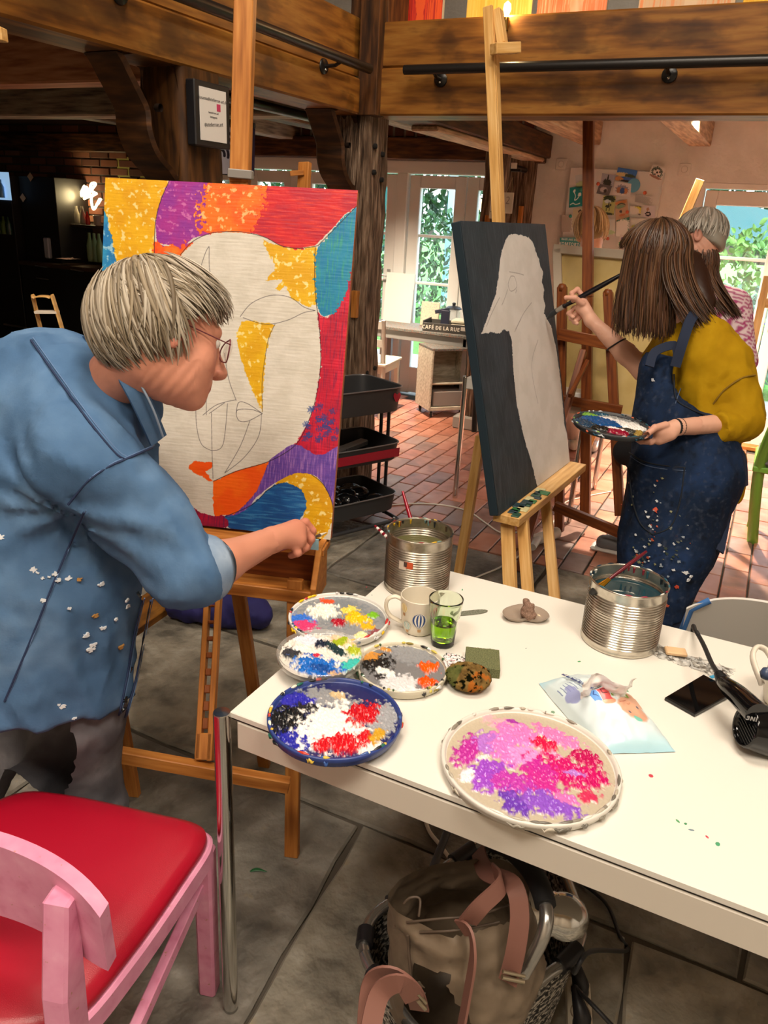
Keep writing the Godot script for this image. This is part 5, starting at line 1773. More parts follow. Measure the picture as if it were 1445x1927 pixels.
	g.box(Vector3(0.042, 0.008, 0.026), Vector3.ZERO, 0.002)
	wput("cracker", g, plain("d8b48a", 0.8), bg)
	g = G.new()
	g.xf = Transform3D(Basis(Vector3.UP, 0.9), Vector3(0.042, 0.752, -1.447))
	g.box(Vector3(0.018, 0.002, 0.008), Vector3.ZERO, 0.0008)
	wput("printed_spot", g, plain("3a9ac8", 0.5), bg)
	# mug at the right edge
	var m2 := thing("mug", "cream mug at the right picture edge, showing only its pointed loop handle", "mug", Vector3(0.167, 0.74, -1.436))
	g = G.new()
	g.lathe([[0.0, 0.002], [0.03, 0.0], [0.035, 0.004], [0.041, 0.03], [0.042, 0.09], [0.04, 0.09], [0.038, 0.03], [0.0, 0.01]], 40, false, false)
	put("body", g, plain("d9d0c2", 0.25), m2)
	g = G.new()
	g.tube(curve([Vector3(0.117, 0.816, -1.349), Vector3(0.095, 0.845, -1.381), Vector3(0.098, 0.857, -1.405), Vector3(0.113, 0.854, -1.411), Vector3(0.126, 0.844, -1.401)], 5), 0.0045, 10, 1.5)
	wput("handle", g, plain("d9d0c2", 0.25), m2)
	g = G.new()
	g.xf.origin = Vector3(0.119, 0.845, -1.339)
	g.lathe([[0.0, -0.012], [0.009, -0.008], [0.012, 0.0], [0.009, 0.008], [0.0, 0.012]], 12)
	wput("printed_spot", g, plain("3c4a66", 0.3), m2)
	wipes()

func crumple(w: float, h: float, sd: int, a: Color, b: Color, long := 1.0) -> G:
	var n := noise(1.0, 3, FastNoiseLite.TYPE_CELLULAR, sd)
	n.cellular_return_type = FastNoiseLite.RETURN_DISTANCE2_SUB
	var n2 := noise(1.6, 3, FastNoiseLite.TYPE_SIMPLEX_SMOOTH, sd)
	var g := G.new()
	var f := func(u, v):
		var x: float = (u - 0.5) * 2.0
		var z: float = (v - 0.5) * 2.0
		var k := maxf(0.0, 1.0 - pow(maxf(absf(x), absf(z)), 3.0))
		var e := n.get_noise_2d(x * 1.6 * long, z * 1.6)
		return Vector3(x * w + n2.get_noise_2d(x * 2.0, z * 2.0) * w * 0.25, maxf(0.001, k * h * (0.55 + 1.1 * e + 0.5 * n2.get_noise_2d(x * 3.0 + 9.0, z * 3.0))), z * w / long + n2.get_noise_2d(x * 2.0 + 5.0, z * 2.0) * w * 0.25)
	g.grid(40, 40, f)
	g.colored = true
	for k in g.v.size():
		var s := n2.get_noise_2d(g.v[k].x * 70.0, g.v[k].z * 70.0)
		g.c[k] = a.srgb_to_linear().lerp(b.srgb_to_linear(), clampf((s - 0.25) * 5.0, 0.0, 0.8))
	return g

func tin_can(label: String, at: Vector3, R: float, H: float, water: String, level: float, sd: int) -> void:
	var t := thing("tin_can", label, "can", at)
	var prof := [[0.0, 0.003], [R - 0.003, 0.003], [R - 0.001, 0.0], [R + 0.0015, 0.002], [R + 0.0015, 0.006], [R, 0.008]]
	var inner := []
	var y := 0.014
	while y < H - 0.026:
		for k in 6:
			var yy := y + 0.0058 * k / 6.0
			prof.append([R + 0.0014 * sin(TAU * k / 6.0), yy])
		y += 0.0058
	prof.append_array([[R, H - 0.02], [R, H - 0.004], [R + 0.0016, H - 0.003], [R + 0.002, H], [R, H + 0.0012], [R - 0.002, H], [R - 0.0022, H - 0.004]])
	y = H - 0.024
	prof.append([R - 0.0015, H - 0.02])
	while y > level - 0.02:
		for k in 6:
			var yy := y - 0.0058 * k / 6.0
			prof.append([R - 0.0014 + 0.0014 * sin(-TAU * k / 6.0), yy])
		y -= 0.0058
	prof.append_array([[R - 0.002, 0.01], [0.0, 0.01]])
	var g := G.new()
	g.lathe(prof, 72, false, false)
	var m := tri(fresh(Color.WHITE, 0.24, 0.92), ntex(0.012, [0.0, "9d968a", 0.5, "cfc8bb", 1.0, "dcd7cc"] if sd == 2 else [0.0, "7f776a", 0.4, "aaa295", 0.8, "c2bbae", 1.0, "8e7a62"], 100 + sd), Vector3(5, 5, 5))
	m.roughness = 0.22 if sd == 2 else 0.3
	put("can", g, m, t)
	g = G.new()
	g.lathe([[0.0, 0.012], [R - 0.0032, 0.012], [R - 0.0032, level], [R - 0.0032, level], [0.0, level]], 40, false, false)
	put("paint_water", g, plain(water, 0.05, 0.0, 0.6), t)
	var r := RandomNumberGenerator.new()
	r.seed = sd
	g = G.new()
	for k in 16:
		g.tint(lin((["1f3a4a", "2a5a6a", "d0d0c8", "8a2a3a", "16242c"] if sd == 2 else ["4a3a2a", "c8a020", "7a2a2a", "20222a", "6a8a8a"])[k % 5]))
		var a := r.randf() * TAU
		var pts := []
		for e in 5:
			pts.append(Vector3(cos(a + e * 0.05) * (R - 0.0002), H + 0.001, sin(a + e * 0.05) * (R - 0.0002)))
		g.tube(pts, [0.0005, 0.0018, 0.0022, 0.0016, 0.0005], 5)
		var a2 := r.randf() * TAU
		var dl := r.randf_range(0.005, 0.016)
		g.tube([Vector3(cos(a2) * (R - 0.0028), H - 0.003, sin(a2) * (R - 0.0028)), Vector3(cos(a2) * (R - 0.003), H - 0.003 - dl, sin(a2) * (R - 0.003))], [0.003, 0.0015], 6)
	put("paint_runs", g, vcol(0.45), t).set_meta("kind", "stuff")
	if sd == 1:   # shred of an orange label left on the wall
		g = G.new()
		for e in [[0.0, 0.13, 0.085, 0.016, "c8542c"], [0.1, 0.12, 0.082, 0.02, "cdbfb2"], [0.09, 0.05, 0.086, 0.012, "1c1414"]]:
			g.tint(lin(e[4]))
			var a0: float = 1.32 + e[0] * 2.0
			g.grid(6, 3, func(u, w): return Vector3(cos(a0 + u * e[1] * 2.0) * (R + 0.0017), e[2] + (w - 0.5) * e[3], sin(a0 + u * e[1] * 2.0) * (R + 0.0017)))
		put("label_shred", g, vcol(0.7), t)

func brush(called: String, label: String, a: Vector3, b: Vector3, c: String, c2: String, r: float, spots := false) -> Node3D:
	var t := thing(called, label, "paintbrush", b)
	var g := G.new()
	var n := 12
	var pts := []
	var rr := []
	for k in n + 1:
		var u := float(k) / n
		pts.append(a.lerp(b, u))
		rr.append(r * (0.45 + 0.55 * sin(PI * clampf(u * 0.75 + 0.12, 0, 1))))
	if spots:
		for k in n:
			g.tint(lin([c, c2][k % 2]))
			g.tube([pts[k], pts[k + 1]], [rr[k], rr[k + 1]], 10)
	else:
		g.tint(lin(c))
		g.tube(pts, rr, 12)
	wput("handle", g, vcol(0.22), t)
	return t

func wipes() -> void:
	# soft pack: corner points on the table, plump in the middle
	var q := pv([-0.253, -1.262, -0.101, -1.115, 0.005, -1.182, -0.155, -1.34])
	var t := thing("wet_wipes_pack", "light blue soft pack of baby wet wipes with a white wipe pulled out", "wipes", Vector3(-0.119, 0.74, -1.222))
	var im := Image.create(384, 256, false, Image.FORMAT_RGB8)
	im.fill(Color("cfe4ea"))
	var n := noise(0.02, 2)
	for x in 384:
		for y in 256:
			var k := clampf((absf(x / 384.0 - 0.5) - 0.36) * 6.0, 0.0, 1.0)
			im.set_pixel(x, y, Color("d4e3e7").lerp(Color("9fd0e2"), k))
	var skin := Color("d9a184")
	blob(im, Vector2(0.70, 0.33), Vector2(0.13, 0.2), Color("d8a388"), n, 0.05)
	blob(im, Vector2(0.56, 0.2), Vector2(0.1, 0.16), skin, n, 0.08)
	blob(im, Vector2(0.71, 0.62), Vector2(0.1, 0.12), Color("f0f2f2"), n, 0.1)
	blob(im, Vector2(0.61, 0.56), Vector2(0.04, 0.09), skin, n, 0.1)
	for e in [Vector2(0.69, 0.26), Vector2(0.745, 0.42)]:
		blob(im, e, Vector2(0.012, 0.02), Color("4a5a70"), n, 0.0)
	stroke(im, pv([0.64, 0.38, 0.648, 0.42, 0.645, 0.46]), Color("b0604e"), 1.4)
	stroke(im, pv([0.665, 0.35, 0.675, 0.37, 0.67, 0.39]), Color("c08468"), 1.2)
	blob(im, Vector2(0.8, 0.36), Vector2(0.03, 0.06), Color("7cc4b4"), n, 0.1)
	# green, red and blue printed fields
	im.fill_rect(Rect2i(170, 60, 46, 66), Color("7ba544"))
	im.fill_rect(Rect2i(175, 67, 36, 52), Color("f0f2ea"))
	stroke(im, pv([0.468, 0.32, 0.475, 0.36, 0.468, 0.4, 0.49, 0.36, 0.495, 0.42]), Color("20282a"), 2.2)
	blob(im, Vector2(0.525, 0.36), Vector2(0.022, 0.06), Color("6aa844"), n, 0.2)
	im.fill_rect(Rect2i(186, 130, 44, 34), Color("d85a5c"))
	im.fill_rect(Rect2i(186, 166, 44, 26), Color("6a9fe0"))
	stroke(im, pv([0.505, 0.54, 0.505, 0.6, 0.545, 0.6, 0.545, 0.54]), Color("5a2a30"), 1.5, false)
	stroke(im, pv([0.5, 0.68, 0.53, 0.71, 0.56, 0.67]), Color("2c4a90"), 1.5, false)
	stroke(im, pv([0.46, 0.55, 0.475, 0.7, 0.47, 0.78]), Color("2a2a2c"), 1.6)
	for k in 8:
		stroke(im, pv([0.2 + 0.008 * k, 0.66 + 0.04 * k - 0.0 * k, 0.42 - 0.01 * k, 0.66 + 0.04 * k]), Color("5f6e9c", 0.85), 0.8, false)
	blob(im, Vector2(0.4, 0.86), Vector2(0.1, 0.08), Color("8a90c4", 0.8), n, 0.2)
	var m := picture(im, 0.3)
	var h := 0.052
	var wr := noise(26.0, 3)
	var f := func(u, v):
		var a := q[0].lerp(q[3], u)
		var b := q[1].lerp(q[2], u)
		# u along the long side (0 -> far left corner, 1 -> right), v from back to front
		var p := q[0].lerp(q[1], 0.0)
		var s: Vector2 = (q[0].lerp(q[1], u)).lerp(q[3].lerp(q[2], u), 1.0 - v)
		var k := pow(clampf(sin(PI * u), 0, 1), 0.55) * pow(clampf(sin(PI * clampf(v, 0, 1)), 0, 1), 0.5)
		var pin := (q[0].lerp(q[1], u)).lerp(q[3].lerp(q[2], u), 0.5)
		s = s.lerp(pin, -0.08 * sin(PI * u))
		return Vector3(s.x, 0.742 + h * k + wr.get_noise_2d(s.x, s.y) * 0.006 * minf(1.0, k + 0.25), s.y)
	var g := G.new()
	g.grid(40, 30, f)
	wput("pack", g, m, t)
	g = G.new()
	g.grid(20, 12, func(u, v):
		var p: Vector3 = f.call(u, v)
		return Vector3(p.x, 0.742 - 0.0 * u + minf(0.0005, p.y - 0.742), p.z), true)
	wput("pack_bottom", g, plain("bcdbe6", 0.35), t)
	var tx := f.call(0.3, 0.72)
	var du: Vector3 = (f.call(0.36, 0.72) - f.call(0.24, 0.72)).normalized()
	var dv: Vector3 = -(f.call(0.3, 0.8) - f.call(0.3, 0.64)).normalized()
	text("lettering", "auf das Beste für Ihr Baby!", 0.0078, plain("46507f", 0.5), t, t.global_transform.affine_inverse() * Transform3D(Basis(du, (dv - du * dv.dot(du)).normalized(), du.cross(dv).normalized()), tx + Vector3(0, 0.0045, 0)), true)
	# the wipe that sticks out
	g = G.new()
	var c0 := Vector3(-0.136, 0.768, -1.221)
	var fx := Vector3(0.91, -0.042, -0.412)
	var fy := Vector3(-0.061, 0.998, -0.009)
	var fz := fx.cross(fy).normalized()
	var pn := noise(1.3, 3)
	g.grid(26, 20, func(u, v):
		var x: float = (u - 0.5) * 0.088 * (0.75 + 0.4 * v)
		return c0 + fx * (x + 0.012 * v) + fy * (v * 0.075 - 0.018) + fz * (0.016 * sin(u * 9.0 + v * 2.0) * (0.4 + v * 0.6) + 0.012 * pn.get_noise_2d(u * 3.0, v * 3.0) + 0.018 * v * v), true)
	wput("wipe", g, plain("efede9", 0.9), t)

func build_chairs() -> void:
	# pink chair with a red seat, its back to the camera
	var pink := tri(fresh(Color.WHITE, 0.5), ntex(0.012, [0.0, "cc7898", 0.3, "d98cac", 0.7, "df96b4", 1.0, "e5a4be"], 110), Vector3(3, 3, 3))
	stain(pink, ntex(0.02, [0.0, Color("b08050", 0.9), 0.13, Color("b08050", 0.7), 0.17, Color("c07a8a", 0.0), 1.0, Color("c07a8a", 0.0)], 111, 5), Vector3(5, 5, 5))
	var t := thing("chair", "pink painted wooden chair with a padded dark red seat, at lower left", "chair", Vector3(-0.95, 0, -0.7))
	var sh := smooth2(pv([-1.19, -0.52, -1.2, -0.8, -1.155, -0.905, -1.05, -0.925, -0.86, -0.915, -0.765, -0.905, -0.735, -0.87, -0.742, -0.78, -0.765, -0.62, -0.8, -0.5, -0.88, -0.455, -1.0, -0.445, -1.13, -0.46]), 5)
	var inner := PackedVector2Array()
	var cen := Vector2(-0.96, -0.69)
	for p in sh:
		inner.append(cen + (p - cen) * 0.93)
	var g := G.new()
	g.xf = Transform3D(Basis(Vector3.RIGHT, PI / 2), Vector3(0, 0.425, 0))
	g.prism(sh, 0.045, 0.005)
	wput("seat_frame", g, pink, t)
	var pad := G.new()
	var rings := []
	for e in [[0.93, 0.442], [0.965, 0.452], [0.955, 0.466], [0.88, 0.478], [0.7, 0.486], [0.4, 0.489], [0.1, 0.49]]:
		var ring := []
		for p in sh:
			var s: Vector2 = cen + (p - cen) * e[0]
			ring.append(Vector3(s.x, e[1], s.y))
		if Geometry2D.is_polygon_clockwise(sh):
			ring.reverse()
		rings.append(ring)
	pad.loft(rings, false, true)
	var vinyl := relief(fresh("a30a26", 0.36), ntex(0.2, [], 112, 2, FastNoiseLite.TYPE_CELLULAR, 256), 0.02)
	vinyl.uv1_triplanar = true
	vinyl.uv1_scale = Vector3(14, 14, 14)
	wput("seat_pad", pad, vinyl, t)
	for e in [[Vector3(-0.757, 0.42, -0.885), Vector3(-0.772, 0.0, -0.915)], [Vector3(-1.15, 0.42, -0.885), Vector3(-1.165, 0, -0.915)]]:
		bar("front_leg", e[0], e[1], 0.036, 0.036, pink, t, Vector3.BACK, 0.005)
	# rear legs run up into the back posts
	for sx in [0, 1]:
		var x: float = [-0.775, -1.115][sx]
		var pg := G.new()
		var side := pv([-0.455, 0.3, -0.43, 0.46, -0.437, 0.6, -0.46, 0.71, -0.465, 0.735, -0.495, 0.735, -0.487, 0.62, -0.48, 0.46, -0.492, 0.3, -0.44, 0.0, -0.405, 0.0])
		pg.xf = Transform3D(Basis(Vector3(0, 0, 1), Vector3.UP, Vector3(-1, 0, 0)), Vector3(x, 0, 0))
		pg.prism(side, 0.036, 0.004)
		wput("back_post", pg, pink, t)
		bar("side_stretcher", Vector3(x + (0.01 if sx == 0 else -0.02), 0.31, -0.47), Vector3(-0.765 if sx == 0 else -1.16, 0.33, -0.885), 0.018, 0.028, pink, t)
	var bk := G.new()   # bent back board
	var prof := smooth2(pv([-0.225, 0.0, -0.23, 0.045, -0.21, 0.06, 0.0, 0.064, 0.21, 0.06, 0.23, 0.045, 0.225, -0.045, 0.2, -0.066, 0.0, -0.07, -0.2, -0.066, -0.225, -0.045]), 3)
	var front := []
	for s in [1.0, -1.0]:
		var ring := []
		for p in prof:
			var zz := -0.505 + 0.09 * (p.x * p.x) / 0.05 - 0.02
			ring.append(Vector3(-0.945 + p.x, 0.685 + p.y, zz - 0.009 * s))
		front.append(ring)
	for s in 2:
		for k in 24:   # vertical strips so that the bent board stays smooth
			pass
	bk.grid(30, 8, func(u, w): return backboard(u, w, 0.011), false)
	bk.grid(30, 8, func(u, w): return backboard(u, w, -0.011), true)
	for e in 4:
		bk.grid(30 if e < 2 else 8, 1, func(u, w): return backboard(u if e < 2 else float(e - 2), (float(e) if e < 2 else u), lerpf(0.011, -0.011, w)), e == 0 or e == 3)
	wput("back_board", bk, pink, t)
	var piv := Vector3(-0.75, 0, -0.89)
	t.transform = Transform3D(Basis.IDENTITY, piv) * Transform3D(Basis(Vector3.UP, deg_to_rad(17.0)), Vector3.ZERO) * Transform3D(Basis.IDENTITY, -piv) * t.transform
	# white moulded chair behind the table
	var wc := thing("chair", "white moulded plastic chair with blue tape on its side behind the table", "chair", Vector3(0.22, 0, -2.05))
	var ws := G.new()
	var shell := func(u, v, off):
		var x: float = -0.21 + u * 0.46
		var edge := pow(absf(u - 0.5) * 2.0, 4.0)
		var y: float = lerpf(0.44, 0.765 - 0.05 * edge - 0.012 * sin(u * 3.0), v)
		var z: float = -1.83 - 0.06 * sin(PI * u) - 0.1 * (1.0 - v) + 0.03 * v
		return Vector3(x + 0.17, y, z + off)
	ws.grid(24, 12, func(u, v): return shell.call(u, v, 0.006), true)
	ws.grid(24, 12, func(u, v): return shell.call(u, v, -0.006))
	ws.grid(24, 1, func(u, v): return shell.call(u, 1.0, lerpf(0.006, -0.006, v)), true)
	ws.grid(12, 1, func(u, v): return shell.call(0.0, u, lerpf(0.006, -0.006, v)), true)
	wput("back_shell", ws, plain("dedcd8", 0.3), wc)
	var seat := G.new()
	seat.box(Vector3(0.44, 0.012, 0.4), Vector3(0.19, 0.446, -2.13), 0.005)
	wput("seat", seat, plain("dedcd8", 0.3), wc)
	for e in [[0.02, -1.95], [0.37, -1.95], [0.02, -2.3], [0.37, -2.3]]:
		var lg := G.new()
		lg.tube([Vector3(e[0], 0.44, e[1]), Vector3(e[0] + (e[0] - 0.19) * 0.2, 0, e[1] + (e[1] + 2.12) * 0.2)], 0.011, 10)
		wput("leg", lg, mats.chrome, wc)
	var tape := G.new()
	tape.tube([shell.call(0.0, 0.35, 0.0), shell.call(0.0, 0.7, 0.0), shell.call(0.02, 0.96, 0.0), shell.call(0.1, 1.0, 0.002)], 0.0085, 8)
	wput("blue_tape", tape, plain("3f72b4", 0.6), wc)
	# light green chair at the right edge
	var gr := plain("78a83e", 0.45)
	var gc := thing("chair", "light green wooden chair on the tiles with a grey seat pad", "chair", Vector3(0.4, 0, -4.1))
	for s in 2:
		var x := 0.0 + s * 0.4
		var pg := G.new()
		pg.tube(curve([Vector3(0.155 + x, 0.0, -4.33), Vector3(0.12 + x, 0.25, -4.22), Vector3(0.1 + x, 0.48, -4.15), Vector3(0.12 + x, 0.7, -4.05), Vector3(0.16 + x, 0.92, -3.95)], 5), 0.021, 4, 1.3)
		wput("back_post", pg, gr, gc)
		bar("leg", Vector3(0.12 + x * 1.05, 0.44, -4.55), Vector3(0.13 + x * 1.05, 0.0, -4.58), 0.03, 0.03, gr, gc, Vector3.BACK)
	var sg := G.new()
	sg.box(Vector3(0.46, 0.03, 0.44), Vector3(0.3, 0.45, -4.36), 0.006)
	wput("seat", sg, gr, gc)
	var cg := G.new()
	cg.box(Vector3(0.42, 0.05, 0.4), Vector3(0.29, 0.49, -4.34), 0.02)
	wput("seat_pad", cg, plain("6b6a6c", 0.9), gc)
	for k in 2:
		bar("back_slat", Vector3(0.135, 0.72 + k * 0.14, -4.03 + k * 0.05), Vector3(0.54, 0.72 + k * 0.14, -4.03 + k * 0.05), 0.016, 0.1, gr, gc)

func backboard(u: float, w: float, off: float) -> Vector3:
	var x := (u - 0.5) * 2.0
	var round_ := pow(absf(x), 7.0)
	var hh := lerpf(-0.072, 0.068, w) * (1.0 - 0.3 * round_)
	var px := -0.945 + x * 0.235
	var dx := x * 0.235
	return Vector3(px, 0.69 + hh, -0.535 + 1.15 * dx * dx + 0.05 * hh + off)
# ------------------------------------------------------------------ people
# head in its own axes: x to its left, y up, z to the face; s scales it
func head(g: G, fr: Transform3D, s: float, neck: Vector3, skin: Color, lips: Color, old := false) -> void:
	var f := Field.new(fr.origin - Vector3.ONE * 0.19 * s, fr.origin + Vector3.ONE * 0.19 * s, 0.0036)
	var b := fr.basis
	var q := func(x, y, z): return fr.origin + b * (Vector3(x, y, z) * s)
	f.ell(q.call(0, 0.03, -0.012), b, Vector3(0.076, 0.096, 0.096) * s, 0.02)
	f.ell(q.call(0, -0.02, 0.03), b, Vector3(0.064, 0.082, 0.062) * s, 0.03)
	f.ell(q.call(0, -0.072, 0.036), b, Vector3(0.05, 0.036, 0.05) * s, 0.03)
	f.ell(q.call(0, -0.096, 0.064), b, Vector3(0.022, 0.017, 0.02) * s, 0.02)
	for x in [-1, 1]:
		f.ell(q.call(0.036 * x, -0.036, 0.055), b, Vector3(0.027, 0.028, 0.024) * s, 0.02)
		f.ell(q.call(0.031 * x, 0.004, 0.1), b, Vector3(0.019, 0.012, 0.017) * s, 0.01, true)
		f.ell(q.call(0.077 * x, -0.01, -0.008), b * Basis(Vector3.RIGHT, -0.25) * Basis(Vector3.UP, 0.35 * x), Vector3(0.008, 0.032, 0.019) * s, 0.006)
		f.ell(q.call(0.086 * x, -0.008, -0.004), b * Basis(Vector3.RIGHT, -0.25), Vector3(0.006, 0.02, 0.01) * s, 0.004, true)
		f.ell(q.call(0.011 * x, -0.04, 0.1), b, Vector3(0.009, 0.008, 0.01) * s, 0.006)
	f.cap(q.call(-0.036, 0.022, 0.078), q.call(0.036, 0.022, 0.078), 0.009 * s, 0.009 * s, 0.014)
	f.cap(q.call(0, 0.008, 0.086), q.call(0, -0.036, 0.108), 0.008 * s, 0.0115 * s, 0.01)
	f.cap(q.call(-0.017, -0.063, 0.083), q.call(0.017, -0.063, 0.083), 0.0058 * s, 0.0058 * s, 0.005)
	f.cap(q.call(-0.015, -0.073, 0.082), q.call(0.015, -0.073, 0.082), 0.0068 * s, 0.0068 * s, 0.005)
	f.cap(q.call(0, -0.04, -0.025), neck, 0.055 * s, 0.052 * s, 0.03)
	var inv := fr.affine_inverse()
	var n := noise(40.0, 3)
	f.mesh(g, func(p):
		var l: Vector3 = inv * p / s
		var c := skin * (1.0 + 0.12 * n.get_noise_3dv(p))
		if absf(l.x) < 0.021 and l.y < -0.057 and l.y > -0.08 and l.z > 0.07:
			c = lips
		elif absf(absf(l.x) - 0.036) < 0.02 and absf(l.y + 0.03) < 0.025 and l.z > 0.04:
			c = c.lerp(lips, 0.22)
		elif absf(l.x) > 0.068 and absf(l.y) < 0.05:
			c = c.lerp(lips, 0.3)
		return c, (func(p, _n):
			var l: Vector3 = inv * p / s
			return (sin((l.z * 0.8 - l.y * 0.4) * 420.0) * 0.0006 if l.y < -0.045 and l.z < 0.05 and l.z > -0.03 else 0.0)) if old else null)
	for x in [-1, 1]:
		var e := SphereMesh.new()
		g.tint(lin("e6e0da"))
		var eye := G.new()
		eye.lathe([[0.0, -0.0115], [0.007, -0.009], [0.011, -0.003], [0.0115, 0.0], [0.0105, 0.0045], [0.0055, 0.0101], [0.0, 0.0115]], 14, false, false)
		eye.tint(lin("3a3f44"))
		eye.xf = Transform3D(Basis.IDENTITY, Vector3(0, 0.0003, 0))
		eye.lathe([[0.0053, 0.0102], [0.003, 0.0112], [0.0, 0.0118]], 12, false, false)
		for k in eye.c.size():
			if eye.c[k] == Color.WHITE:
				eye.c[k] = lin("e6e0da")
		g.xf = Transform3D(b * Basis(Vector3.RIGHT, PI / 2) * Basis.from_scale(Vector3.ONE * s), q.call(0.031 * x, 0.003, 0.077))
		g.add(eye)
		g.xf = Transform3D.IDENTITY

# a finger or thumb as a chain inside a field
func finger(f: Field, pts: Array, r0: float, r1: float) -> void:
	for k in pts.size() - 1:
		var a := lerpf(r0, r1, float(k) / (pts.size() - 1))
		f.cap(pts[k], pts[k + 1], a, lerpf(r0, r1, float(k + 1) / (pts.size() - 1)), 0.0035)
		if k > 0:
			f.ell(pts[k], Basis.IDENTITY, Vector3.ONE * a * 1.06, 0.003)

# locks of hair that run from the crown over a rounded head; world «down» takes over once they pass its side
func locks(g: G, fr: Transform3D, rad: Vector3, o: Dictionary) -> void:
	var r := RandomNumberGenerator.new()
	r.seed = o.seed
	for k in o.count:
		var az: float = r.randf_range(o.az0, o.az1)
		var start: float = o.start + r.randf() * o.get("spread", 0.5)
		var reach: float = r.randf_range(o.reach0, o.reach1)
		if o.has("short_front"):
			var fa := absf(az)
			if fa < 1.0:
				reach = minf(reach, lerpf(o.short_front, reach, smoothstep(0.55, 1.0, fa)))
		var lift: float = 1.0 + r.randf_range(0.0, o.lift)
		var tw: float = r.randf_range(-0.25, 0.25) - o.get("sweep", 0.0) * sin(az)
		var pts := []
		var steps: int = o.get("steps", 9)
		for j in steps + 1:
			var u := float(j) / steps
			var th := lerpf(start, reach, u)
			var a := az + tw * u * u
			var d := Vector3(sin(a) * sin(th), cos(th), cos(a) * sin(th))
			pts.append(fr * (d * rad * (lift + o.get("flick", 0.0) * u * u)))
		if o.has("drop"):
			var e: Vector3 = pts[-1]
			var away := e - fr.origin
			away.y = 0.0
			var n := 8
			var len_: float = o.drop * r.randf_range(0.88, 1.04)
			var wob := r.randf_range(-0.012, 0.012)
			for j in range(1, n + 1):
				var u := float(j) / n
				pts.append(e + Vector3(0, -len_ * u, 0) + away * (o.get("flare", 0.0) * u) + o.get("lean", Vector3.ZERO) * u * u + Vector3(sin(u * 5.0 + k) * wob, 0, cos(u * 4.0 + k) * wob) * u)
		var w: float = o.width * r.randf_range(0.6, 1.3)
		var rr := []
		for j in pts.size():
			var u := float(j) / (pts.size() - 1)
			rr.append(w * (0.35 + 0.65 * minf(1.0, u * 4.0)) * (1.0 - 0.85 * pow(u, 4.0)))
		g.tint(lin(o.cols[r.randi() % o.cols.size()]) * r.randf_range(0.85, 1.15))
		g.tube(pts, rr, 5, 0.45, true, (pts[pts.size() / 2] - fr.origin).normalized() if not o.has("drop") else Vector3.ZERO)

# goes from p along d to the surface of a field
func onto(f: Field, p: Vector3, d: Vector3, lift := 0.001) -> Vector3:
	for k in 400:
		var q := ((p - f.lo) / f.h).round()
		var x := int(q.x)
		var y := int(q.y)
		var z := int(q.z)
		if x >= 0 and y >= 0 and z >= 0 and x < f.nx and y < f.ny and z < f.nz:
			var v := f.f[(z * f.ny + y) * f.nx + x]
			if v < f.h:
				# refine between samples
				return p + d * (trilin(f, p) - lift)
		p += d * f.h * 0.5
	return p

func trilin(f: Field, p: Vector3) -> float:
	var q := (p - f.lo) / f.h
	var i := q.floor()
	var w := q - i
	var x := clampi(int(i.x), 0, f.nx - 2)
	var y := clampi(int(i.y), 0, f.ny - 2)
	var z := clampi(int(i.z), 0, f.nz - 2)
	var o := (z * f.ny + y) * f.nx + x
	var sz := f.nx * f.ny
	var a := lerpf(lerpf(f.f[o], f.f[o + 1], w.x), lerpf(f.f[o + f.nx], f.f[o + f.nx + 1], w.x), w.y)
	var b := lerpf(lerpf(f.f[o + sz], f.f[o + sz + 1], w.x), lerpf(f.f[o + sz + f.nx], f.f[o + sz + f.nx + 1], w.x), w.y)
	return lerpf(a, b, w.z)

# a line sewn or splashed onto a field's surface, given by rough points beside it and the way towards it
func seam(g: G, f: Field, pts: Array, r: float, per := 5) -> void:
	var eye := Vector3(0, 1.56, 0)
	var q := []
	for p in curve(pts, per):
		var d: Vector3 = (p - eye).normalized()
		q.append(onto(f, p - d * 0.35, d, 0.0))
	g.tube(q, r, 6)

# folds of cloth pressed into a field
func crease(f: Field, push: Callable) -> void:
	for z in f.nz:
		for y in f.ny:
			var o := (z * f.ny + y) * f.nx
			for x in f.nx:
				if absf(f.f[o + x]) < f.h * 3.5:
					f.f[o + x] -= push.call(f.lo + Vector3(x, y, z) * f.h)

func splash(g: G, f: Field, p: Vector3, r: float, sd: int) -> void:
	var d: Vector3 = (p - Vector3(0, 1.56, 0)).normalized()
	var c := onto(f, p - d * 0.35, d, 0.0)
	var e := 0.004
	var n := Vector3(trilin(f, c + Vector3(e, 0, 0)) - trilin(f, c - Vector3(e, 0, 0)), trilin(f, c + Vector3(0, e, 0)) - trilin(f, c - Vector3(0, e, 0)), trilin(f, c + Vector3(0, 0, e)) - trilin(f, c - Vector3(0, 0, e))).normalized()
	var x := n.cross(Vector3(0.3, 1, 0.2)).normalized()
	var rn := RandomNumberGenerator.new()
	rn.seed = sd
	var ring := []
	var low := []
	for k in 14:
		var a := TAU * k / 14
		var rr := r * rn.randf_range(0.35, 1.25)
		var v := (x * cos(a) + n.cross(x) * sin(a) * 0.7) * rr
		low.append(c + v * 1.1 - n * 0.002)
		ring.append(c + v + n * 0.0016)
	g.loft([ring, low] if n.cross(x).cross(x).dot(n) > 0.0 else [low, ring], false, false)
	g.fan(ring, n.cross(x).cross(x).dot(n) > 0.0)

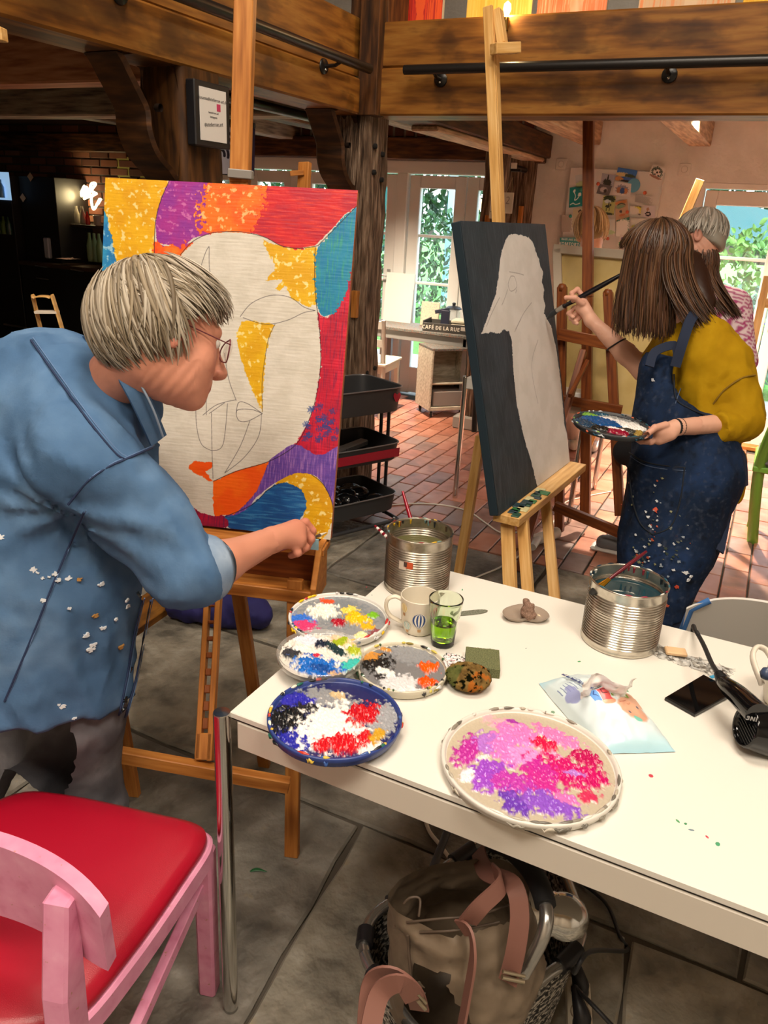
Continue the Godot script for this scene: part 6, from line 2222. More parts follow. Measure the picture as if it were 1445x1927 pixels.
func denim(key: String, a: String, b: String, c: String, s: float, spots := []) -> StandardMaterial3D:
	var m := tri(fresh(Color.WHITE, 0.85, 0.0, 0.25), ntex(0.006, [0.0, a, 0.45, b, 0.8, c, 1.0, b], 120 + key.length(), 6), Vector3(s, s, s))
	relief(m, ntex(0.35, [], 121, 2, FastNoiseLite.TYPE_SIMPLEX_SMOOTH, 512), 0.04)
	if spots.size():
		stain(m, ntex(0.03, spots, 122, 4), Vector3(1.7, 1.7, 1.7))
	return m

func build_people() -> void:
	woman_in_blue()
	woman_in_apron()
	bystanders()

func woman_in_blue() -> void:
	var t := thing("person", "grey-haired woman in a paint-splashed blue denim shirt leaning over to touch up the colourful canvas", "person", Vector3(-1.2, 0, -1.1))
	var skin := lin("c98a72")
	var fr := look(Vector3(-0.959, 1.332, -1.075), Vector3(0.894, 0.05, -0.444), Vector3(-0.204, 0.93, -0.305))
	var fz := Vector3(0.591, -0.3, -0.749)
	var fy := (Vector3(-0.095, 0.829, -0.552) - fz * (Vector3(-0.095, 0.829, -0.552)).dot(fz)).normalized()
	fr.basis = Basis(fy.cross(fz), fy, fz)
	var s := 1.04
	var g := G.new()
	head(g, fr, s, Vector3(-1.066, 1.236, -1.042), skin, lin("a8524a"), true)
	# inner body under the clothes, forearm, far arm, legs
	var f := Field.new(Vector3(-1.75, 0.0, -1.75), Vector3(-0.62, 1.36, -0.78), 0.014)
	var hip := Vector3(-1.212, 0.731, -0.945)
	var chest := Vector3(-1.16, 1.109, -1.014)
	var sh := Vector3(-1.026, 1.136, -0.923)
	var fsh := Vector3(-1.181, 1.149, -1.164)
	var elb := Vector3(-0.868, 0.91, -1.007)
	var wr := Vector3(-0.854, 0.897, -1.257)
	f.cap(hip, chest, 0.11, 0.12, 0.05)
	f.cap(chest, Vector3(-1.066, 1.236, -1.042), 0.1, 0.05, 0.05)
	f.cap(sh, elb, 0.05, 0.042, 0.03)
	f.cap(elb, elb.lerp(wr, 0.35), 0.043, 0.042, 0.02)
	f.cap(elb.lerp(wr, 0.35), wr, 0.042, 0.028, 0.02)
	f.cap(fsh, Vector3(-1.193, 0.888, -1.188), 0.05, 0.042, 0.03)
	f.cap(Vector3(-1.193, 0.888, -1.188), Vector3(-1.143, 0.754, -1.225), 0.04, 0.028, 0.02)
	f.mesh(g, func(_p): return skin)
	# painting hand: palm, four curled fingers, thumb
	var h := Field.new(wr - Vector3.ONE * 0.13, wr + Vector3.ONE * 0.13 + Vector3(0.02, 0, 0), 0.0028)
	h.cap(elb.lerp(wr, 0.75), wr, 0.03, 0.0265, 0.01)
	var away := Vector3(-0.242, -0.207, -0.948)
	h.cap(wr, Vector3(-0.843, 0.895, -1.333), 0.026, 0.025, 0.012)
	h.cap(Vector3(-0.847, 0.896, -1.284), Vector3(-0.829, 0.882, -1.316), 0.022, 0.022, 0.012)
	finger(h, [Vector3(-0.855, 0.897, -1.328), Vector3(-0.845, 0.898, -1.375), Vector3(-0.831, 0.879, -1.385), Vector3(-0.833, 0.859, -1.382)], 0.0115, 0.0085)
	finger(h, [Vector3(-0.849, 0.893, -1.318), Vector3(-0.831, 0.89, -1.351), Vector3(-0.819, 0.871, -1.358), Vector3(-0.827, 0.849, -1.356)], 0.0115, 0.0085)
	finger(h, [Vector3(-0.847, 0.889, -1.305), Vector3(-0.826, 0.882, -1.326), Vector3(-0.817, 0.861, -1.331), Vector3(-0.833, 0.843, -1.333)], 0.011, 0.0082)
	finger(h, [Vector3(-0.847, 0.885, -1.294), Vector3(-0.827, 0.875, -1.302), Vector3(-0.819, 0.858, -1.304), Vector3(-0.838, 0.845, -1.308)], 0.0105, 0.0078)
	finger(h, [Vector3(-0.865, 0.897, -1.312), Vector3(-0.874, 0.884, -1.373), Vector3(-0.86, 0.865, -1.401), Vector3(-0.846, 0.851, -1.402)], 0.0135, 0.0095)
	h.mesh(g, func(p):
		return skin.lerp(lin("b8604e"), clampf((p - wr).length() * 4.0 - 0.1, 0.0, 0.4)))
	wput("body", g, vcol(0.5, 0.4), t)
	# denim shirt
	var c := Field.new(Vector3(-1.72, 0.5, -1.72), Vector3(-0.6, 1.46, -0.72), 0.0095)
	c.cap(Vector3(-1.186, 0.473, -0.87), Vector3(-1.212, 0.832, -0.965), 0.185, 0.185, 0.06)
	c.cap(Vector3(-1.133, 0.485, -0.924), Vector3(-1.177, 0.786, -1.009), 0.115, 0.125, 0.06)
	c.cap(Vector3(-1.212, 0.832, -0.965), Vector3(-1.211, 1.056, -1.015), 0.185, 0.185, 0.06)
	c.cap(Vector3(-1.184, 0.91, -1.06), Vector3(-1.152, 1.042, -1.108), 0.13, 0.115, 0.06)
	c.cap(Vector3(-1.211, 1.056, -1.015), Vector3(-1.194, 1.165, -1.046), 0.185, 0.14, 0.06)
	c.cap(Vector3(-1.293, 1.145, -0.991), Vector3(-1.212, 1.197, -1.028), 0.13, 0.115, 0.06)
	c.cap(Vector3(-1.194, 1.165, -1.046), Vector3(-1.073, 1.227, -1.071), 0.13, 0.065, 0.05)
	c.cap(Vector3(-1.094, 1.156, -1.089), Vector3(-1.084, 1.085, -1.123), 0.085, 0.075, 0.05)
	c.cap(Vector3(-1.101, 1.169, -0.973), sh, 0.095, 0.083, 0.05)
	c.cap(sh, Vector3(-0.955, 1.028, -0.981), 0.085, 0.076, 0.03)
	c.cap(Vector3(-0.955, 1.028, -0.981), Vector3(-0.867, 0.922, -1.001), 0.076, 0.066, 0.03)
	c.cap(Vector3(-0.867, 0.922, -1.001), Vector3(-0.863, 0.911, -1.045), 0.062, 0.055, 0.02)
	c.cap(fsh, Vector3(-1.2, 0.875, -1.203), 0.085, 0.07, 0.04)
	c.plane(Vector3(-1.017, 0.628, -0.791), Vector3(-0.14, -1, 0.1).normalized())
	c.plane(Vector3(-0.862, 0.911, -1.056), (Vector3(-0.862, 0.911, -1.056) - Vector3(-0.864, 0.926, -0.98)).normalized())
	var n1 := noise(3.4, 3, FastNoiseLite.TYPE_SIMPLEX_SMOOTH, 3)
	var n2 := noise(9.0, 2, FastNoiseLite.TYPE_SIMPLEX_SMOOTH, 4)
	var arm := (elb - sh).normalized()
	var pitt := Vector3(-1.035, 1.041, -0.902)
	var shirt := G.new()
	crease(c, func(p):
		var w: float = (1.0 - absf(n1.get_noise_3d(p.x * 2.0 + p.y, p.y * 1.1, p.z * 2.0)) * 3.2)
		var d: float = p.distance_to(pitt)
		var rad := sin((p - pitt).normalized().dot(Vector3(0.4, 0.8, -0.2)) * 17.0 + d * 6.0) * exp(-d * 7.0)
		return clampf(w, -0.6, 1.0) * 0.006 + rad * 0.009 + n2.get_noise_3dv(p * 2.2) * 0.0022)
	c.mesh(shirt)
	wput("denim_shirt", shirt, denim("shirt", "36506f", "4a6a90", "6484a8", 1.6), t)
	var sg := G.new()
	sg.tint(lin("1d3152"))
	for q in [[Vector3(-1.28, 1.292, -1.06), Vector3(-1.147, 1.258, -0.99), Vector3(-1.035, 1.194, -0.956), Vector3(-0.982, 1.144, -0.959), Vector3(-0.963, 1.133, -0.963)], [Vector3(-0.997, 1.072, -0.862), Vector3(-0.975, 1.111, -0.889), Vector3(-0.963, 1.129, -0.926), Vector3(-0.947, 1.139, -0.95), Vector3(-0.958, 1.139, -1.028)], [Vector3(-1.045, 1.023, -0.937), Vector3(-1.058, 0.954, -0.9), Vector3(-1.07, 0.889, -0.867), Vector3(-1.083, 0.807, -0.825), Vector3(-1.104, 0.696, -0.768)], [Vector3(-0.968, 0.832, -1.009), Vector3(-0.966, 0.764, -0.981), Vector3(-0.963, 0.686, -0.949), Vector3(-0.967, 0.608, -0.913)], [Vector3(-0.97, 0.841, -0.989), Vector3(-0.97, 0.774, -0.96), Vector3(-0.965, 0.687, -0.924), Vector3(-0.965, 0.61, -0.891)]]:
		seam(sg, c, q, 0.0021)
		sg.tint(lin("5c7aa4"))
		var off := []
		for p in q:
			off.append(p + Vector3(0.006, 0.006, 0))
		seam(sg, c, off, 0.0011)
		sg.tint(lin("1d3152"))
	wput("seams", sg, vcol(0.8), t)
	var bt := [Vector3(-0.99, 0.841, -1.002), Vector3(-0.98, 0.775, -0.979), Vector3(-0.976, 0.705, -0.951), Vector3(-0.972, 0.651, -0.929), Vector3(-0.972, 0.631, -0.921)]
	for p in bt:
		var bg := G.new()
		bg.tint(lin("191d26"))
		splash(bg, c, p, 0.0085, 2)
		wput("button", bg, vcol(0.25), t)
	var pg := G.new()
	var rn := RandomNumberGenerator.new()
	rn.seed = 77
	var spots := [Vector3(-1.098, 0.917, -0.866), Vector3(-1.088, 0.908, -0.867), Vector3(-1.105, 0.922, -0.865), Vector3(-1.078, 0.911, -0.873), Vector3(-1.061, 0.906, -0.879), Vector3(-1.069, 0.917, -0.879), Vector3(-1.045, 0.911, -0.888), Vector3(-1.027, 0.91, -0.896), Vector3(-0.99, 0.903, -0.911), Vector3(-0.982, 0.792, -0.867), Vector3(-0.98, 0.8, -0.871), Vector3(-0.975, 0.854, -0.956), Vector3(-0.971, 0.845, -0.954), Vector3(-0.972, 0.829, -0.888), Vector3(-0.995, 0.815, -0.871), Vector3(-0.968, 0.772, -0.924), Vector3(-0.987, 0.82, -0.936), Vector3(-1.051, 0.665, -0.839), Vector3(-1.043, 0.662, -0.841), Vector3(-1.019, 0.643, -0.844), Vector3(-1.078, 0.871, -0.855), Vector3(-1.17, 0.975, -0.856), Vector3(-1.032, 0.86, -0.872), Vector3(-0.988, 0.85, -0.889)]
	for k in spots.size():
		pg.tint(lin("d9dde2" if k % 8 != 7 else "b08448"))
		splash(pg, c, spots[k], rn.randf_range(0.0025, 0.008), k)
	wput("paint_splashes", pg, vcol(0.5), t).set_meta("kind", "stuff")
	# turned-up cuff with its pale inside
	var cu := G.new()
	var cd := (Vector3(-0.861, 0.911, -1.064) - Vector3(-0.867, 0.92, -1)).normalized()
	cu.tube([Vector3(-0.866, 0.918, -1.012), Vector3(-0.866, 0.919, -1.014), Vector3(-0.86, 0.914, -1.05), Vector3(-0.859, 0.912, -1.062), Vector3(-0.858, 0.912, -1.063), Vector3(-0.859, 0.913, -1.058)], [0.05, 0.066, 0.066, 0.062, 0.056, 0.044], 26)
	wput("cuff", cu, denim("cuff!", "5c7390", "7d92ab", "9aabc0", 3.0), t)
	# collar: a stand of cloth round the neck with a pale edge
	var col := G.new()
	var cp := curve([Vector3(-1.204, 1.294, -1.121), Vector3(-1.109, 1.318, -1.069), Vector3(-1.025, 1.3, -1.018), Vector3(-0.971, 1.259, -1.002), Vector3(-0.963, 1.205, -1.024), Vector3(-0.971, 1.144, -1.059)], 5)
	col.strap(cp, 0.036, 0.006, Vector3(0.55, 0.74, 0.388))
	wput("collar", col, denim("collar", "36506f", "4a6a90", "6484a8", 1.6), t)
	var ce := G.new()
	ce.tube(curve([Vector3(-1.098, 1.327, -1.067), Vector3(-1.008, 1.307, -1.017), Vector3(-0.955, 1.267, -1.001), Vector3(-0.946, 1.213, -1.023), Vector3(-0.958, 1.153, -1.057)], 5), 0.0022, 6)
	wput("collar_piping", ce, plain("9db0c8", 0.8), t)
	# grey jeans
	var j := Field.new(Vector3(-1.7, 0.05, -1.7), Vector3(-0.7, 0.85, -0.85), 0.012)
	var knee := Vector3(-1.11, 0.318, -0.934)
	var knee2 := Vector3(-1.415, 0.251, -0.844)
	j.cap(Vector3(-1.208, 0.607, -0.918), Vector3(-1.184, 0.567, -0.912), 0.165, 0.16, 0.05)
	j.cap(Vector3(-1.137, 0.549, -0.926), knee, 0.1, 0.072, 0.04)
	j.cap(Vector3(-1.331, 0.503, -0.886), knee2, 0.1, 0.072, 0.04)
	j.cap(knee, Vector3(knee.x - 0.02, 0.1, knee.z - 0.04), 0.07, 0.055, 0.03)
	j.cap(knee2, Vector3(knee2.x - 0.02, 0.1, knee2.z - 0.04), 0.07, 0.055, 0.03)
	var jg := G.new()
	j.mesh(jg, null, func(p, _n): return sin(p.y * 60.0 + 6.0 * n1.get_noise_3dv(p * 2.0)) * 0.004 * clampf(n2.get_noise_3dv(p) + 0.3, 0, 1))
	wput("grey_jeans", jg, denim("jeans99", "4b4a50", "66656b", "86848a", 2.0), t)
	for k in [knee, knee2]:
		var so := Field.new(Vector3(k.x - 0.12, 0.0, k.z - 0.25), Vector3(k.x + 0.16, 0.14, k.z + 0.1), 0.007)
		so.cap(Vector3(k.x - 0.02, 0.045, k.z - 0.03), Vector3(k.x + 0.04, 0.035, k.z - 0.17), 0.042, 0.038, 0.02)
		so.plane(Vector3(k.x, 0.002, k.z), Vector3.DOWN)
		var sog := G.new()
		so.mesh(sog)
		wput("shoe", sog, plain("3a3a3e", 0.6), t)
	# hair
	var hg := G.new()
	var hf := Field.new(fr.origin - Vector3.ONE * 0.17, fr.origin + Vector3.ONE * 0.17, 0.006)
	hf.ell(fr * (Vector3(0, 0.038, -0.018) * s), fr.basis, Vector3(0.082, 0.092, 0.1) * s, 0.01)
	hf.ell(fr * (Vector3(0, -0.02, -0.066) * s), fr.basis, Vector3(0.056, 0.056, 0.038) * s, 0.03)
	hf.plane(fr * (Vector3(0, 0.02, 0.062) * s), fr.basis * Vector3(0, -0.5, 1).normalized(), 0.01)
	hf.plane(fr * (Vector3(0, 0.005, 0.02) * s), fr.basis * Vector3(0, -1, 0.75).normalized(), 0.01)
	hf.mesh(hg, func(_p): return lin("6d6152"))
	var crown := Transform3D(fr.basis * Basis(Vector3.RIGHT, -0.42), fr * (Vector3(0, 0.032, -0.016) * s))
	var greys := ["958a7a", "a89d8c", "80735f", "6c5f4d", "b5ab9b", "8d7f69"]
	locks(hg, crown, Vector3(0.087, 0.094, 0.102) * s, {"seed": 1, "count": 1300, "az0": -PI, "az1": PI, "start": 0.05, "spread": 0.9, "reach0": 1.35, "reach1": 2.0, "short_front": 1.62, "lift": 0.1, "sweep": 0.6, "width": 0.0031, "cols": greys, "flick": 0.05})
	locks(hg, crown, Vector3(0.087, 0.094, 0.102) * s, {"seed": 2, "count": 380, "az0": -1.2, "az1": 1.0, "start": 0.45, "spread": 0.5, "reach0": 1.45, "reach1": 1.8, "lift": 0.16, "sweep": 0.5, "width": 0.003, "cols": ["b5ab9b", "c2b9aa", "a2978a", "8d8270"], "flick": 0.16})
	locks(hg, crown, Vector3(0.088, 0.1, 0.108) * s, {"seed": 3, "count": 700, "az0": 1.5, "az1": 4.8, "start": 0.7, "spread": 0.7, "reach0": 1.9, "reach1": 2.55, "lift": 0.12, "width": 0.0033, "cols": greys, "flick": 0.08})
	wput("hair", hg, vcol(0.55, 0.4), t)
	# glasses: two thin rims and a temple
	var gg := G.new()
	for x in [-1, 1]:
		var ring := []
		for k in 21:
			var a := TAU * k / 20
			ring.append(fr * (Vector3(0.033 * x + cos(a) * 0.025, -0.004 + sin(a) * 0.02, 0.104 - 0.006 * absf(cos(a))) * s))
		gg.tube(ring, 0.0013, 6)
		gg.tube([fr * (Vector3(0.057 * x, 0.0, 0.1) * s), fr * (Vector3(0.078 * x, 0.004, 0.02) * s), fr * (Vector3(0.08 * x, -0.004, -0.012) * s)], 0.0011, 6)
	wput("glasses", gg, plain("6a2f38", 0.3), t)
	for x in [-1, 1]:
		var lg := G.new()
		lg.xf = Transform3D(fr.basis * Basis(Vector3.RIGHT, PI / 2) * Basis.from_scale(Vector3(0.025, 1, 0.02) * s), fr * (Vector3(0.033 * x, -0.004, 0.103) * s))
		lg.lathe([[0.0, 0.0], [1.0, 0.0]], 20, true, false)
		wput("lens", lg, clear(Color("efe6e2"), 0.12), t)
	# her fine brush
	var b := brush("paintbrush", "fine pink-handled brush in the grey-haired woman's hand at the colourful canvas corner", Vector3(-0.881, 0.852, -1.249), Vector3(-0.83, 0.861, -1.389), "b06a70", "b06a70", 0.0042)
	var fg := G.new()
	fg.tube([Vector3(-0.83, 0.861, -1.389), Vector3(-0.829, 0.858, -1.413)], [0.004, 0.0045], 10)
	wput("ferrule", fg, mats.steel, b)
	fg = G.new()
	fg.tube([Vector3(-0.829, 0.858, -1.413), Vector3(-0.826, 0.855, -1.442)], [0.0045, 0.0008], 8)
	wput("bristles", fg, plain("d8d0bc", 0.7), b)
	fg = G.new()
	fg.box(Vector3(0.022, 0.026, 0.004))
	var pap := single("cloth_scrap", fg, plain("8fb6c4", 0.9), "scrap of light blue cloth held under the older woman's fingers at the tray corner", "cloth")
	pap.transform = Transform3D(Basis(Vector3(0.956, 0, -0.292), Vector3.UP, Vector3(0.292, 0, 0.956)), Vector3(-0.829, 0.844, -1.389))

func woman_in_apron() -> void:
	var t := thing("person", "young woman with long brown hair, mustard sweater and dark denim apron painting the penguin canvas", "person", Vector3(-0.2, 0, -2.75))
	var skin := lin("d3a28c")
	var fz := Vector3(-0.8, -0.586, 0.13)
	var fy := (Vector3(-0.423, 0.858, -0.292) - fz * (Vector3(-0.423, 0.858, -0.292)).dot(fz)).normalized()
	var fr := Transform3D(Basis(fy.cross(fz), fy, fz), Vector3(-0.4, 1.435, -2.986))
	var g := G.new()
	head(g, fr, 1.0, Vector3(-0.284, 1.258, -2.976), skin, lin("b5605a"))
	var sh := Vector3(-0.156, 1.19, -2.925)
	var fsh := Vector3(-0.346, 1.121, -3.114)
	var el := Vector3(-0.01, 0.953, -2.844)
	var wr := Vector3(-0.2, 0.956, -2.613)
	var el2 := Vector3(-0.39, 1.046, -3.061)
	var wr2 := Vector3(-0.622, 1.207, -3.092)
	var f := Field.new(Vector3(-0.85, 0.1, -3.35), Vector3(0.2, 1.42, -2.2), 0.015)
	f.cap(Vector3(-0.156, 0.73, -2.821), Vector3(-0.211, 1.076, -2.992), 0.09, 0.08, 0.05)
	f.cap(Vector3(-0.211, 1.076, -2.992), Vector3(-0.284, 1.258, -2.976), 0.07, 0.05, 0.05)
	f.cap(sh, el, 0.045, 0.04, 0.03)
	f.cap(el, wr, 0.04, 0.0265, 0.02)
	f.cap(fsh, el2, 0.045, 0.04, 0.03)
	f.cap(el2, el2.lerp(wr2, 0.35), 0.04, 0.039, 0.02)
	f.cap(el2.lerp(wr2, 0.35), wr2, 0.039, 0.025, 0.02)
	f.cap(Vector3(-0.155, 0.736, -2.801), Vector3(-0.162, 0.356, -2.61), 0.09, 0.06, 0.04)
	f.mesh(g, func(_p): return skin)
	# palette hand: thumb on top of the rim, fingers under it
	var h := Field.new(wr - Vector3(0.16, 0.1, 0.1), wr + Vector3(0.07, 0.1, 0.1), 0.0032)
	h.cap(el.lerp(wr, 0.75), wr, 0.03, 0.0255, 0.01)
	h.cap(wr, Vector3(-0.245, 0.943, -2.574), 0.026, 0.024, 0.012)
	h.cap(Vector3(-0.214, 0.935, -2.585), Vector3(-0.246, 0.917, -2.575), 0.02, 0.02, 0.012)
	finger(h, [Vector3(-0.234, 0.966, -2.572), Vector3(-0.261, 0.96, -2.538), Vector3(-0.283, 0.936, -2.512)], 0.0125, 0.0095)
	for k in 4:
		var dd := k * 0.014
		finger(h, [Vector3(-0.235, 0.933, -2.575) + Vector3(0, -dd * 0.4, -dd), Vector3(-0.267, 0.906, -2.56) + Vector3(0, -dd * 0.2, -dd), Vector3(-0.299, 0.901, -2.566) + Vector3(0, 0, -dd), Vector3(-0.326, 0.906, -2.58) + Vector3(0, 0, -dd)], 0.0095, 0.0078)
	h.mesh(g, func(p): return skin.lerp(lin("c07a68"), clampf((p - wr).length() * 3.0 - 0.1, 0.0, 0.3)))
	# brush hand, brush laid over the thumb
	var h2 := Field.new(wr2 - Vector3.ONE * 0.13, wr2 + Vector3.ONE * 0.12, 0.0032)
	h2.cap(el2.lerp(wr2, 0.75), wr2, 0.028, 0.0245, 0.01)
	h2.cap(wr2, Vector3(-0.666, 1.262, -3.106), 0.025, 0.024, 0.012)
	h2.cap(Vector3(-0.643, 1.235, -3.094), Vector3(-0.675, 1.243, -3.106), 0.018, 0.016, 0.01)
	finger(h2, [Vector3(-0.662, 1.266, -3.086), Vector3(-0.69, 1.286, -3.07), Vector3(-0.721, 1.286, -3.055)], 0.0125, 0.009)
	finger(h2, [Vector3(-0.665, 1.282, -3.127), Vector3(-0.698, 1.314, -3.125), Vector3(-0.712, 1.3, -3.101), Vector3(-0.701, 1.274, -3.089)], 0.0105, 0.0085)
	finger(h2, [Vector3(-0.669, 1.256, -3.126), Vector3(-0.699, 1.244, -3.118), Vector3(-0.714, 1.223, -3.103), Vector3(-0.691, 1.213, -3.085)], 0.0098, 0.008)
	finger(h2, [Vector3(-0.663, 1.243, -3.123), Vector3(-0.689, 1.221, -3.113), Vector3(-0.703, 1.206, -3.101), Vector3(-0.683, 1.198, -3.095)], 0.0095, 0.0078)
	finger(h2, [Vector3(-0.655, 1.231, -3.122), Vector3(-0.676, 1.204, -3.112), Vector3(-0.688, 1.193, -3.102), Vector3(-0.674, 1.189, -3.095)], 0.009, 0.0072)
	h2.mesh(g, func(p): return skin.lerp(lin("c07a68"), clampf((p - wr2).length() * 3.0 - 0.1, 0.0, 0.3)))
	wput("body", g, vcol(0.5, 0.4), t)
	# mustard sweater with wide sleeves
	var c := Field.new(Vector3(-0.75, 0.5, -3.3), Vector3(0.3, 1.42, -2.25), 0.011)
	c.cap(Vector3(-0.151, 0.784, -2.847), Vector3(-0.202, 1.044, -2.959), 0.145, 0.15, 0.05)
	c.cap(Vector3(-0.202, 1.044, -2.959), Vector3(-0.241, 1.186, -3.001), 0.145, 0.105, 0.05)
	c.cap(Vector3(-0.182, 1.179, -2.955), Vector3(-0.13, 1.115, -2.929), 0.09, 0.1, 0.05)
	c.cap(Vector3(-0.13, 1.115, -2.929), el + Vector3(0, 0.01, 0), 0.1, 0.062, 0.05)
	c.cap(Vector3(-0.078, 1.031, -2.917), Vector3(-0.028, 0.982, -2.919), 0.085, 0.07, 0.04)
	c.cap(el, Vector3(-0.085, 0.947, -2.723), 0.055, 0.046, 0.03)
	c.cap(Vector3(-0.299, 1.151, -3.078), Vector3(-0.376, 1.066, -3.076), 0.08, 0.05, 0.04)
	c.cap(Vector3(-0.019, 0.786, -2.934), Vector3(0.016, 0.671, -2.901), 0.05, 0.025, 0.03)
	c.plane(Vector3(-0.085, 0.947, -2.723), (wr - el).normalized())
	var n1 := noise(4.0, 3, FastNoiseLite.TYPE_SIMPLEX_SMOOTH, 8)
	var sg := G.new()
	crease(c, func(p): return (1.0 - absf(n1.get_noise_3d(p.x * 2.4, p.y * 1.2, p.z * 2.4)) * 3.0) * 0.006)
	c.mesh(sg)
	wput("mustard_sweater", sg, denim("sweat", "8a6806", "9c7808", "ab8712", 2.5), t)
	var ar := G.new()
	ar.tint(lin("7a5c08"))
	seam(ar, c, [Vector3(-0.116, 1.011, -2.795), Vector3(-0.093, 1.055, -2.825), Vector3(-0.049, 1.096, -2.864), Vector3(-0.008, 1.1, -2.944)], 0.003)
	wput("sleeve_seam", ar, vcol(0.8), t)
	# apron: skirt, bib, straps
	var a := Field.new(Vector3(-0.7, 0.08, -3.2), Vector3(0.2, 1.25, -2.2), 0.012)
	a.cap(Vector3(-0.193, 0.911, -2.858), Vector3(-0.158, 0.757, -2.796), 0.158, 0.175, 0.05)
	a.cap(Vector3(-0.158, 0.757, -2.796), Vector3(-0.167, 0.531, -2.683), 0.175, 0.155, 0.05)
	a.cap(Vector3(-0.167, 0.531, -2.683), Vector3(-0.167, 0.295, -2.557), 0.15, 0.105, 0.05)
	a.cap(Vector3(-0.283, 1.076, -2.934), Vector3(-0.242, 0.903, -2.855), 0.105, 0.125, 0.04)
	a.plane(Vector3(-0.145, 0.314, -2.481), Vector3(0.1, -1, 0.05).normalized())
	# the bib ends in a curve under the arm
	a.ell(Vector3(-0.125, 1.102, -2.901), Basis.IDENTITY, Vector3(0.155, 0.155, 0.24), 0.02, true)
	a.plane(Vector3(-0.358, 1.129, -2.921), (Vector3(0.095, 0.967, -0.236)).normalized())
	var ag := G.new()
	crease(a, func(p): return (1.0 - absf(n1.get_noise_3d(p.x * 2.0 + 3.0, p.y * 0.7, p.z * 2.0)) * 2.6) * 0.006 + 0.003)
	a.mesh(ag)
	wput("denim_apron", ag, denim("apron", "0d1626", "15233a", "22365a", 1.5, [0.0, Color("0c0e12", 0.9), 0.3, Color("0c0e12", 0.5), 0.42, Color("0c0e12", 0.0), 0.82, Color("7a86a0", 0.0), 0.9, Color("6c7486", 0.25), 0.96, Color("a05038", 0.4), 1.0, Color("c8ccd0", 0.7)]), t)
	var st := G.new()
	st.tint(lin("0a1220"))
	for q in [[Vector3(-0.323, 0.871, -2.518), Vector3(-0.277, 0.847, -2.53), Vector3(-0.22, 0.838, -2.552), Vector3(-0.151, 0.829, -2.605)], [Vector3(-0.153, 0.835, -2.583), Vector3(-0.144, 0.738, -2.545), Vector3(-0.154, 0.656, -2.505), Vector3(-0.201, 0.628, -2.471)], [Vector3(-0.201, 0.628, -2.471), Vector3(-0.244, 0.659, -2.464), Vector3(-0.283, 0.73, -2.476), Vector3(-0.316, 0.826, -2.502)], [Vector3(-0.25, 1.105, -2.713), Vector3(-0.228, 1.032, -2.692), Vector3(-0.183, 1.004, -2.701), Vector3(-0.125, 0.984, -2.72)]]:
		seam(st, a, q, 0.0028)
	st.tint(lin("4a5a78"))
	for q in [[Vector3(-0.319, 0.861, -2.516), Vector3(-0.275, 0.838, -2.526), Vector3(-0.218, 0.828, -2.549), Vector3(-0.149, 0.82, -2.602)], [Vector3(-0.212, 1.121, -2.702), Vector3(-0.224, 1.022, -2.653)]]:
		seam(st, a, q, 0.0014)
	wput("apron_seams", st, vcol(0.8), t)
	var sp := G.new()
	var rn := RandomNumberGenerator.new()
	rn.seed = 21
	for k in 90:
		var px := rn.randf()
		sp.tint(lin(["b8bcc2", "5a5f58", "a04a30", "7a7a5a", "8a94a0", "2c3a30", "c8ccd0"][k % 7]))
		splash(sp, a, (Vector3(-0.293, 0.811, -2.507)).lerp(Vector3(-0.142, 0.657, -2.511), px).lerp(Vector3(-0.158, 0.445, -2.412), rn.randf() * 0.8) + Vector3(rn.randf_range(-0.07, 0.07), rn.randf_range(-0.06, 0.06), 0), rn.randf_range(0.002, 0.007), k)
	for q in [[Vector3(-0.08, 0.518, -2.481), "d8dce0", 0.011], [Vector3(-0.062, 0.507, -2.485), "d8dce0", 0.008], [Vector3(-0.066, 0.496, -2.478), "ccd0d6", 0.009], [Vector3(-0.211, 0.702, -2.498), "c0482c", 0.012], [Vector3(-0.098, 0.473, -2.453), "b04028", 0.01], [Vector3(-0.112, 0.415, -2.421), "a04028", 0.009], [Vector3(-0.315, 1.076, -2.729), "c8ccd2", 0.008]]:
		sp.tint(lin(q[1]))
		splash(sp, a, q[0], q[2], int(q[2] * 9000.0))
	wput("paint_splashes", sp, vcol(0.55), t).set_meta("kind", "stuff")
	var strap := G.new()
	strap.strap(curve([Vector3(-0.257, 1.121, -2.776), Vector3(-0.249, 1.209, -2.794), Vector3(-0.242, 1.274, -2.849), Vector3(-0.227, 1.301, -2.963)], 5), 0.035, 0.005, Vector3(0.407, 0.617, 0.674))
	strap.strap(curve([Vector3(-0.337, 1.114, -2.759), Vector3(-0.333, 1.158, -2.803), Vector3(-0.277, 1.185, -2.818), Vector3(-0.255, 1.155, -2.792)], 5), 0.03, 0.005, Vector3(0.344, 0.742, 0.575))
	strap.strap(curve([Vector3(-0.029, 0.859, -2.794), Vector3(0.011, 0.829, -2.848), Vector3(0.038, 0.733, -2.843)], 5), 0.04, 0.006, Vector3(0.589, 0.531, 0.61))
	strap.strap(curve([Vector3(-0.019, 0.855, -2.893), Vector3(-0.001, 0.705, -2.812), Vector3(0.004, 0.605, -2.7), Vector3(0.005, 0.556, -2.632)], 5), 0.03, 0.006, Vector3(0.616, 0.449, 0.647))
	wput("apron_straps", strap, plain("14213a", 0.85), t)
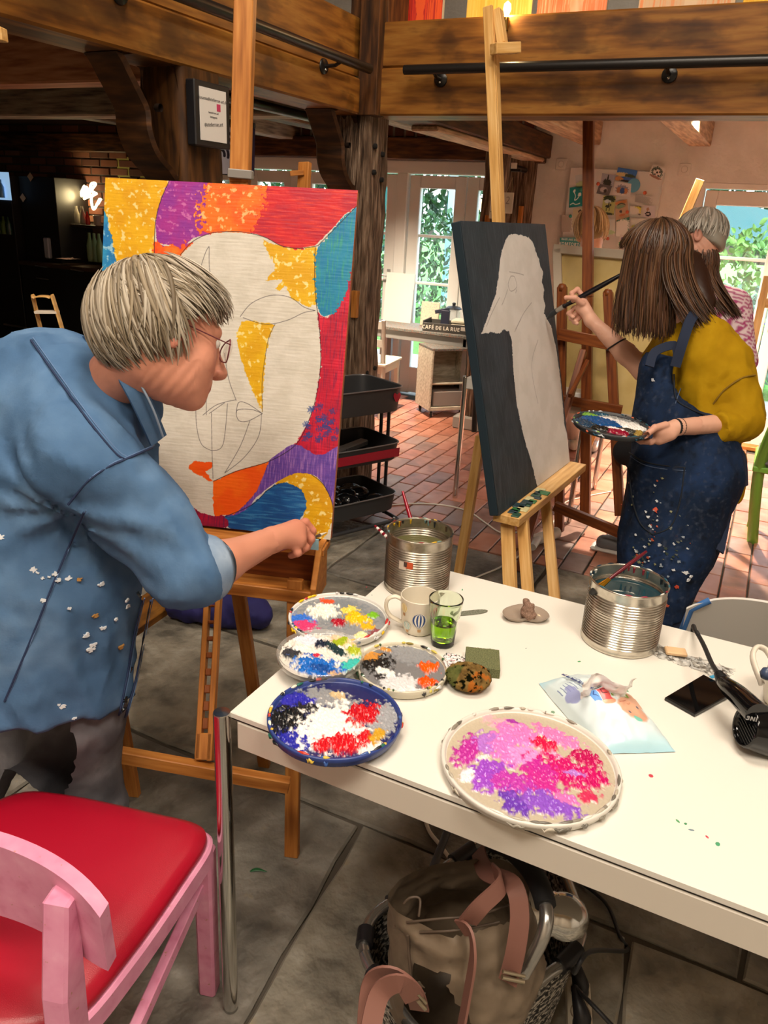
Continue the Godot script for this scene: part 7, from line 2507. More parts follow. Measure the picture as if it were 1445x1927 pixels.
	# jeans below the hem and shoes
	for k in 2:
		var kp := Vector3(-0.13, 0.324, -2.563) + Vector3(-0.13 * k, 0, -0.08 * k)
		var lg := G.new()
		lg.tube([kp, Vector3(kp.x - 0.01, 0.1, kp.z - 0.02)], [0.07, 0.075], 14)
		wput("trouser_leg", lg, plain("1c3054", 0.85), t)
		var so := Field.new(Vector3(kp.x - 0.2, 0.0, kp.z - 0.13), Vector3(kp.x + 0.1, 0.12, kp.z + 0.09), 0.008)
		so.cap(Vector3(kp.x, 0.045, kp.z - 0.02), Vector3(kp.x - 0.12, 0.035, kp.z - 0.05), 0.04, 0.036, 0.02)
		var sog := G.new()
		so.mesh(sog)
		wput("shoe", sog, plain("5a5a5e", 0.6), t)
	# long straight brown hair
	var hg := G.new()
	var hf := Field.new(fr.origin - Vector3(0.24, 0.36, 0.24), fr.origin + Vector3(0.24, 0.2, 0.24), 0.009)
	hf.ell(fr * Vector3(0, 0.04, -0.014), fr.basis, Vector3(0.09, 0.104, 0.108), 0.02)
	hf.cap(Vector3(-0.357, 1.422, -3.036), Vector3(-0.327, 1.241, -2.913), 0.075, 0.075, 0.03)
	hf.cap(Vector3(-0.309, 1.415, -3.068), Vector3(-0.234, 1.315, -3.013), 0.075, 0.05, 0.03)
	hf.plane(fr * Vector3(0, 0.0, 0.075), fr.basis * Vector3(-0.1, -0.45, 1).normalized(), 0.01)
	hf.mesh(hg, func(_p): return lin("2e1c12"))
	var browns := ["3a2417", "452c1c", "2f1d12", "523623", "5d3f2a", "34210f"]
	var up := Transform3D(Basis(fr.basis.x.slide(Vector3.UP).normalized(), Vector3.UP, fr.basis.x.slide(Vector3.UP).normalized().cross(Vector3.UP)), fr * Vector3(0, 0.035, -0.01))
	# azimuth 0 is the face; the near side hangs in front of the shoulder, the rest down the back
	locks(hg, up, Vector3(0.094, 0.108, 0.104), {"seed": 11, "count": 800, "az0": 0.8, "az1": 3.5, "start": 0.05, "spread": 0.7, "reach0": 1.45, "reach1": 1.7, "lift": 0.12, "width": 0.0055, "cols": browns, "drop": 0.245, "flare": 0.12, "lean": Vector3(0.294, -0.814, 0.5) * 0.03, "steps": 7})
	locks(hg, up, Vector3(0.098, 0.112, 0.112), {"seed": 12, "count": 420, "az0": 2.2, "az1": 5.0, "start": 0.05, "spread": 0.7, "reach0": 1.45, "reach1": 1.7, "lift": 0.12, "width": 0.0055, "cols": browns, "drop": 0.2, "flare": 0.2, "lean": (Vector3(-0.096, 1.279, -3.063) - Vector3(-0.209, 1.302, -3.091)) * 0.9, "steps": 7})
	locks(hg, up, Vector3(0.096, 0.11, 0.112), {"seed": 13, "count": 220, "az0": -0.7, "az1": 0.75, "start": 0.2, "spread": 0.5, "reach0": 1.25, "reach1": 1.5, "lift": 0.1, "width": 0.005, "cols": browns, "flick": 0.08})
	var fall := G.new()
	fall.colored = true
	locks(hg, Transform3D(up.basis, Vector3(-0.281, 1.434, -3.113)), Vector3(0.07, 0.09, 0.07), {"seed": 14, "count": 200, "az0": 1.6, "az1": 4.2, "start": 0.9, "spread": 0.4, "reach0": 1.5, "reach1": 1.7, "lift": 0.1, "width": 0.006, "cols": browns, "drop": 0.1, "lean": Vector3(-0.084, 1.277, -2.996) - Vector3(-0.192, 1.337, -3.019), "steps": 5})
	wput("hair", hg, vcol(0.42, 0.45), t)
	var gg := G.new()
	for x in [-1, 1]:
		var ring := []
		for k in 21:
			var an := TAU * k / 20
			ring.append(fr * Vector3(0.034 * x + cos(an) * 0.027, -0.004 + sin(an) * 0.024, 0.106 - 0.004 * absf(cos(an))))
		gg.tube(ring, 0.0014, 6)
		gg.tube([fr * Vector3(0.06 * x, 0.0, 0.102), fr * Vector3(0.079 * x, 0.004, 0.02)], 0.0012, 6)
	wput("glasses", gg, plain("3a2a24", 0.3, 0.3), t)
	# wristband, hair tie
	var wb := G.new()
	var wd := (wr - el).normalized()
	wb.tube([wr - wd * 0.012, wr - wd * 0.0119, wr + wd * 0.0119, wr + wd * 0.012], [0.026, 0.0285, 0.0285, 0.026], 22)
	wput("fitness_band", wb, plain("151518", 0.4), t)
	wb = G.new()
	var p1 := el2.lerp(wr2, 0.52)
	var ring := []
	var wd2 := (wr2 - el2).normalized()
	var x1 := wd2.cross(Vector3.UP).normalized()
	for k in 21:
		ring.append(p1 + (x1 * cos(TAU * k / 20) + wd2.cross(x1) * sin(TAU * k / 20)) * 0.0375 + wd2 * 0.01 * sin(TAU * k / 20))
	wb.tube(ring, 0.003, 8)
	wput("hair_tie", wb, plain("161014", 0.6), t)
	# her big brush
	var b := brush("paintbrush", "big black-handled brush in the raised hand, its tip on the dark canvas", Vector3(-0.537, 1.385, -3.137), Vector3(-0.735, 1.249, -3.104), "141416", "141416", 0.0105)
	var fg := G.new()
	fg.tube([Vector3(-0.735, 1.249, -3.104), Vector3(-0.767, 1.228, -3.127)], [0.0105, 0.009], 14)
	wput("ferrule", fg, mats.steel, b)
	fg = G.new()
	fg.tube([Vector3(-0.767, 1.228, -3.127), Vector3(-0.793, 1.207, -3.153), Vector3(-0.813, 1.186, -3.171)], [0.0095, 0.012, 0.004], 12)
	wput("bristles", fg, plain("16222a", 0.5), b)
	var pal := palette("thick round palette crusted with blue, white, black and crimson paint, in the young woman's hand", Vector3(-0.401, 0.929, -2.566), 0.128, plain("3a3c40", 0.5), "24262a", [], 31, ["c8ccd0", "16181c", "2a5a6a", "d06a4a", "8ab04a", "d0d4d8", "204a60"])
	pal.rotation = Vector3(deg_to_rad(3.0), 0, deg_to_rad(-4.0))
	var pp := G.new()
	var lay := [[-0.035, -0.005, 0.075, 0.055, "0f4a86", 0.006], [-0.07, 0.03, 0.05, 0.045, "1c3a54", 0.004], [0.055, -0.03, 0.055, 0.035, "e6e4e2", 0.007], [0.0, -0.05, 0.07, 0.015, "dcd6d4", 0.005], [0.06, 0.02, 0.045, 0.02, "3a3832", 0.004], [0.03, 0.06, 0.04, 0.025, "8a1430", 0.006], [0.02, 0.042, 0.05, 0.008, "e8dcdc", 0.007], [-0.02, 0.06, 0.04, 0.02, "1a1a18", 0.005], [-0.085, -0.055, 0.03, 0.018, "6a9a3a", 0.005], [-0.05, -0.085, 0.03, 0.015, "1c4a60", 0.007], [0.09, 0.02, 0.015, 0.03, "9a8040", 0.004], [0.0, -0.08, 0.08, 0.015, "8a8c8c", 0.004]]
	for k in lay.size():
		var q: Array = lay[k]
		pp.tint(lin(q[4]))
		var bl := Field.new(Vector3(q[0] - q[2] - 0.01, 0.005, q[1] - q[3] - 0.01), Vector3(q[0] + q[2] + 0.01, 0.03, q[1] + q[3] + 0.01), 0.0035)
		bl.ell(Vector3(q[0], 0.0095, q[1]), Basis.IDENTITY, Vector3(q[2], q[5] + 0.003, q[3]), 0.002)
		var tint_ := lin(q[4])
		bl.mesh(pp, func(p): return tint_ * (1.0 + 0.35 * n1.get_noise_3dv(p * 60.0)), func(p, _n): return n1.get_noise_3d(p.x * 24.0, p.y * 20.0, p.z * 40.0) * 0.006)
	put("paint_heaps", pp, vcol(0.25, 0.55), pal)

func bystanders() -> void:
	# grey-haired woman in a striped shirt, mostly hidden behind the young woman
	var t := thing("person", "woman with short white-grey hair and a pink striped top, half hidden behind the young woman", "person", Vector3(-0.574, 0, -5.11))
	var fz := Vector3(-0.947, -0.321, 0.008)
	var fy := (Vector3(-0.261, 0.866, -0.426) - fz * (Vector3(-0.261, 0.866, -0.426)).dot(fz)).normalized()
	var fr := Transform3D(Basis(fy.cross(fz), fy, fz), Vector3(-0.395, 1.506, -4.242))
	var g := G.new()
	head(g, fr, 1.05, Vector3(-0.308, 1.28, -4.245), lin("cf9a84"), lin("b06058"), true)
	var ft := Vector3(-0.51, 0, -3.773)
	var f := Field.new(Vector3(-0.75, 0.02, -4.4), Vector3(0.3, 1.45, -3.3), 0.018)
	f.cap(Vector3(-0.308, 1.28, -4.245), Vector3(-0.241, 1.093, -4.256), 0.055, 0.1, 0.04)
	f.cap(Vector3(-0.241, 1.093, -4.256), Vector3(-0.192, 0.685, -4.162), 0.11, 0.12, 0.05)
	f.mesh(g, func(_p): return lin("cf9a84"))
	wput("body", g, vcol(0.5, 0.4), t)
	var c := Field.new(Vector3(-0.75, 0.55, -4.4), Vector3(0.4, 1.5, -3.3), 0.013)
	c.cap(Vector3(-0.257, 1.167, -4.28), Vector3(-0.169, 0.635, -4.151), 0.13, 0.16, 0.05)
	c.cap(Vector3(-0.288, 1.243, -4.262), Vector3(-0.193, 1.188, -4.26), 0.07, 0.09, 0.05)
	c.cap(Vector3(-0.174, 1.216, -4.257), Vector3(-0.076, 0.968, -4.161), 0.075, 0.06, 0.04)
	c.cap(Vector3(-0.076, 0.968, -4.161), Vector3(-0.198, 0.801, -3.972), 0.055, 0.045, 0.03)
	var sg := G.new()
	c.mesh(sg, func(p): return lin("d8c4c8") if sin(p.y * 420.0 + p.x * 90.0) > -0.1 else lin("a24a74"))
	wput("striped_top", sg, vcol(0.85, 0.2), t)
	var tr := Field.new(Vector3(-0.9, 0.03, -4.4), Vector3(0.3, 0.95, -3.3), 0.016)
	tr.cap(Vector3(-0.153, 0.56, -4.127), Vector3(-0.209, 0.431, -4.044), 0.15, 0.14, 0.05)
	tr.cap(Vector3(-0.231, 0.444, -3.98), Vector3(ft.x + 0.12, 0.45, ft.z + 0.02), 0.1, 0.08, 0.03)
	tr.cap(Vector3(ft.x + 0.12, 0.45, ft.z + 0.02), Vector3(ft.x + 0.1, 0.1, ft.z), 0.08, 0.065, 0.03)
	tr.cap(Vector3(-0.501, 0.517, -3.824), Vector3(ft.x + 0.1, 0.55, ft.z + 0.02), 0.07, 0.07, 0.03)
	var tg := G.new()
	tr.mesh(tg)
	wput("dark_trousers", tg, plain("15161c", 0.85), t)
	var so := Field.new(ft - Vector3(0.12, 0.0, 0.1), ft + Vector3(0.2, 0.14, 0.1), 0.008)
	so.cap(ft + Vector3(0.1, 0.055, 0), ft + Vector3(-0.02, 0.045, 0.01), 0.05, 0.04, 0.02)
	so.plane(ft + Vector3(0, 0.022, 0), Vector3.DOWN)
	var sog := G.new()
	so.mesh(sog)
	var shoe := wput("sneaker", sog, plain("77787c", 0.7), t)
	var sl := G.new()
	sl.xf.origin = ft + Vector3(0.04, 0.012, 0.005)
	sl.box(Vector3(0.24, 0.024, 0.09), Vector3.ZERO, 0.01)
	wput("sole", sl, plain("d8d6d2", 0.6), t)
	var hg := G.new()
	var whites := ["b9b3a8", "cfcac0", "a39c90", "d9d5cc", "8f887c"]
	hair_cap(hg, fr, 1.05, "968f84")
	var crown := Transform3D(fr.basis * Basis(Vector3.RIGHT, -0.35), fr * Vector3(0, 0.035, -0.016))
	locks(hg, crown, Vector3(0.092, 0.108, 0.11), {"seed": 41, "count": 520, "az0": -PI, "az1": PI, "start": 0.05, "spread": 0.9, "reach0": 1.3, "reach1": 2.0, "short_front": 1.4, "lift": 0.12, "width": 0.006, "cols": whites, "flick": 0.06})
	wput("hair", hg, vcol(0.55, 0.4), t)
	var gg := G.new()
	for x in [-1, 1]:
		gg.tube([fr * Vector3(0.06 * x, 0.004, 0.1), fr * Vector3(0.084 * x, 0.008, 0.01)], 0.002, 6)
	wput("glasses", gg, plain("2a2224", 0.4), t)
	# blonde woman behind the board
	var t2 := thing("person", "blonde woman seen from behind over the top of the big framed canvas", "person", Vector3(-1.003, 0, -5.536))
	var fz2 := Vector3(-0.149, -0.428, -0.891)
	var fy2 := (Vector3(-0.243, 0.89, -0.387) - fz2 * (Vector3(-0.243, 0.89, -0.387)).dot(fz2)).normalized()
	var fr2 := Transform3D(Basis(fy2.cross(fz2), fy2, fz2), Vector3(-1.085, 1.495, -5.039))
	var g2 := G.new()
	head(g2, fr2, 0.98, Vector3(-1.06, 1.311, -5.031), lin("d09a84"), lin("b06058"))
	var f2 := Field.new(Vector3(-1.9, 0.02, -5.6), Vector3(-0.9, 1.4, -4.3), 0.02)
	var ft2 := Vector3(-0.992, 0, -5.609)
	f2.cap(Vector3(-1.06, 1.311, -5.031), Vector3(-1, 0.933, -5.015), 0.06, 0.13, 0.06)
	f2.mesh(g2, func(_p): return lin("d09a84"))
	wput("body", g2, vcol(0.5), t2)
	var c2 := Field.new(Vector3(-1.9, 0.05, -5.6), Vector3(-0.8, 1.4, -4.3), 0.02)
	c2.cap(Vector3(-1.155, 1.129, -5.026), Vector3(-0.931, 1.141, -5.137), 0.075, 0.075, 0.05)
	c2.cap(Vector3(-1.041, 1.119, -5.076), Vector3(-0.951, 0.602, -5.014), 0.14, 0.16, 0.05)
	var cg := G.new()
	c2.mesh(cg)
	wput("white_blouse", cg, plain("cfcac4", 0.9), t2)
	var l2 := Field.new(Vector3(-1.9, 0.05, -5.6), Vector3(-0.8, 1.0, -4.3), 0.02)
	for k in 2:
		var x := ft2 + Vector3(-0.13 * k, 0, 0.05 * k)
		l2.cap(Vector3(-0.959, 0.538, -4.982) + Vector3(-0.1 * k, 0, 0), x + Vector3(0, 0.1, 0), 0.09, 0.055, 0.03)
		var s2 := Field.new(x - Vector3(0.12, 0, 0.15), x + Vector3(0.14, 0.13, 0.15), 0.01)
		s2.cap(x + Vector3(0, 0.05, -0.05), x + Vector3(0.02, 0.045, 0.06), 0.048, 0.042, 0.02)
		s2.plane(x, Vector3.DOWN)
		var s2g := G.new()
		s2.mesh(s2g)
		wput("white_sneaker", s2g, plain("dedcd8", 0.6), t2)
	var l2g := G.new()
	l2.mesh(l2g)
	wput("trousers", l2g, plain("b5b0aa", 0.9), t2)
	var h2 := G.new()
	hair_cap(h2, fr2, 1.0, "8a6c48")
	locks(h2, Transform3D(fr2.basis * Basis(Vector3.RIGHT, -0.3), fr2 * Vector3(0, 0.035, -0.016)), Vector3(0.092, 0.108, 0.11), {"seed": 51, "count": 420, "az0": -PI, "az1": PI, "start": 0.05, "spread": 0.8, "reach0": 1.7, "reach1": 2.35, "short_front": 1.4, "lift": 0.12, "width": 0.0065, "cols": ["c5a574", "d6ba8c", "a98a5c", "e0c89c", "8f7350"], "flick": 0.06})
	wput("hair", h2, vcol(0.5, 0.4), t2)

func hair_cap(g: G, fr: Transform3D, s: float, col: String) -> void:
	var hf := Field.new(fr.origin - Vector3.ONE * 0.17, fr.origin + Vector3.ONE * 0.17, 0.008)
	hf.ell(fr * (Vector3(0, 0.042, -0.018) * s), fr.basis, Vector3(0.086, 0.1, 0.106) * s, 0.01)
	hf.ell(fr * (Vector3(0, -0.03, -0.07) * s), fr.basis, Vector3(0.066, 0.06, 0.045) * s, 0.03)
	hf.plane(fr * (Vector3(0, 0.02, 0.062) * s), fr.basis * Vector3(0, -0.5, 1).normalized(), 0.01)
	hf.plane(fr * (Vector3(0, 0.005, 0.02) * s), fr.basis * Vector3(0, -1, 0.75).normalized(), 0.01)
	var k := lin(col)
	hf.mesh(g, func(_p): return k)
# ------------------------------------------------------------------ things between the easels and under the table
func tray(t: Node3D, y: float, d: float, w: float, l: float, m: Material) -> Node3D:
	var g := G.new()
	var rings := []
	for e in [[0.0, 0.93], [0.004, 0.95], [d, 1.0], [d + 0.004, 1.012], [d + 0.006, 1.0], [d, 0.985], [0.008, 0.935], [0.006, 0.92]]:
		var ring := []
		for k in 32:
			var a := TAU * k / 32
			var c := Vector2(signf(cos(a)) * pow(absf(cos(a)), 0.28), signf(sin(a)) * pow(absf(sin(a)), 0.28))
			ring.append(Vector3(c.x * w * 0.5 * e[1], y + e[0], c.y * l * 0.5 * e[1]))
		rings.append(ring)
	g.loft(rings, true, true)
	var o := put("tray", g, m, t)
	var rg := G.new()
	var p: Array = rings[3].duplicate()
	p.append(p[0])
	rg.tube(p, 0.004, 6)
	put("rim", rg, plain("8d8d90", 0.3, 0.7), o)
	return o

func caster(t: Node3D, at: Vector3, turn: float) -> void:
	var g := G.new()
	g.xf = Transform3D(Basis(Vector3.UP, turn) * Basis(Vector3.FORWARD, PI / 2), at + Vector3(0, 0.025, 0))
	g.lathe([[0.0, -0.009], [0.022, -0.009], [0.025, -0.006], [0.025, 0.006], [0.022, 0.009], [0.0, 0.009]], 18, false, false)
	var o := wput("caster", g, plain("141416", 0.5), t)
	g = G.new()
	g.xf = Transform3D(Basis(Vector3.UP, turn), at + Vector3(0, 0.042, 0))
	for s in [-1, 1]:
		g.box(Vector3(0.003, 0.045, 0.024), Vector3(s * 0.012, -0.004, 0.004), 0.001)
	g.box(Vector3(0.027, 0.006, 0.03), Vector3(0, 0.018, 0.004), 0.001)
	g.tube([Vector3(0, 0.018, 0.01), Vector3(0, 0.04, 0.01)], 0.006, 8)
	wput("caster_fork", g, mats.chrome, o)

func build_middle() -> void:
	var dk := plain("333335", 0.45)
	var t := thing("trolley", "dark grey three-tier steel trolley on casters beside the old corner post", "trolley", Vector3(-1.77, 0, -3.27), deg_to_rad(-25.5))
	var y0 := [0.13, 0.4, 0.65]
	for k in 3:
		tray(t, y0[k], [0.085, 0.085, 0.115][k], 0.34, 0.44, dk)
	for sz in [-1, 1]:
		for sx in [-1, 1]:
			var g := G.new()
			g.tube([Vector3(sx * 0.03, 0.06, sz * 0.235), Vector3(sx * 0.03, 0.765, sz * 0.235)], 0.0095, 10)
			put("upright", g, mats.iron, t)
		var g2 := G.new()
		g2.tube(curve([Vector3(-0.15, 0.062, sz * 0.2), Vector3(-0.13, 0.062, sz * 0.24), Vector3(0.13, 0.062, sz * 0.24), Vector3(0.15, 0.062, sz * 0.2)], 4), 0.01, 10)
		put("foot_tube", g2, mats.iron, t)
	for sx in [-1, 1]:
		var g := G.new()
		g.tube([Vector3(sx * 0.15, 0.062, -0.2), Vector3(sx * 0.15, 0.062, 0.2)], 0.01, 10)
		put("foot_tube", g, mats.iron, t)
		for sz in [-1, 1]:
			caster(t, t.transform * Vector3(sx * 0.15, 0, sz * 0.215), t.rotation.y + 0.4 * sx)
	# red glitter band and heart stuck on the trays
	var gl := fresh("b01c34", 0.35, 0.4)
	relief(gl, ntex(0.4, [], 130, 1, FastNoiseLite.TYPE_VALUE, 256), 0.05)
	gl.uv1_triplanar = true
	gl.uv1_scale = Vector3(20, 20, 20)
	var g3 := G.new()
	g3.grid(16, 2, func(u, v): return Vector3(0.1725 - 0.002 * (1.0 - v), 0.42 + v * 0.045, lerpf(0.19, -0.2, u)), true)
	put("glitter_band", g3, gl, t)
	g3 = G.new()
	g3.xf = Transform3D(Basis(Vector3.UP, PI / 2), Vector3(0.171, 0.725, -0.165))
	g3.prism(smooth2(pv([0, -0.026, -0.022, 0.004, -0.014, 0.02, 0.0, 0.012, 0.014, 0.02, 0.022, 0.004]), 4), 0.003)
	put("glitter_heart", g3, gl, t)
	# what lies in the trays
	var r := RandomNumberGenerator.new()
	r.seed = 8
	var bag := Field.new(Vector3(-0.17, 0.13, -0.22), Vector3(0.17, 0.28, 0.22), 0.009)
	for k in 26:
		bag.ell(Vector3(r.randf_range(-0.11, 0.11), 0.175 + r.randf() * 0.03, r.randf_range(-0.16, 0.16)), Basis.from_euler(Vector3(r.randf(), r.randf() * 3.0, 0)), Vector3(0.05, 0.018, 0.035), 0.01)
	var bg := G.new()
	bag.mesh(bg)
	var b := single("plastic_bag", bg, plain("0e0e10", 0.15), "shiny black plastic bag stuffed into the trolley's lowest tray", "bag")
	b.transform = t.transform
	var st := G.new()
	st.box(Vector3(0.05, 0.03, 0.3), Vector3(0.02, 0.455, 0.02), 0.006)
	var s := single("flat_iron", st, plain("4a4644", 0.4), "long dark grey box-like tool lying in the trolley's middle tray", "tool")
	s.transform = t.transform * Transform3D(Basis(Vector3.UP, 0.35), Vector3.ZERO)
	st = G.new()
	st.tube(curve([Vector3(0.1, 0.47, 0.18), Vector3(0.06, 0.492, 0.14), Vector3(0.03, 0.47, 0.1), Vector3(0.07, 0.46, 0.05), Vector3(0.12, 0.47, 0.1)], 6), 0.004, 8)
	s = single("cable_loop", st, mats.darkcable, "loop of black cable in the trolley's middle tray", "cable")
	s.transform = t.transform
	# cables on the floor
	var c1 := G.new()
	c1.tube(curve([Vector3(-1.817, 0.005, -3.614), Vector3(-1.641, 0.005, -3.804), Vector3(-1.479, 0.005, -3.892), Vector3(-1.313, 0.005, -3.883), Vector3(-1.161, 0.005, -3.765), Vector3(-1.043, 0.005, -3.684), Vector3(-0.952, 0.005, -3.769)], 6), 0.0045, 8)
	single("cable", c1, mats.cable, "white cable lying across the tiles from the trolley to behind the pale easel", "cable")
	c1 = G.new()
	c1.tube(curve([Vector3(-0.672, 0.005, -4.715), Vector3(-0.793, 0.005, -4.517), Vector3(-0.875, 0.005, -4.32), Vector3(-0.847, 0.005, -3.973), Vector3(-0.858, 0.005, -3.745), Vector3(-0.87, 0.005, -3.497), Vector3(-0.917, 0.005, -3.263), Vector3(-0.982, 0.005, -3.074), Vector3(-0.987, 0.005, -2.886)], 6), 0.0045, 8)
	single("cable", c1, mats.cable, "white cable curling from the floor socket block under the pale easel to the slate", "cable")
	var ps := thing("socket_block", "white plastic socket block with plugs on the tiles behind the pale easel", "power strip", Vector3(-0.844, 0, -3.751))
	var pg := G.new()
	pg.tube([Vector3(-0.864, 0.03, -3.606), Vector3(-0.78, 0.03, -3.794)], 0.03, 14)
	wput("body", pg, plain("dedbd4", 0.4), ps)
	pg = G.new()
	pg.tube([Vector3(-0.827, 0.055, -3.586), Vector3(-0.825, 0.05, -3.483)], 0.018, 12)
	wput("plug", pg, plain("d0ccc4", 0.4), ps)
	# blue cloth bag behind the tray easel
	var f := Field.new(Vector3(-2.0, 0, -2.5), Vector3(-1.4, 0.4, -1.9), 0.012)
	f.cap(Vector3(-1.86, 0.07, -2.12), Vector3(-1.58, 0.07, -2.2), 0.075, 0.07, 0.04)
	f.cap(Vector3(-1.84, 0.24, -2.16), Vector3(-1.6, 0.22, -2.24), 0.045, 0.04, 0.06)
	f.plane(Vector3(0, 0.003, 0), Vector3.DOWN)
	var fn := noise(5.0, 3)
	crease(f, func(p): return fn.get_noise_3dv(p * 2.0) * 0.02)
	var fg := G.new()
	f.mesh(fg)
	single("cloth_bag", fg, plain("221f5e", 0.8), "dark blue cloth bag slumped on the slate behind the tray easel", "bag")
	var gm := G.new()
	gm.tube(curve([Vector3(-0.886, 0.003, -1.203), Vector3(-0.874, 0.003, -1.217), Vector3(-0.849, 0.003, -1.223)], 4), [0.001, 0.003, 0.005, 0.006, 0.006, 0.005, 0.003, 0.002, 0.001], 6, 0.3)
	single("paint_mark", gm, plain("16552a", 0.4), "short green smear of dried paint on the slate by the chrome table leg", "paint")
	# clothes hangers with print sheets behind the mast of the tray easel
	for k in 3:
		var p: Vector3 = [Vector3(-2.25, 1.955, -2.78), Vector3(-2.25, 1.955, -2.93), Vector3(-2.25, 1.955, -3.06)][k]
		var h := thing("clip_hanger", ["hanger with a clipped black-and-white spiral print, left of the easel mast", "hanger with a clipped striped print, right of the easel mast", "hanger with a dark violet print, farthest right under the left beam"][k], "hanger", p)
		var hg := G.new()
		hg.tube(curve([Vector3(0.0, 0.03, 0.018), Vector3(0, 0.045, 0.0), Vector3(0, 0.03, -0.022), Vector3(0, -0.02, 0.0), Vector3(0, -0.07, 0.0)], 4), 0.002, 6)
		put("hook", hg, mats.chrome, h)
		hg = G.new()
		hg.box(Vector3(0.17, 0.022, 0.012), Vector3(0.0, -0.08, 0), 0.003)
		hg.box(Vector3(0.026, 0.03, 0.02), Vector3(-0.06, -0.085, 0), 0.003)
		hg.box(Vector3(0.026, 0.03, 0.02), Vector3(0.06, -0.085, 0), 0.003)
		put("clip_bar", hg, mats.black, h)
		var im := Image.create(128, 160, false, Image.FORMAT_RGB8)
		im.fill(Color(["d2cbd6", "cfc9d4", "3a3048"][k]))
		for e in 5:
			if k < 2:
				var arc := []
				for a in 13:
					arc.append(0.5 + cos(a * 0.3 - 0.3) * (0.1 + e * 0.1))
					arc.append(0.6 - sin(a * 0.3 - 0.3) * (0.1 + e * 0.1))
				stroke(im, pv(arc), Color("2a1f2c"), 4.0)
			else:
				stroke(im, pv([0.1 + e * 0.2, 0.1, 0.2 + e * 0.15, 0.9]), Color("14101a"), 6.0)
		hg = G.new()
		hg.grid(10, 6, func(u, v): return Vector3((u - 0.5) * 0.17, -0.09 - v * 0.19, 0.012 * sin(u * 6.0 + k) * v), false)
		put("print_sheet", hg, picture(im, 0.5), h)
		h.rotation.y = 0.5 - k * 0.2

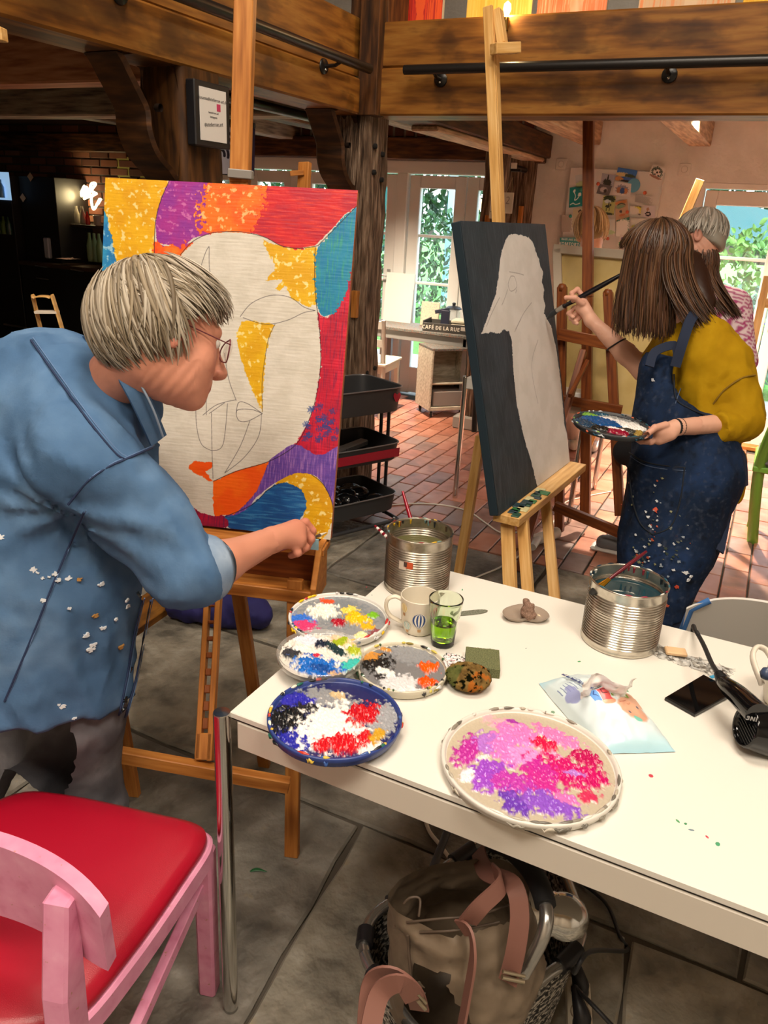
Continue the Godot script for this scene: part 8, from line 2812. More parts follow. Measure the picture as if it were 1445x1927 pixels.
func build_pram() -> void:
	# carrying basket with an aluminium frame under the table
	var t := thing("basket", "black cloth carrying basket with an aluminium frame and black-and-white print under the table", "basket", Vector3(-0.27, 0, -1.08))
	var y := 0.27
	var rim := curve([Vector3(-0.436, 0.27, -0.943), Vector3(-0.459, 0.27, -1.027), Vector3(-0.409, 0.27, -1.134), Vector3(-0.348, 0.27, -1.286), Vector3(-0.291, 0.27, -1.373), Vector3(-0.187, 0.27, -1.352), Vector3(-0.085, 0.27, -1.179), Vector3(-0.135, 0.27, -1.041), Vector3(-0.193, 0.27, -0.905), Vector3(-0.275, 0.27, -0.855), Vector3(-0.357, 0.27, -0.891)], 5, true)
	var loop := rim.duplicate()
	loop.append(rim[0])
	var g := G.new()
	g.tube(loop, 0.011, 12)
	wput("frame", g, plain("b4b2ae", 0.25, 0.9), t)
	for e in [0.02, 0.13, 0.25, 0.31, 0.58, 0.68, 0.78, 0.93]:
		var i := int(e * rim.size())
		g = G.new()
		g.tube([rim[i], rim[(i + 2) % rim.size()]], 0.0165, 12)
		wput("frame_sleeve", g, mats.black, t)
	# cloth body
	var cen := Vector3.ZERO
	for p in rim:
		cen += p / rim.size()
	var rings := []
	for e in [[0.8, 0.012], [0.86, 0.02], [0.95, 0.16], [1.0, 0.262], [0.97, 0.262], [0.92, 0.16], [0.8, 0.03]]:
		var ring := []
		for p in rim:
			var q: Vector3 = cen + (p - cen) * e[0]
			q.y = e[1]
			ring.append(q)
		if (rim[1] - rim[0]).cross(cen - rim[0]).y > 0.0:
			ring.reverse()
		rings.append(ring)
	g = G.new()
	g.loft(rings, true, true)
	var pr := tri(fresh(Color.WHITE, 0.85), ntex(0.03, [0.0, "0c0b0c", 0.56, "0c0b0c", 0.6, "b8b2a6", 1.0, "c4beb2"], 140, 2), Vector3(5, 5, 5))
	wput("cloth_body", g, pr, t)
	# handle: tube with black foam
	var hp := curve([Vector3(-0.296, 0.422, -1.15), Vector3(-0.23, 0.528, -1.061), Vector3(-0.171, 0.536, -1.021), Vector3(-0.132, 0.533, -0.967), Vector3(-0.124, 0.506, -0.935), Vector3(-0.142, 0.43, -0.918)], 6)
	g = G.new()
	g.tube(hp, 0.0115, 12)
	wput("handle", g, plain("b4b2ae", 0.25, 0.9), t)
	g = G.new()
	g.tube(hp.slice(4, 19), 0.0175, 14)
	wput("handle_foam", g, plain("18181a", 0.8), t)
	# taupe leather backpack
	var b := thing("backpack", "taupe leather roll-top backpack with dusty pink straps standing in the basket", "backpack", Vector3(-0.3, 0.03, -1.08))
	var f := Field.new(Vector3(-0.55, 0.02, -1.4), Vector3(-0.05, 0.5, -0.85), 0.009)
	f.cap(Vector3(-0.243, 0.327, -0.933), Vector3(-0.273, 0.446, -0.934), 0.105, 0.09, 0.04)
	f.cap(Vector3(-0.305, 0.287, -0.922), Vector3(-0.331, 0.426, -0.934), 0.05, 0.04, 0.06)
	f.cap(Vector3(-0.192, 0.382, -0.98), Vector3(-0.22, 0.466, -0.991), 0.07, 0.055, 0.06)
	f.cap(Vector3(-0.337, 0.501, -0.903), Vector3(-0.22, 0.505, -1.008), 0.035, 0.04, 0.03)
	f.cap(Vector3(-0.264, 0.262, -0.977), Vector3(-0.265, 0.307, -0.996), 0.11, 0.11, 0.05)
	var n := noise(4.0, 3)
	crease(f, func(p): return (1.0 - absf(n.get_noise_3d(p.x * 2.0, p.y * 3.0, p.z * 2.0)) * 3.0) * 0.006)
	g = G.new()
	f.mesh(g)
	wput("leather_body", g, relief(tri(fresh(Color.WHITE, 0.5), ntex(0.01, [0.0, "564839", 0.5, "6c5d4c", 1.0, "7a6a58"], 141), Vector3(3, 3, 3)), ntex(0.3, [], 142, 2, FastNoiseLite.TYPE_CELLULAR, 256), 0.02), b)
	g = G.new()
	g.tint(lin("4a3c30"))
	for q in [[Vector3(-0.342, 0.446, -0.901), Vector3(-0.269, 0.54, -0.857), Vector3(-0.218, 0.548, -0.885), Vector3(-0.157, 0.576, -0.926)], [Vector3(-0.319, 0.431, -0.906), Vector3(-0.243, 0.524, -0.863), Vector3(-0.187, 0.539, -0.896)], [Vector3(-0.336, 0.425, -0.895), Vector3(-0.289, 0.444, -0.806), Vector3(-0.267, 0.429, -0.811)], [Vector3(-0.353, 0.475, -0.909), Vector3(-0.319, 0.567, -0.846), Vector3(-0.305, 0.566, -0.852), Vector3(-0.301, 0.541, -0.843)]]:
		seam(g, f, q, 0.0022)
	wput("seams", g, vcol(0.6), b)
	var pk := plain("7d5449", 0.6)
	var w := Vector3(0.485, 0.366, 0.794)
	for q in [[Vector3(-0.242, 0.52, -0.873), Vector3(-0.223, 0.532, -0.864), Vector3(-0.209, 0.505, -0.847), Vector3(-0.207, 0.442, -0.833), Vector3(-0.206, 0.371, -0.814)], [Vector3(-0.283, 0.473, -1.083), Vector3(-0.24, 0.532, -0.987), Vector3(-0.183, 0.578, -0.938), Vector3(-0.161, 0.552, -0.914), Vector3(-0.155, 0.498, -0.893), Vector3(-0.159, 0.434, -0.888)], [Vector3(-0.231, 0.537, -0.874), Vector3(-0.214, 0.577, -0.876), Vector3(-0.195, 0.593, -0.916), Vector3(-0.221, 0.564, -0.962)], [Vector3(-0.328, 0.42, -0.731), Vector3(-0.336, 0.469, -0.759), Vector3(-0.309, 0.503, -0.764), Vector3(-0.278, 0.474, -0.777), Vector3(-0.27, 0.406, -0.799)], [Vector3(-0.31, 0.443, -0.702), Vector3(-0.314, 0.483, -0.74), Vector3(-0.286, 0.508, -0.753), Vector3(-0.269, 0.468, -0.767)]]:
		var sg := G.new()
		sg.strap(curve(q, 6), 0.03, 0.004, w)
		wput("strap", sg, pk, b)
	g = G.new()
	for e in [[Vector3(-0.166, 0.46, -0.872), Vector3(-0.135, 0.445, -0.892)], [Vector3(-0.265, 0.469, -0.769), Vector3(-0.254, 0.446, -0.777)]]:
		g.tube([e[0], e[1]], 0.004, 6)
		g.tube([e[0] + Vector3(0, 0.012, 0), e[1] + Vector3(0, 0.012, 0)], 0.003, 6)
	wput("buckle", g, plain("b5a890", 0.3, 0.9), b)
	# chrome flask
	var fl := thing("flask", "round-ended chrome steel flask lying on the far side of the basket", "flask", Vector3(-0.115, 0.403, -1.085))
	g = G.new()
	var ax := (Vector3(-0.092, 0.42, -1.079) - Vector3(-0.18, 0.436, -1.044)).normalized()
	g.xf = Transform3D(Basis(ax.cross(Vector3.UP).normalized().cross(ax), ax, ax.cross(Vector3.UP).normalized()), Vector3(-0.111, 0.418, -1.069))
	var prof := [[0.0, 0.042], [0.016, 0.039], [0.029, 0.03], [0.038, 0.014], [0.04, 0.0], [0.038, -0.014], [0.036, -0.02]]
	for k in 5:
		prof.append([0.0375, -0.024 - k * 0.011])
		prof.append([0.0345, -0.029 - k * 0.011])
	prof.append_array([[0.034, -0.09], [0.0, -0.092]])
	prof.reverse()
	g.lathe(prof, 32, false, false)
	wput("body", g, mats.chrome, fl)
	# power strip with black plugs
	var ps := thing("power_strip", "cream power strip with black plugs on the slate right of the basket", "power strip", Vector3(-0.063, 0, -1.244))
	var a := Vector3(-0.083, 0.02, -1.288)
	var c := Vector3(-0.033, 0.02, -1.11)
	bar("body", a, c, 0.05, 0.04, plain("cfc4b0", 0.45), ps, Vector3.UP, 0.008)
	for k in 3:
		var p := a.lerp(c, 0.2 + k * 0.26) + Vector3(0, 0.0205, 0)
		g = G.new()
		g.xf.origin = p
		g.lathe([[0.021, -0.002], [0.021, 0.0015], [0.019, 0.0012], [0.0175, -0.006], [0.0, -0.006]], 20, false, false)
		wput("socket", g, plain("9c8a74" if k == 1 else "c4b8a2", 0.5), ps)
	for k in 2:
		var p := a.lerp(c, 0.2 + k * 0.4) + Vector3(0, 0.02, 0)
		var pl := thing("plug", ["black plug at the far end of the cream power strip", "second black plug on the cream power strip at the picture's bottom edge"][k], "plug", p)
		g = G.new()
		g.tube([p, p + Vector3(0, 0.02, 0), p + Vector3(-0.012, 0.035, -0.012), p + Vector3(-0.03, 0.045, -0.04)], [0.018, 0.018, 0.014, 0.007], 14)
		wput("body", g, mats.black, pl)
		g = G.new()
		var from := p + Vector3(-0.03, 0.045, -0.04)
		if k == 0:
			g.tube(curve([from, Vector3(-0.079, 0.272, -1.093), Vector3(-0.061, 0.301, -1.126), Vector3(0, 0.01, -1.431), Vector3(-0.024, 0.008, -1.465), Vector3(-0.07, 0.008, -1.541), Vector3(-0.151, 0.008, -1.579)], 6), 0.0045, 8)
		else:
			g.tube(curve([from, from + Vector3(0.06, 0.01, 0.04), from + Vector3(0.16, -0.05, 0.05)], 5), 0.0045, 8)
		wput("cable", g, mats.darkcable, pl)
	g = G.new()
	g.tube(curve([Vector3(-0.081, 0.006, -1.298), Vector3(-0.112, 0.006, -1.337), Vector3(-0.163, 0.006, -1.39)], 5), 0.0055, 8)
	g.tube(curve([Vector3(-0.453, 0.006, -1.481), Vector3(-0.5, 0.006, -1.516), Vector3(-0.55, 0.006, -1.553), Vector3(-0.589, 0.006, -1.622), Vector3(-0.575, 0.006, -1.704)], 5), 0.0055, 8)
	single("cable", g, mats.cable, "cream cable of the power strip running back under the table past the basket", "cable").set_meta("kind", "thing")
	g = G.new()
	g.tube([Vector3(-0.389, 0.353, -1.219), Vector3(-0.372, 0.369, -1.091)], 0.008, 10)
	wput("side_tube", g, mats.iron, t)
# ------------------------------------------------------------------ along the garden wall
func build_back_furniture() -> void:
	# paint-stained table before the glazed doors
	var paintwood := tri(fresh(Color.WHITE, 0.6), ntex(0.02, [0.0, "3c4a4c", 0.3, "6a6862", 0.45, "8a8478", 0.6, "4f5558", 0.75, "b0643c", 0.8, "7a8a84", 1.0, "2d3436"], 150, 5), Vector3(3, 3, 3))
	var grey := plain("8f8b86", 0.6)
	var t := thing("worktable", "paint-stained work table with grey frame before the glazed garden doors", "table", Vector3(-2.6, 0, -6.12))
	var g := G.new()
	g.box(Vector3(1.2, 0.025, 0.4), Vector3(-2.73, 0.648, -6.13), 0.003)
	wput("tabletop", g, paintwood, t)
	bar("apron", Vector3(-3.3, 0.6, -5.96), Vector3(-2.16, 0.6, -5.96), 0.02, 0.07, grey, t)
	bar("apron", Vector3(-2.15, 0.6, -5.96), Vector3(-2.15, 0.6, -6.3), 0.02, 0.07, grey, t)
	for p in [Vector2(-2.17, -5.97), Vector2(-3.28, -5.97), Vector2(-2.17, -6.28), Vector2(-3.0, -6.28)]:
		bar("leg", Vector3(p.x, 0.63, p.y), Vector3(p.x, 0.06, p.y), 0.04, 0.04, grey, t, Vector3.BACK)
		caster(t, Vector3(p.x, 0, p.y), 0.5)
	# tray with lettering and what stands in it
	var dk := plain("3f3a34", 0.7)
	var tr := thing("serving_tray", "dark wooden tray lettered CAFÉ DE LA RUE on the stained work table", "tray", Vector3(-2.34, 0.661, -6.1), 0.16)
	g = G.new()
	g.box(Vector3(0.46, 0.01, 0.26), Vector3(0, 0.005, 0), 0.002)
	put("floor", g, dk, tr)
	for e in [[Vector3(0.46, 0.07, 0.012), Vector3(0, 0.035, 0.13)], [Vector3(0.46, 0.07, 0.012), Vector3(0, 0.035, -0.13)], [Vector3(0.012, 0.085, 0.26), Vector3(-0.226, 0.042, 0)], [Vector3(0.012, 0.085, 0.26), Vector3(0.226, 0.042, 0)]]:
		g = G.new()
		g.box(e[0], e[1], 0.003)
		put("side", g, dk, tr)
	g = G.new()
	g.box(Vector3(0.08, 0.03, 0.004), Vector3(0.13, 0.042, 0.1365), 0.0015)
	put("hand_slot", g, plain("b9b2a6", 0.7), tr)
	text("lettering", "CAFÉ DE LA RUE", 0.042, plain("d8d0bf", 0.7), tr, Transform3D(Basis.IDENTITY, Vector3(-0.075, 0.034, 0.1368)), true)
	for k in 2:
		g = G.new()
		g.box(Vector3(0.22, 0.028, 0.17), Vector3(0.1, 0.055 + k * 0.03, -0.01), 0.008)
		var o := single("paper_stack", g, plain(["c9bda6", "d6caae"][k], 0.8), ["lower stack of cream cloths in the lettered tray", "upper folded cream cloth in the lettered tray"][k], "cloth")
		o.transform = tr.transform
	g = G.new()
	g.box(Vector3(0.07, 0.15, 0.035), Vector3(-0.07, 0.09, 0.02), 0.003)
	g.xf = Transform3D(Basis(Vector3.FORWARD, -0.25), Vector3(-0.1, 0.16, 0.02))
	g.box(Vector3(0.12, 0.03, 0.03), Vector3.ZERO, 0.003)
	single("tea_box", g, plain("2a2c3c", 0.5), "small dark blue opened packet standing in the lettered tray", "packet").transform = tr.transform
	var jar := thing("jar", "clear glass jar with a black knobbed lid behind the lettered tray", "jar", Vector3(-2.42, 0.661, -6.28))
	g = G.new()
	g.lathe([[0.0, 0.002], [0.055, 0.0], [0.06, 0.01], [0.06, 0.14], [0.05, 0.155], [0.046, 0.155], [0.054, 0.13], [0.054, 0.012], [0.0, 0.01]], 24, false, false)
	put("glass", g, clear(Color("e6eeee"), 0.14), jar)
	g = G.new()
	g.lathe([[0.0, 0.156], [0.068, 0.156], [0.07, 0.162], [0.05, 0.178], [0.015, 0.182], [0.012, 0.19], [0.017, 0.2], [0.012, 0.21], [0.0, 0.212]], 24, false, false)
	put("lid", g, mats.black, jar)
	g = G.new()
	g.box(Vector3(0.16, 0.2, 0.02), Vector3(0, 0.1, 0), 0.003)
	var bk := single("cardboard_sheet", g, tri(fresh(Color.WHITE, 0.8), ntex(0.03, [0.0, "b9ab8e", 0.6, "d6cbb0", 0.8, "c88a8a", 1.0, "e0d8c4"], 151, 3), Vector3(5, 5, 5)), "pale printed sheet leaning behind the lettered tray", "sheet")
	bk.position = Vector3(-2.62, 0.661, -6.24)
	bk.rotation = Vector3(-0.12, 0.1, 0)
	canvas("blank_canvas", "blank white canvas leaning on the glazed door at the back of the stained work table", Transform3D(Basis(Vector3.RIGHT, -0.1), Vector3(-2.94, 0.865, -6.28)), 0.27, 0.41, 0.02, plain("dcd9d2", 0.8), plain("d6d2ca", 0.8))
	# white chair before it
	var wm := plain("dcd5c6", 0.5)
	var ch := thing("chair", "white wooden ladder-back chair at the stained work table", "chair", Vector3(-2.86, 0, -5.62), 0.12)
	for sx in [-1, 1]:
		g = G.new()
		g.tube([Vector3(sx * 0.18, 0, 0.2), Vector3(sx * 0.18, 0.42, 0.18), Vector3(sx * 0.18, 0.78, 0.22)], [0.02, 0.022, 0.018], 4)
		put("back_post", g, wm, ch)
		bar("front_leg", ch.transform * Vector3(sx * 0.18, 0.41, -0.17), ch.transform * Vector3(sx * 0.18, 0, -0.18), 0.032, 0.032, wm, ch, Vector3.BACK)
		bar("stretcher", ch.transform * Vector3(sx * 0.18, 0.2, 0.19), ch.transform * Vector3(sx * 0.18, 0.2, -0.17), 0.018, 0.026, wm, ch)
	g = G.new()
	g.box(Vector3(0.42, 0.025, 0.42), Vector3(0, 0.43, 0), 0.006)
	put("seat", g, wm, ch)
	bar("apron", ch.transform * Vector3(-0.18, 0.39, 0.18), ch.transform * Vector3(0.18, 0.39, 0.18), 0.02, 0.06, wm, ch)
	bar("apron", ch.transform * Vector3(0.18, 0.39, 0.18), ch.transform * Vector3(0.18, 0.39, -0.17), 0.02, 0.06, wm, ch)
	for y in [0.6, 0.74]:
		bar("slat", ch.transform * Vector3(-0.18, y, 0.205 + (y - 0.6) * 0.07), ch.transform * Vector3(0.18, y, 0.205 + (y - 0.6) * 0.07), 0.014, 0.06, wm, ch)
	# white cart under the table
	var bw := tri(fresh(Color.WHITE, 0.7), ntex(0.012, [0.0, "a89a82", 0.4, "c8bda6", 0.8, "d6ccb8", 1.0, "ded6c4"], 152, 5), Vector3(1.5, 5, 5))
	var ca := thing("crate_cart", "white-washed open wooden crate on casters under the stained work table", "cart", Vector3(-2.33, 0, -5.94), 0.8)
	for e in [["side_board", Vector3(0.018, 0.5, 0.3), Vector3(-0.17, 0.31, 0)], ["side_board", Vector3(0.018, 0.5, 0.3), Vector3(0.17, 0.31, 0)], ["back_board", Vector3(0.34, 0.5, 0.015), Vector3(0, 0.31, -0.142)], ["floor_board", Vector3(0.34, 0.03, 0.3), Vector3(0, 0.075, 0)], ["shelf", Vector3(0.33, 0.015, 0.28), Vector3(0, 0.28, 0)], ["top_rim", Vector3(0.36, 0.02, 0.3), Vector3(0, 0.555, 0)]]:
		g = G.new()
		g.box(e[1], e[2], 0.003)
		put(e[0], g, paintwood if e[0] == "top_rim" else bw, ca)
	for sx in [-1, 1]:
		for sz in [-1, 1]:
			caster(ca, ca.transform * Vector3(sx * 0.14, 0, sz * 0.12), 0.3)
	var bx := G.new()
	bx.box(Vector3(0.28, 0.12, 0.2), Vector3(0, 0.155, 0.04), 0.004)
	var crate := single("storage_box", bx, plain("958c84", 0.7), "grey wooden box on the lowest shelf of the white-washed cart", "box")
	crate.transform = ca.transform
	# second white table behind the penguin canvas
	var t2 := thing("table", "second white table with chrome legs, its corner showing behind the dark penguin canvas", "table", Vector3(-1.1, 0, -4.4))
	g = G.new()
	g.box(Vector3(0.66, 0.065, 0.66), Vector3(-1.12, 0.69, -4.38), 0.003)
	wput("tabletop", g, plain("dedad2", 0.35), t2)
	for p in [Vector2(-1.46, -4.06), Vector2(-0.78, -4.06), Vector2(-1.46, -4.72), Vector2(-0.78, -4.72)]:
		g = G.new()
		g.xf.origin = Vector3(p.x, 0, p.y)
		g.lathe([[0.0, 0.0], [0.015, 0.0], [0.015, 0.722], [0.013, 0.725], [0.0, 0.725]], 18, false, false)
		wput("leg", g, mats.chrome, t2)
	g = G.new()
	g.tube([Vector3(-1.513, 0.724, -4.385), Vector3(-1.496, 0.324, -4.399)], 0.017, 10)
	single("easel_leg", g, plain("2a2624", 0.5), "dark easel leg slanting down behind the penguin canvas near the white table", "easel")
	# tag boards hung on the middle post, plant pot
	for k in 2:
		var p: Vector3 = [Vector3(-1.781, 1.615, -5.236), Vector3(-1.73, 1.652, -5.336)][k]
		var tg := thing("hanging_tag", ["white tag board numbered 24 hanging behind the pale mast, left of it", "white tag board hanging behind the pale mast, right of it"][k], "tag", p, 0.3 - k * 0.5)
		g = G.new()
		g.box(Vector3(0.075, 0.13, 0.006), Vector3.ZERO, 0.002)
		put("board", g, plain("d9d2c4", 0.7), tg)
		text("number", ["24", "2"][k], 0.06, plain("8a8078", 0.7), tg, Transform3D(Basis.IDENTITY, Vector3(0, -0.005 + 0.02 * k, 0.0035)))
		g = G.new()
		g.tube([Vector3(-0.02, 0.065, 0), Vector3(0.0, 0.16, -0.03), Vector3(0.02, 0.065, 0)], 0.0015, 5)
		put("string", g, plain("b9a878", 0.8), tg)
	var wc := thing("wall_clip", "small white box with a black clip on the wall beside the middle post", "clip", Vector3(-1.898, 1.914, -5.904))
	g = G.new()
	g.box(Vector3(0.04, 0.04, 0.03), Vector3.ZERO, 0.003)
	put("box", g, plain("e0dcd4", 0.5), wc)
	g = G.new()
	g.box(Vector3(0.075, 0.018, 0.03), Vector3(0.02, -0.03, 0), 0.003)
	put("clip", g, mats.black, wc)

func card(called: String, label: String, c: Array, im, base: String, parts := []) -> Node3D:
	# c: corners in X, Y on the board, clockwise from upper left
	var z: float = -6.352 + 0.0006 * (taken.get(called, 0) + 1)
	var m := Vector3((c[0].x + c[2].x) * 0.5, (c[0].y + c[2].y) * 0.5, z)
	var t := thing(called, label, "card", m, 0.0, "cards on the pin board")
	var g := G.new()
	var p := []
	for q in c:
		p.append(Vector3(q.x, q.y, z) - m)
	g.face(p, Vector3.BACK, [Vector2(0, 0), Vector2(1, 0), Vector2(1, 1), Vector2(0, 1)])
	put("print", g, picture(im, 0.6) if im != null else plain(base, 0.7), t)
	var b := G.new()
	for k in 4:
		b.face([p[k], p[(k + 1) % 4], p[(k + 1) % 4] - Vector3(0, 0, 0.004), p[k] - Vector3(0, 0, 0.004)], p[k] + p[(k + 1) % 4])
	put("paper_edge", b, plain("e4e0da", 0.8), t)
	return t

func cardimg(base: String, spots: Array) -> Image:
	var im := Image.create(64, 64, false, Image.FORMAT_RGB8)
	im.fill(Color(base))
	var n := noise(0.12, 2)
	for s in spots:
		if s.size() == 5 and s[4] is String:
			blob(im, Vector2(s[0], s[1]), Vector2(s[2], s[3]), Color(s[4]), n, 0.15)
		else:
			stroke(im, pv(s.slice(0, s.size() - 1)), Color(s[-1]), 1.6)
	return im

func build_pinboard() -> void:
	var t := thing("pin_board", "white pin board full of postcards on the white wall beyond the dark easel", "board", Vector3(-1.28, 1.63, -6.37))
	var c := pv([-1.595, 1.942, -0.906, 1.923, -0.919, 1.199, -1.59, 1.146])
	var g := G.new()
	g.xf.origin.z = -6.375
	g.prism(c, 0.035, 0.003)
	wput("board", g, plain("d8d6d2", 0.6), t)
	var z := -6.35
	var cards := [
		["pale green landscape postcard at the board's upper left, half behind the easel mast", pv([-1.553, 1.886, -1.451, 1.903, -1.422, 1.816, -1.533, 1.801]), cardimg("c4ccd0", [[0.5, 0.8, 0.6, 0.3, "b4cc9a"]])],
		["teal card with a white mermaid figure", pv([-1.582, 1.799, -1.478, 1.814, -1.466, 1.672, -1.57, 1.656]), cardimg("128a8c", [[0.35, 0.2, 0.1, 0.1, "f0f4f2"], [0.33, 0.25, 0.45, 0.45, 0.4, 0.65, 0.6, 0.6, 0.75, 0.42, "f0f4f2"], [0.75, 0.4, 0.14, 0.1, "f0f4f2"], [0.1, 0.86, 0.3, 0.8, 0.5, 0.88, 0.8, 0.84, "e8f0ee"]])],
		["beige card with a drawn figure in green beside the blonde hair", pv([-1.536, 1.65, -1.44, 1.665, -1.42, 1.522, -1.526, 1.516]), cardimg("cbc2a0", [[0.55, 0.2, 0.14, 0.13, "4a3a30"], [0.55, 0.25, 0.1, 0.1, "e0c0a0"], [0.55, 0.6, 0.16, 0.25, "7a7a3a"], [0.4, 0.85, 0.2, 0.12, "2aa0a8"]])],
		["white card with thin handwritten lines at the board's left edge", pv([-1.617, 1.6, -1.531, 1.608, -1.522, 1.485, -1.604, 1.477]), cardimg("dcd8d2", [[0.3, 0.3, 0.7, 0.28, "b0a8a0"], [0.4, 0.5, 0.6, 0.5, "b0a8a0"], [0.3, 0.75, 0.7, 0.73, "b0a8a0"]])],
		["grey photo postcard of a pointed roof", pv([-1.352, 1.906, -1.252, 1.894, -1.259, 1.81, -1.353, 1.833]), cardimg("a8aab8", [[0.5, 0.75, 0.35, 0.4, "2e342e"], [0.5, 0.3, 0.06, 0.3, "2e342e"]])],
		["black-and-white photo postcard below the pointed roof", pv([-1.361, 1.832, -1.264, 1.821, -1.277, 1.754, -1.375, 1.765]), cardimg("6a6668", [[0.45, 0.5, 0.3, 0.3, "c0bcbe"], [0.6, 0.6, 0.12, 0.2, "3a3638"]])],
		["colour postcard of a blue pool under a blue sky", pv([-1.241, 1.949, -1.097, 1.931, -1.109, 1.844, -1.251, 1.861]), cardimg("3c72c0", [[0.3, 0.5, 0.5, 0.18, "d8c48c"], [0.7, 0.5, 0.3, 0.14, "3c4a38"], [0.5, 0.72, 0.3, 0.1, "3a66b8"], [0.15, 0.85, 0.3, 0.2, "b88858"], [0.7, 0.95, 0.5, 0.12, "2c2a30"]])],
		["white card with a sketch of orange and blue houses", pv([-1.25, 1.854, -1.127, 1.84, -1.12, 1.749, -1.255, 1.759]), cardimg("dedad8", [[0.5, 0.5, 0.4, 0.35, "8a8ca0"], [0.3, 0.6, 0.12, 0.25, "b07858"], [0.7, 0.62, 0.12, 0.25, "c08458"], [0.5, 0.6, 0.14, 0.25, "3c5a98"]])],
		["postcard of a black and white football on a dark ground", pv([-0.995, 1.979, -0.904, 1.946, -0.92, 1.864, -1.016, 1.901]), cardimg("e4e2de", [[0.5, 0.5, 0.46, 0.46, "4c5c52"], [0.5, 0.9, 0.46, 0.12, "a07868"], [0.5, 0.52, 0.3, 0.3, "e8e2dc"], [0.5, 0.5, 0.08, 0.08, "18181a"], [0.35, 0.35, 0.06, 0.06, "18181a"], [0.68, 0.4, 0.06, 0.07, "18181a"], [0.4, 0.7, 0.06, 0.06, "18181a"], [0.66, 0.7, 0.06, 0.06, "18181a"]])],
		["green postcard of a rider on a dark horse", pv([-1.317, 1.753, -1.225, 1.749, -1.221, 1.619, -1.316, 1.618]), cardimg("b8c07a", [[0.5, 0.15, 0.5, 0.2, "2a3a24"], [0.4, 0.3, 0.3, 0.12, "c8d8e0"], [0.45, 0.55, 0.2, 0.08, "20261e"], [0.5, 0.42, 0.05, 0.1, "20261e"], [0.35, 0.7, 0.03, 0.12, "20261e"], [0.58, 0.7, 0.03, 0.12, "20261e"], [0.65, 0.48, 0.07, 0.07, "20261e"], [0.5, 0.95, 0.5, 0.08, "2a3a2a"]])],
		["tall card with a face in orange and green", pv([-1.227, 1.712, -1.141, 1.734, -1.104, 1.602, -1.198, 1.575]), cardimg("c8a888", [[0.4, 0.3, 0.4, 0.12, "8aa888"], [0.5, 0.1, 0.5, 0.1, "d08850"], [0.4, 0.55, 0.1, 0.08, "4a4a4a"], [0.5, 0.75, 0.25, 0.07, "c07850"], [0.2, 0.2, 0.5, 0.15, 0.8, 0.25, "4a5a50"]])],
		["black card with white and yellow print", pv([-1.111, 1.691, -1.029, 1.687, -1.027, 1.628, -1.109, 1.632]), cardimg("201c22", [[0.15, 0.25, 0.85, 0.25, "e8e4e0"], [0.2, 0.45, 0.6, 0.45, "e8e4e0"], [0.6, 0.45, 0.85, 0.45, "d8d040"], [0.2, 0.65, 0.8, 0.65, "e0dcd8"]])],
		["white postcard with a lady at a dark desk", pv([-1.011, 1.695, -0.928, 1.698, -0.922, 1.615, -1.006, 1.614]), cardimg("d2ced6", [[0.35, 0.3, 0.12, 0.16, "b08870"], [0.4, 0.7, 0.26, 0.22, "2c2430"], [0.4, 0.7, 0.18, 0.06, "e0dce0"]])],
		["dark green card with bold white print under the orange face", pv([-1.195, 1.583, -1.102, 1.613, -1.088, 1.475, -1.182, 1.47]), cardimg("3f7a68", [[0.35, 0.3, 0.7, 0.28, "f0f0ec"], [0.4, 0.45, 0.65, 0.45, "f0f0ec"], [0.35, 0.6, 0.7, 0.58, "f0f0ec"]])],
		["yellow-green landscape card beside the brown hair", pv([-1.093, 1.603, -0.985, 1.608, -1.002, 1.499, -1.079, 1.495]), cardimg("d8dcd4", [[0.5, 0.7, 0.5, 0.3, "b8c030"]])],
		["pale green hills card right of the blonde head", pv([-1.308, 1.588, -1.205, 1.593, -1.187, 1.481, -1.291, 1.475]), cardimg("d6dad6", [[0.5, 0.85, 0.5, 0.15, "b4cca0"]])],
		["small bright purple and green picture at the lower board", pv([-1.149, 1.487, -1.082, 1.468, -1.101, 1.387, -1.163, 1.402]), cardimg("e4e0dc", [[0.5, 0.3, 0.3, 0.25, "6a4aa8"], [0.4, 0.7, 0.3, 0.25, "5aa860"], [0.8, 0.6, 0.15, 0.2, "e0c850"]])],
		["white card with grey print lines at the board's right", pv([-1.085, 1.769, -0.961, 1.759, -0.957, 1.708, -1.08, 1.718]), cardimg("d4d3d0", [[0.1, 0.35, 0.9, 0.35, "a8a8a6"], [0.1, 0.7, 0.9, 0.7, "a8a8a6"]])]]
	for k in cards:
		card("postcard", k[0], k[1], k[2], "ffffff")
	var big := card("postcard", "teal card with large white letters reading KOMFORT-ZONE at the board's lower left", pv([-1.607, 1.437, -1.45, 1.446, -1.433, 1.326, -1.599, 1.315]), null, "4aa0a0")
	for k in 3:
		text("lettering", ["RAUS AUS DER", "KOMFORT-", "ZONE"][k], [0.02, 0.033, 0.05][k], plain("eef4f2", 0.7), big, Transform3D(Basis.IDENTITY, Vector3(-0.005, [0.045, 0.012, -0.032][k], 0.001)), true)
	g = G.new()
	var b := Vector3(-1.11, 1.829, -6.35)
	g.xf = Transform3D(Basis(Vector3.RIGHT, PI / 2), b)
	g.lathe([[0.0, 0.0], [0.048, 0.0], [0.048, 0.002], [0.0, 0.002]], 28, false, false)
	single("postcard", g, plain("5f9fc0", 0.7), "round light blue paper disc on the pin board", "card", "cards on the pin board")
	var pins := pv([-1.371, 1.832, -1.021, 1.782, -1.333, 1.655, -1.126, 1.645, -1.241, 1.451, -1.548, 1.596, -1.244, 1.52, -1.493, 1.787])
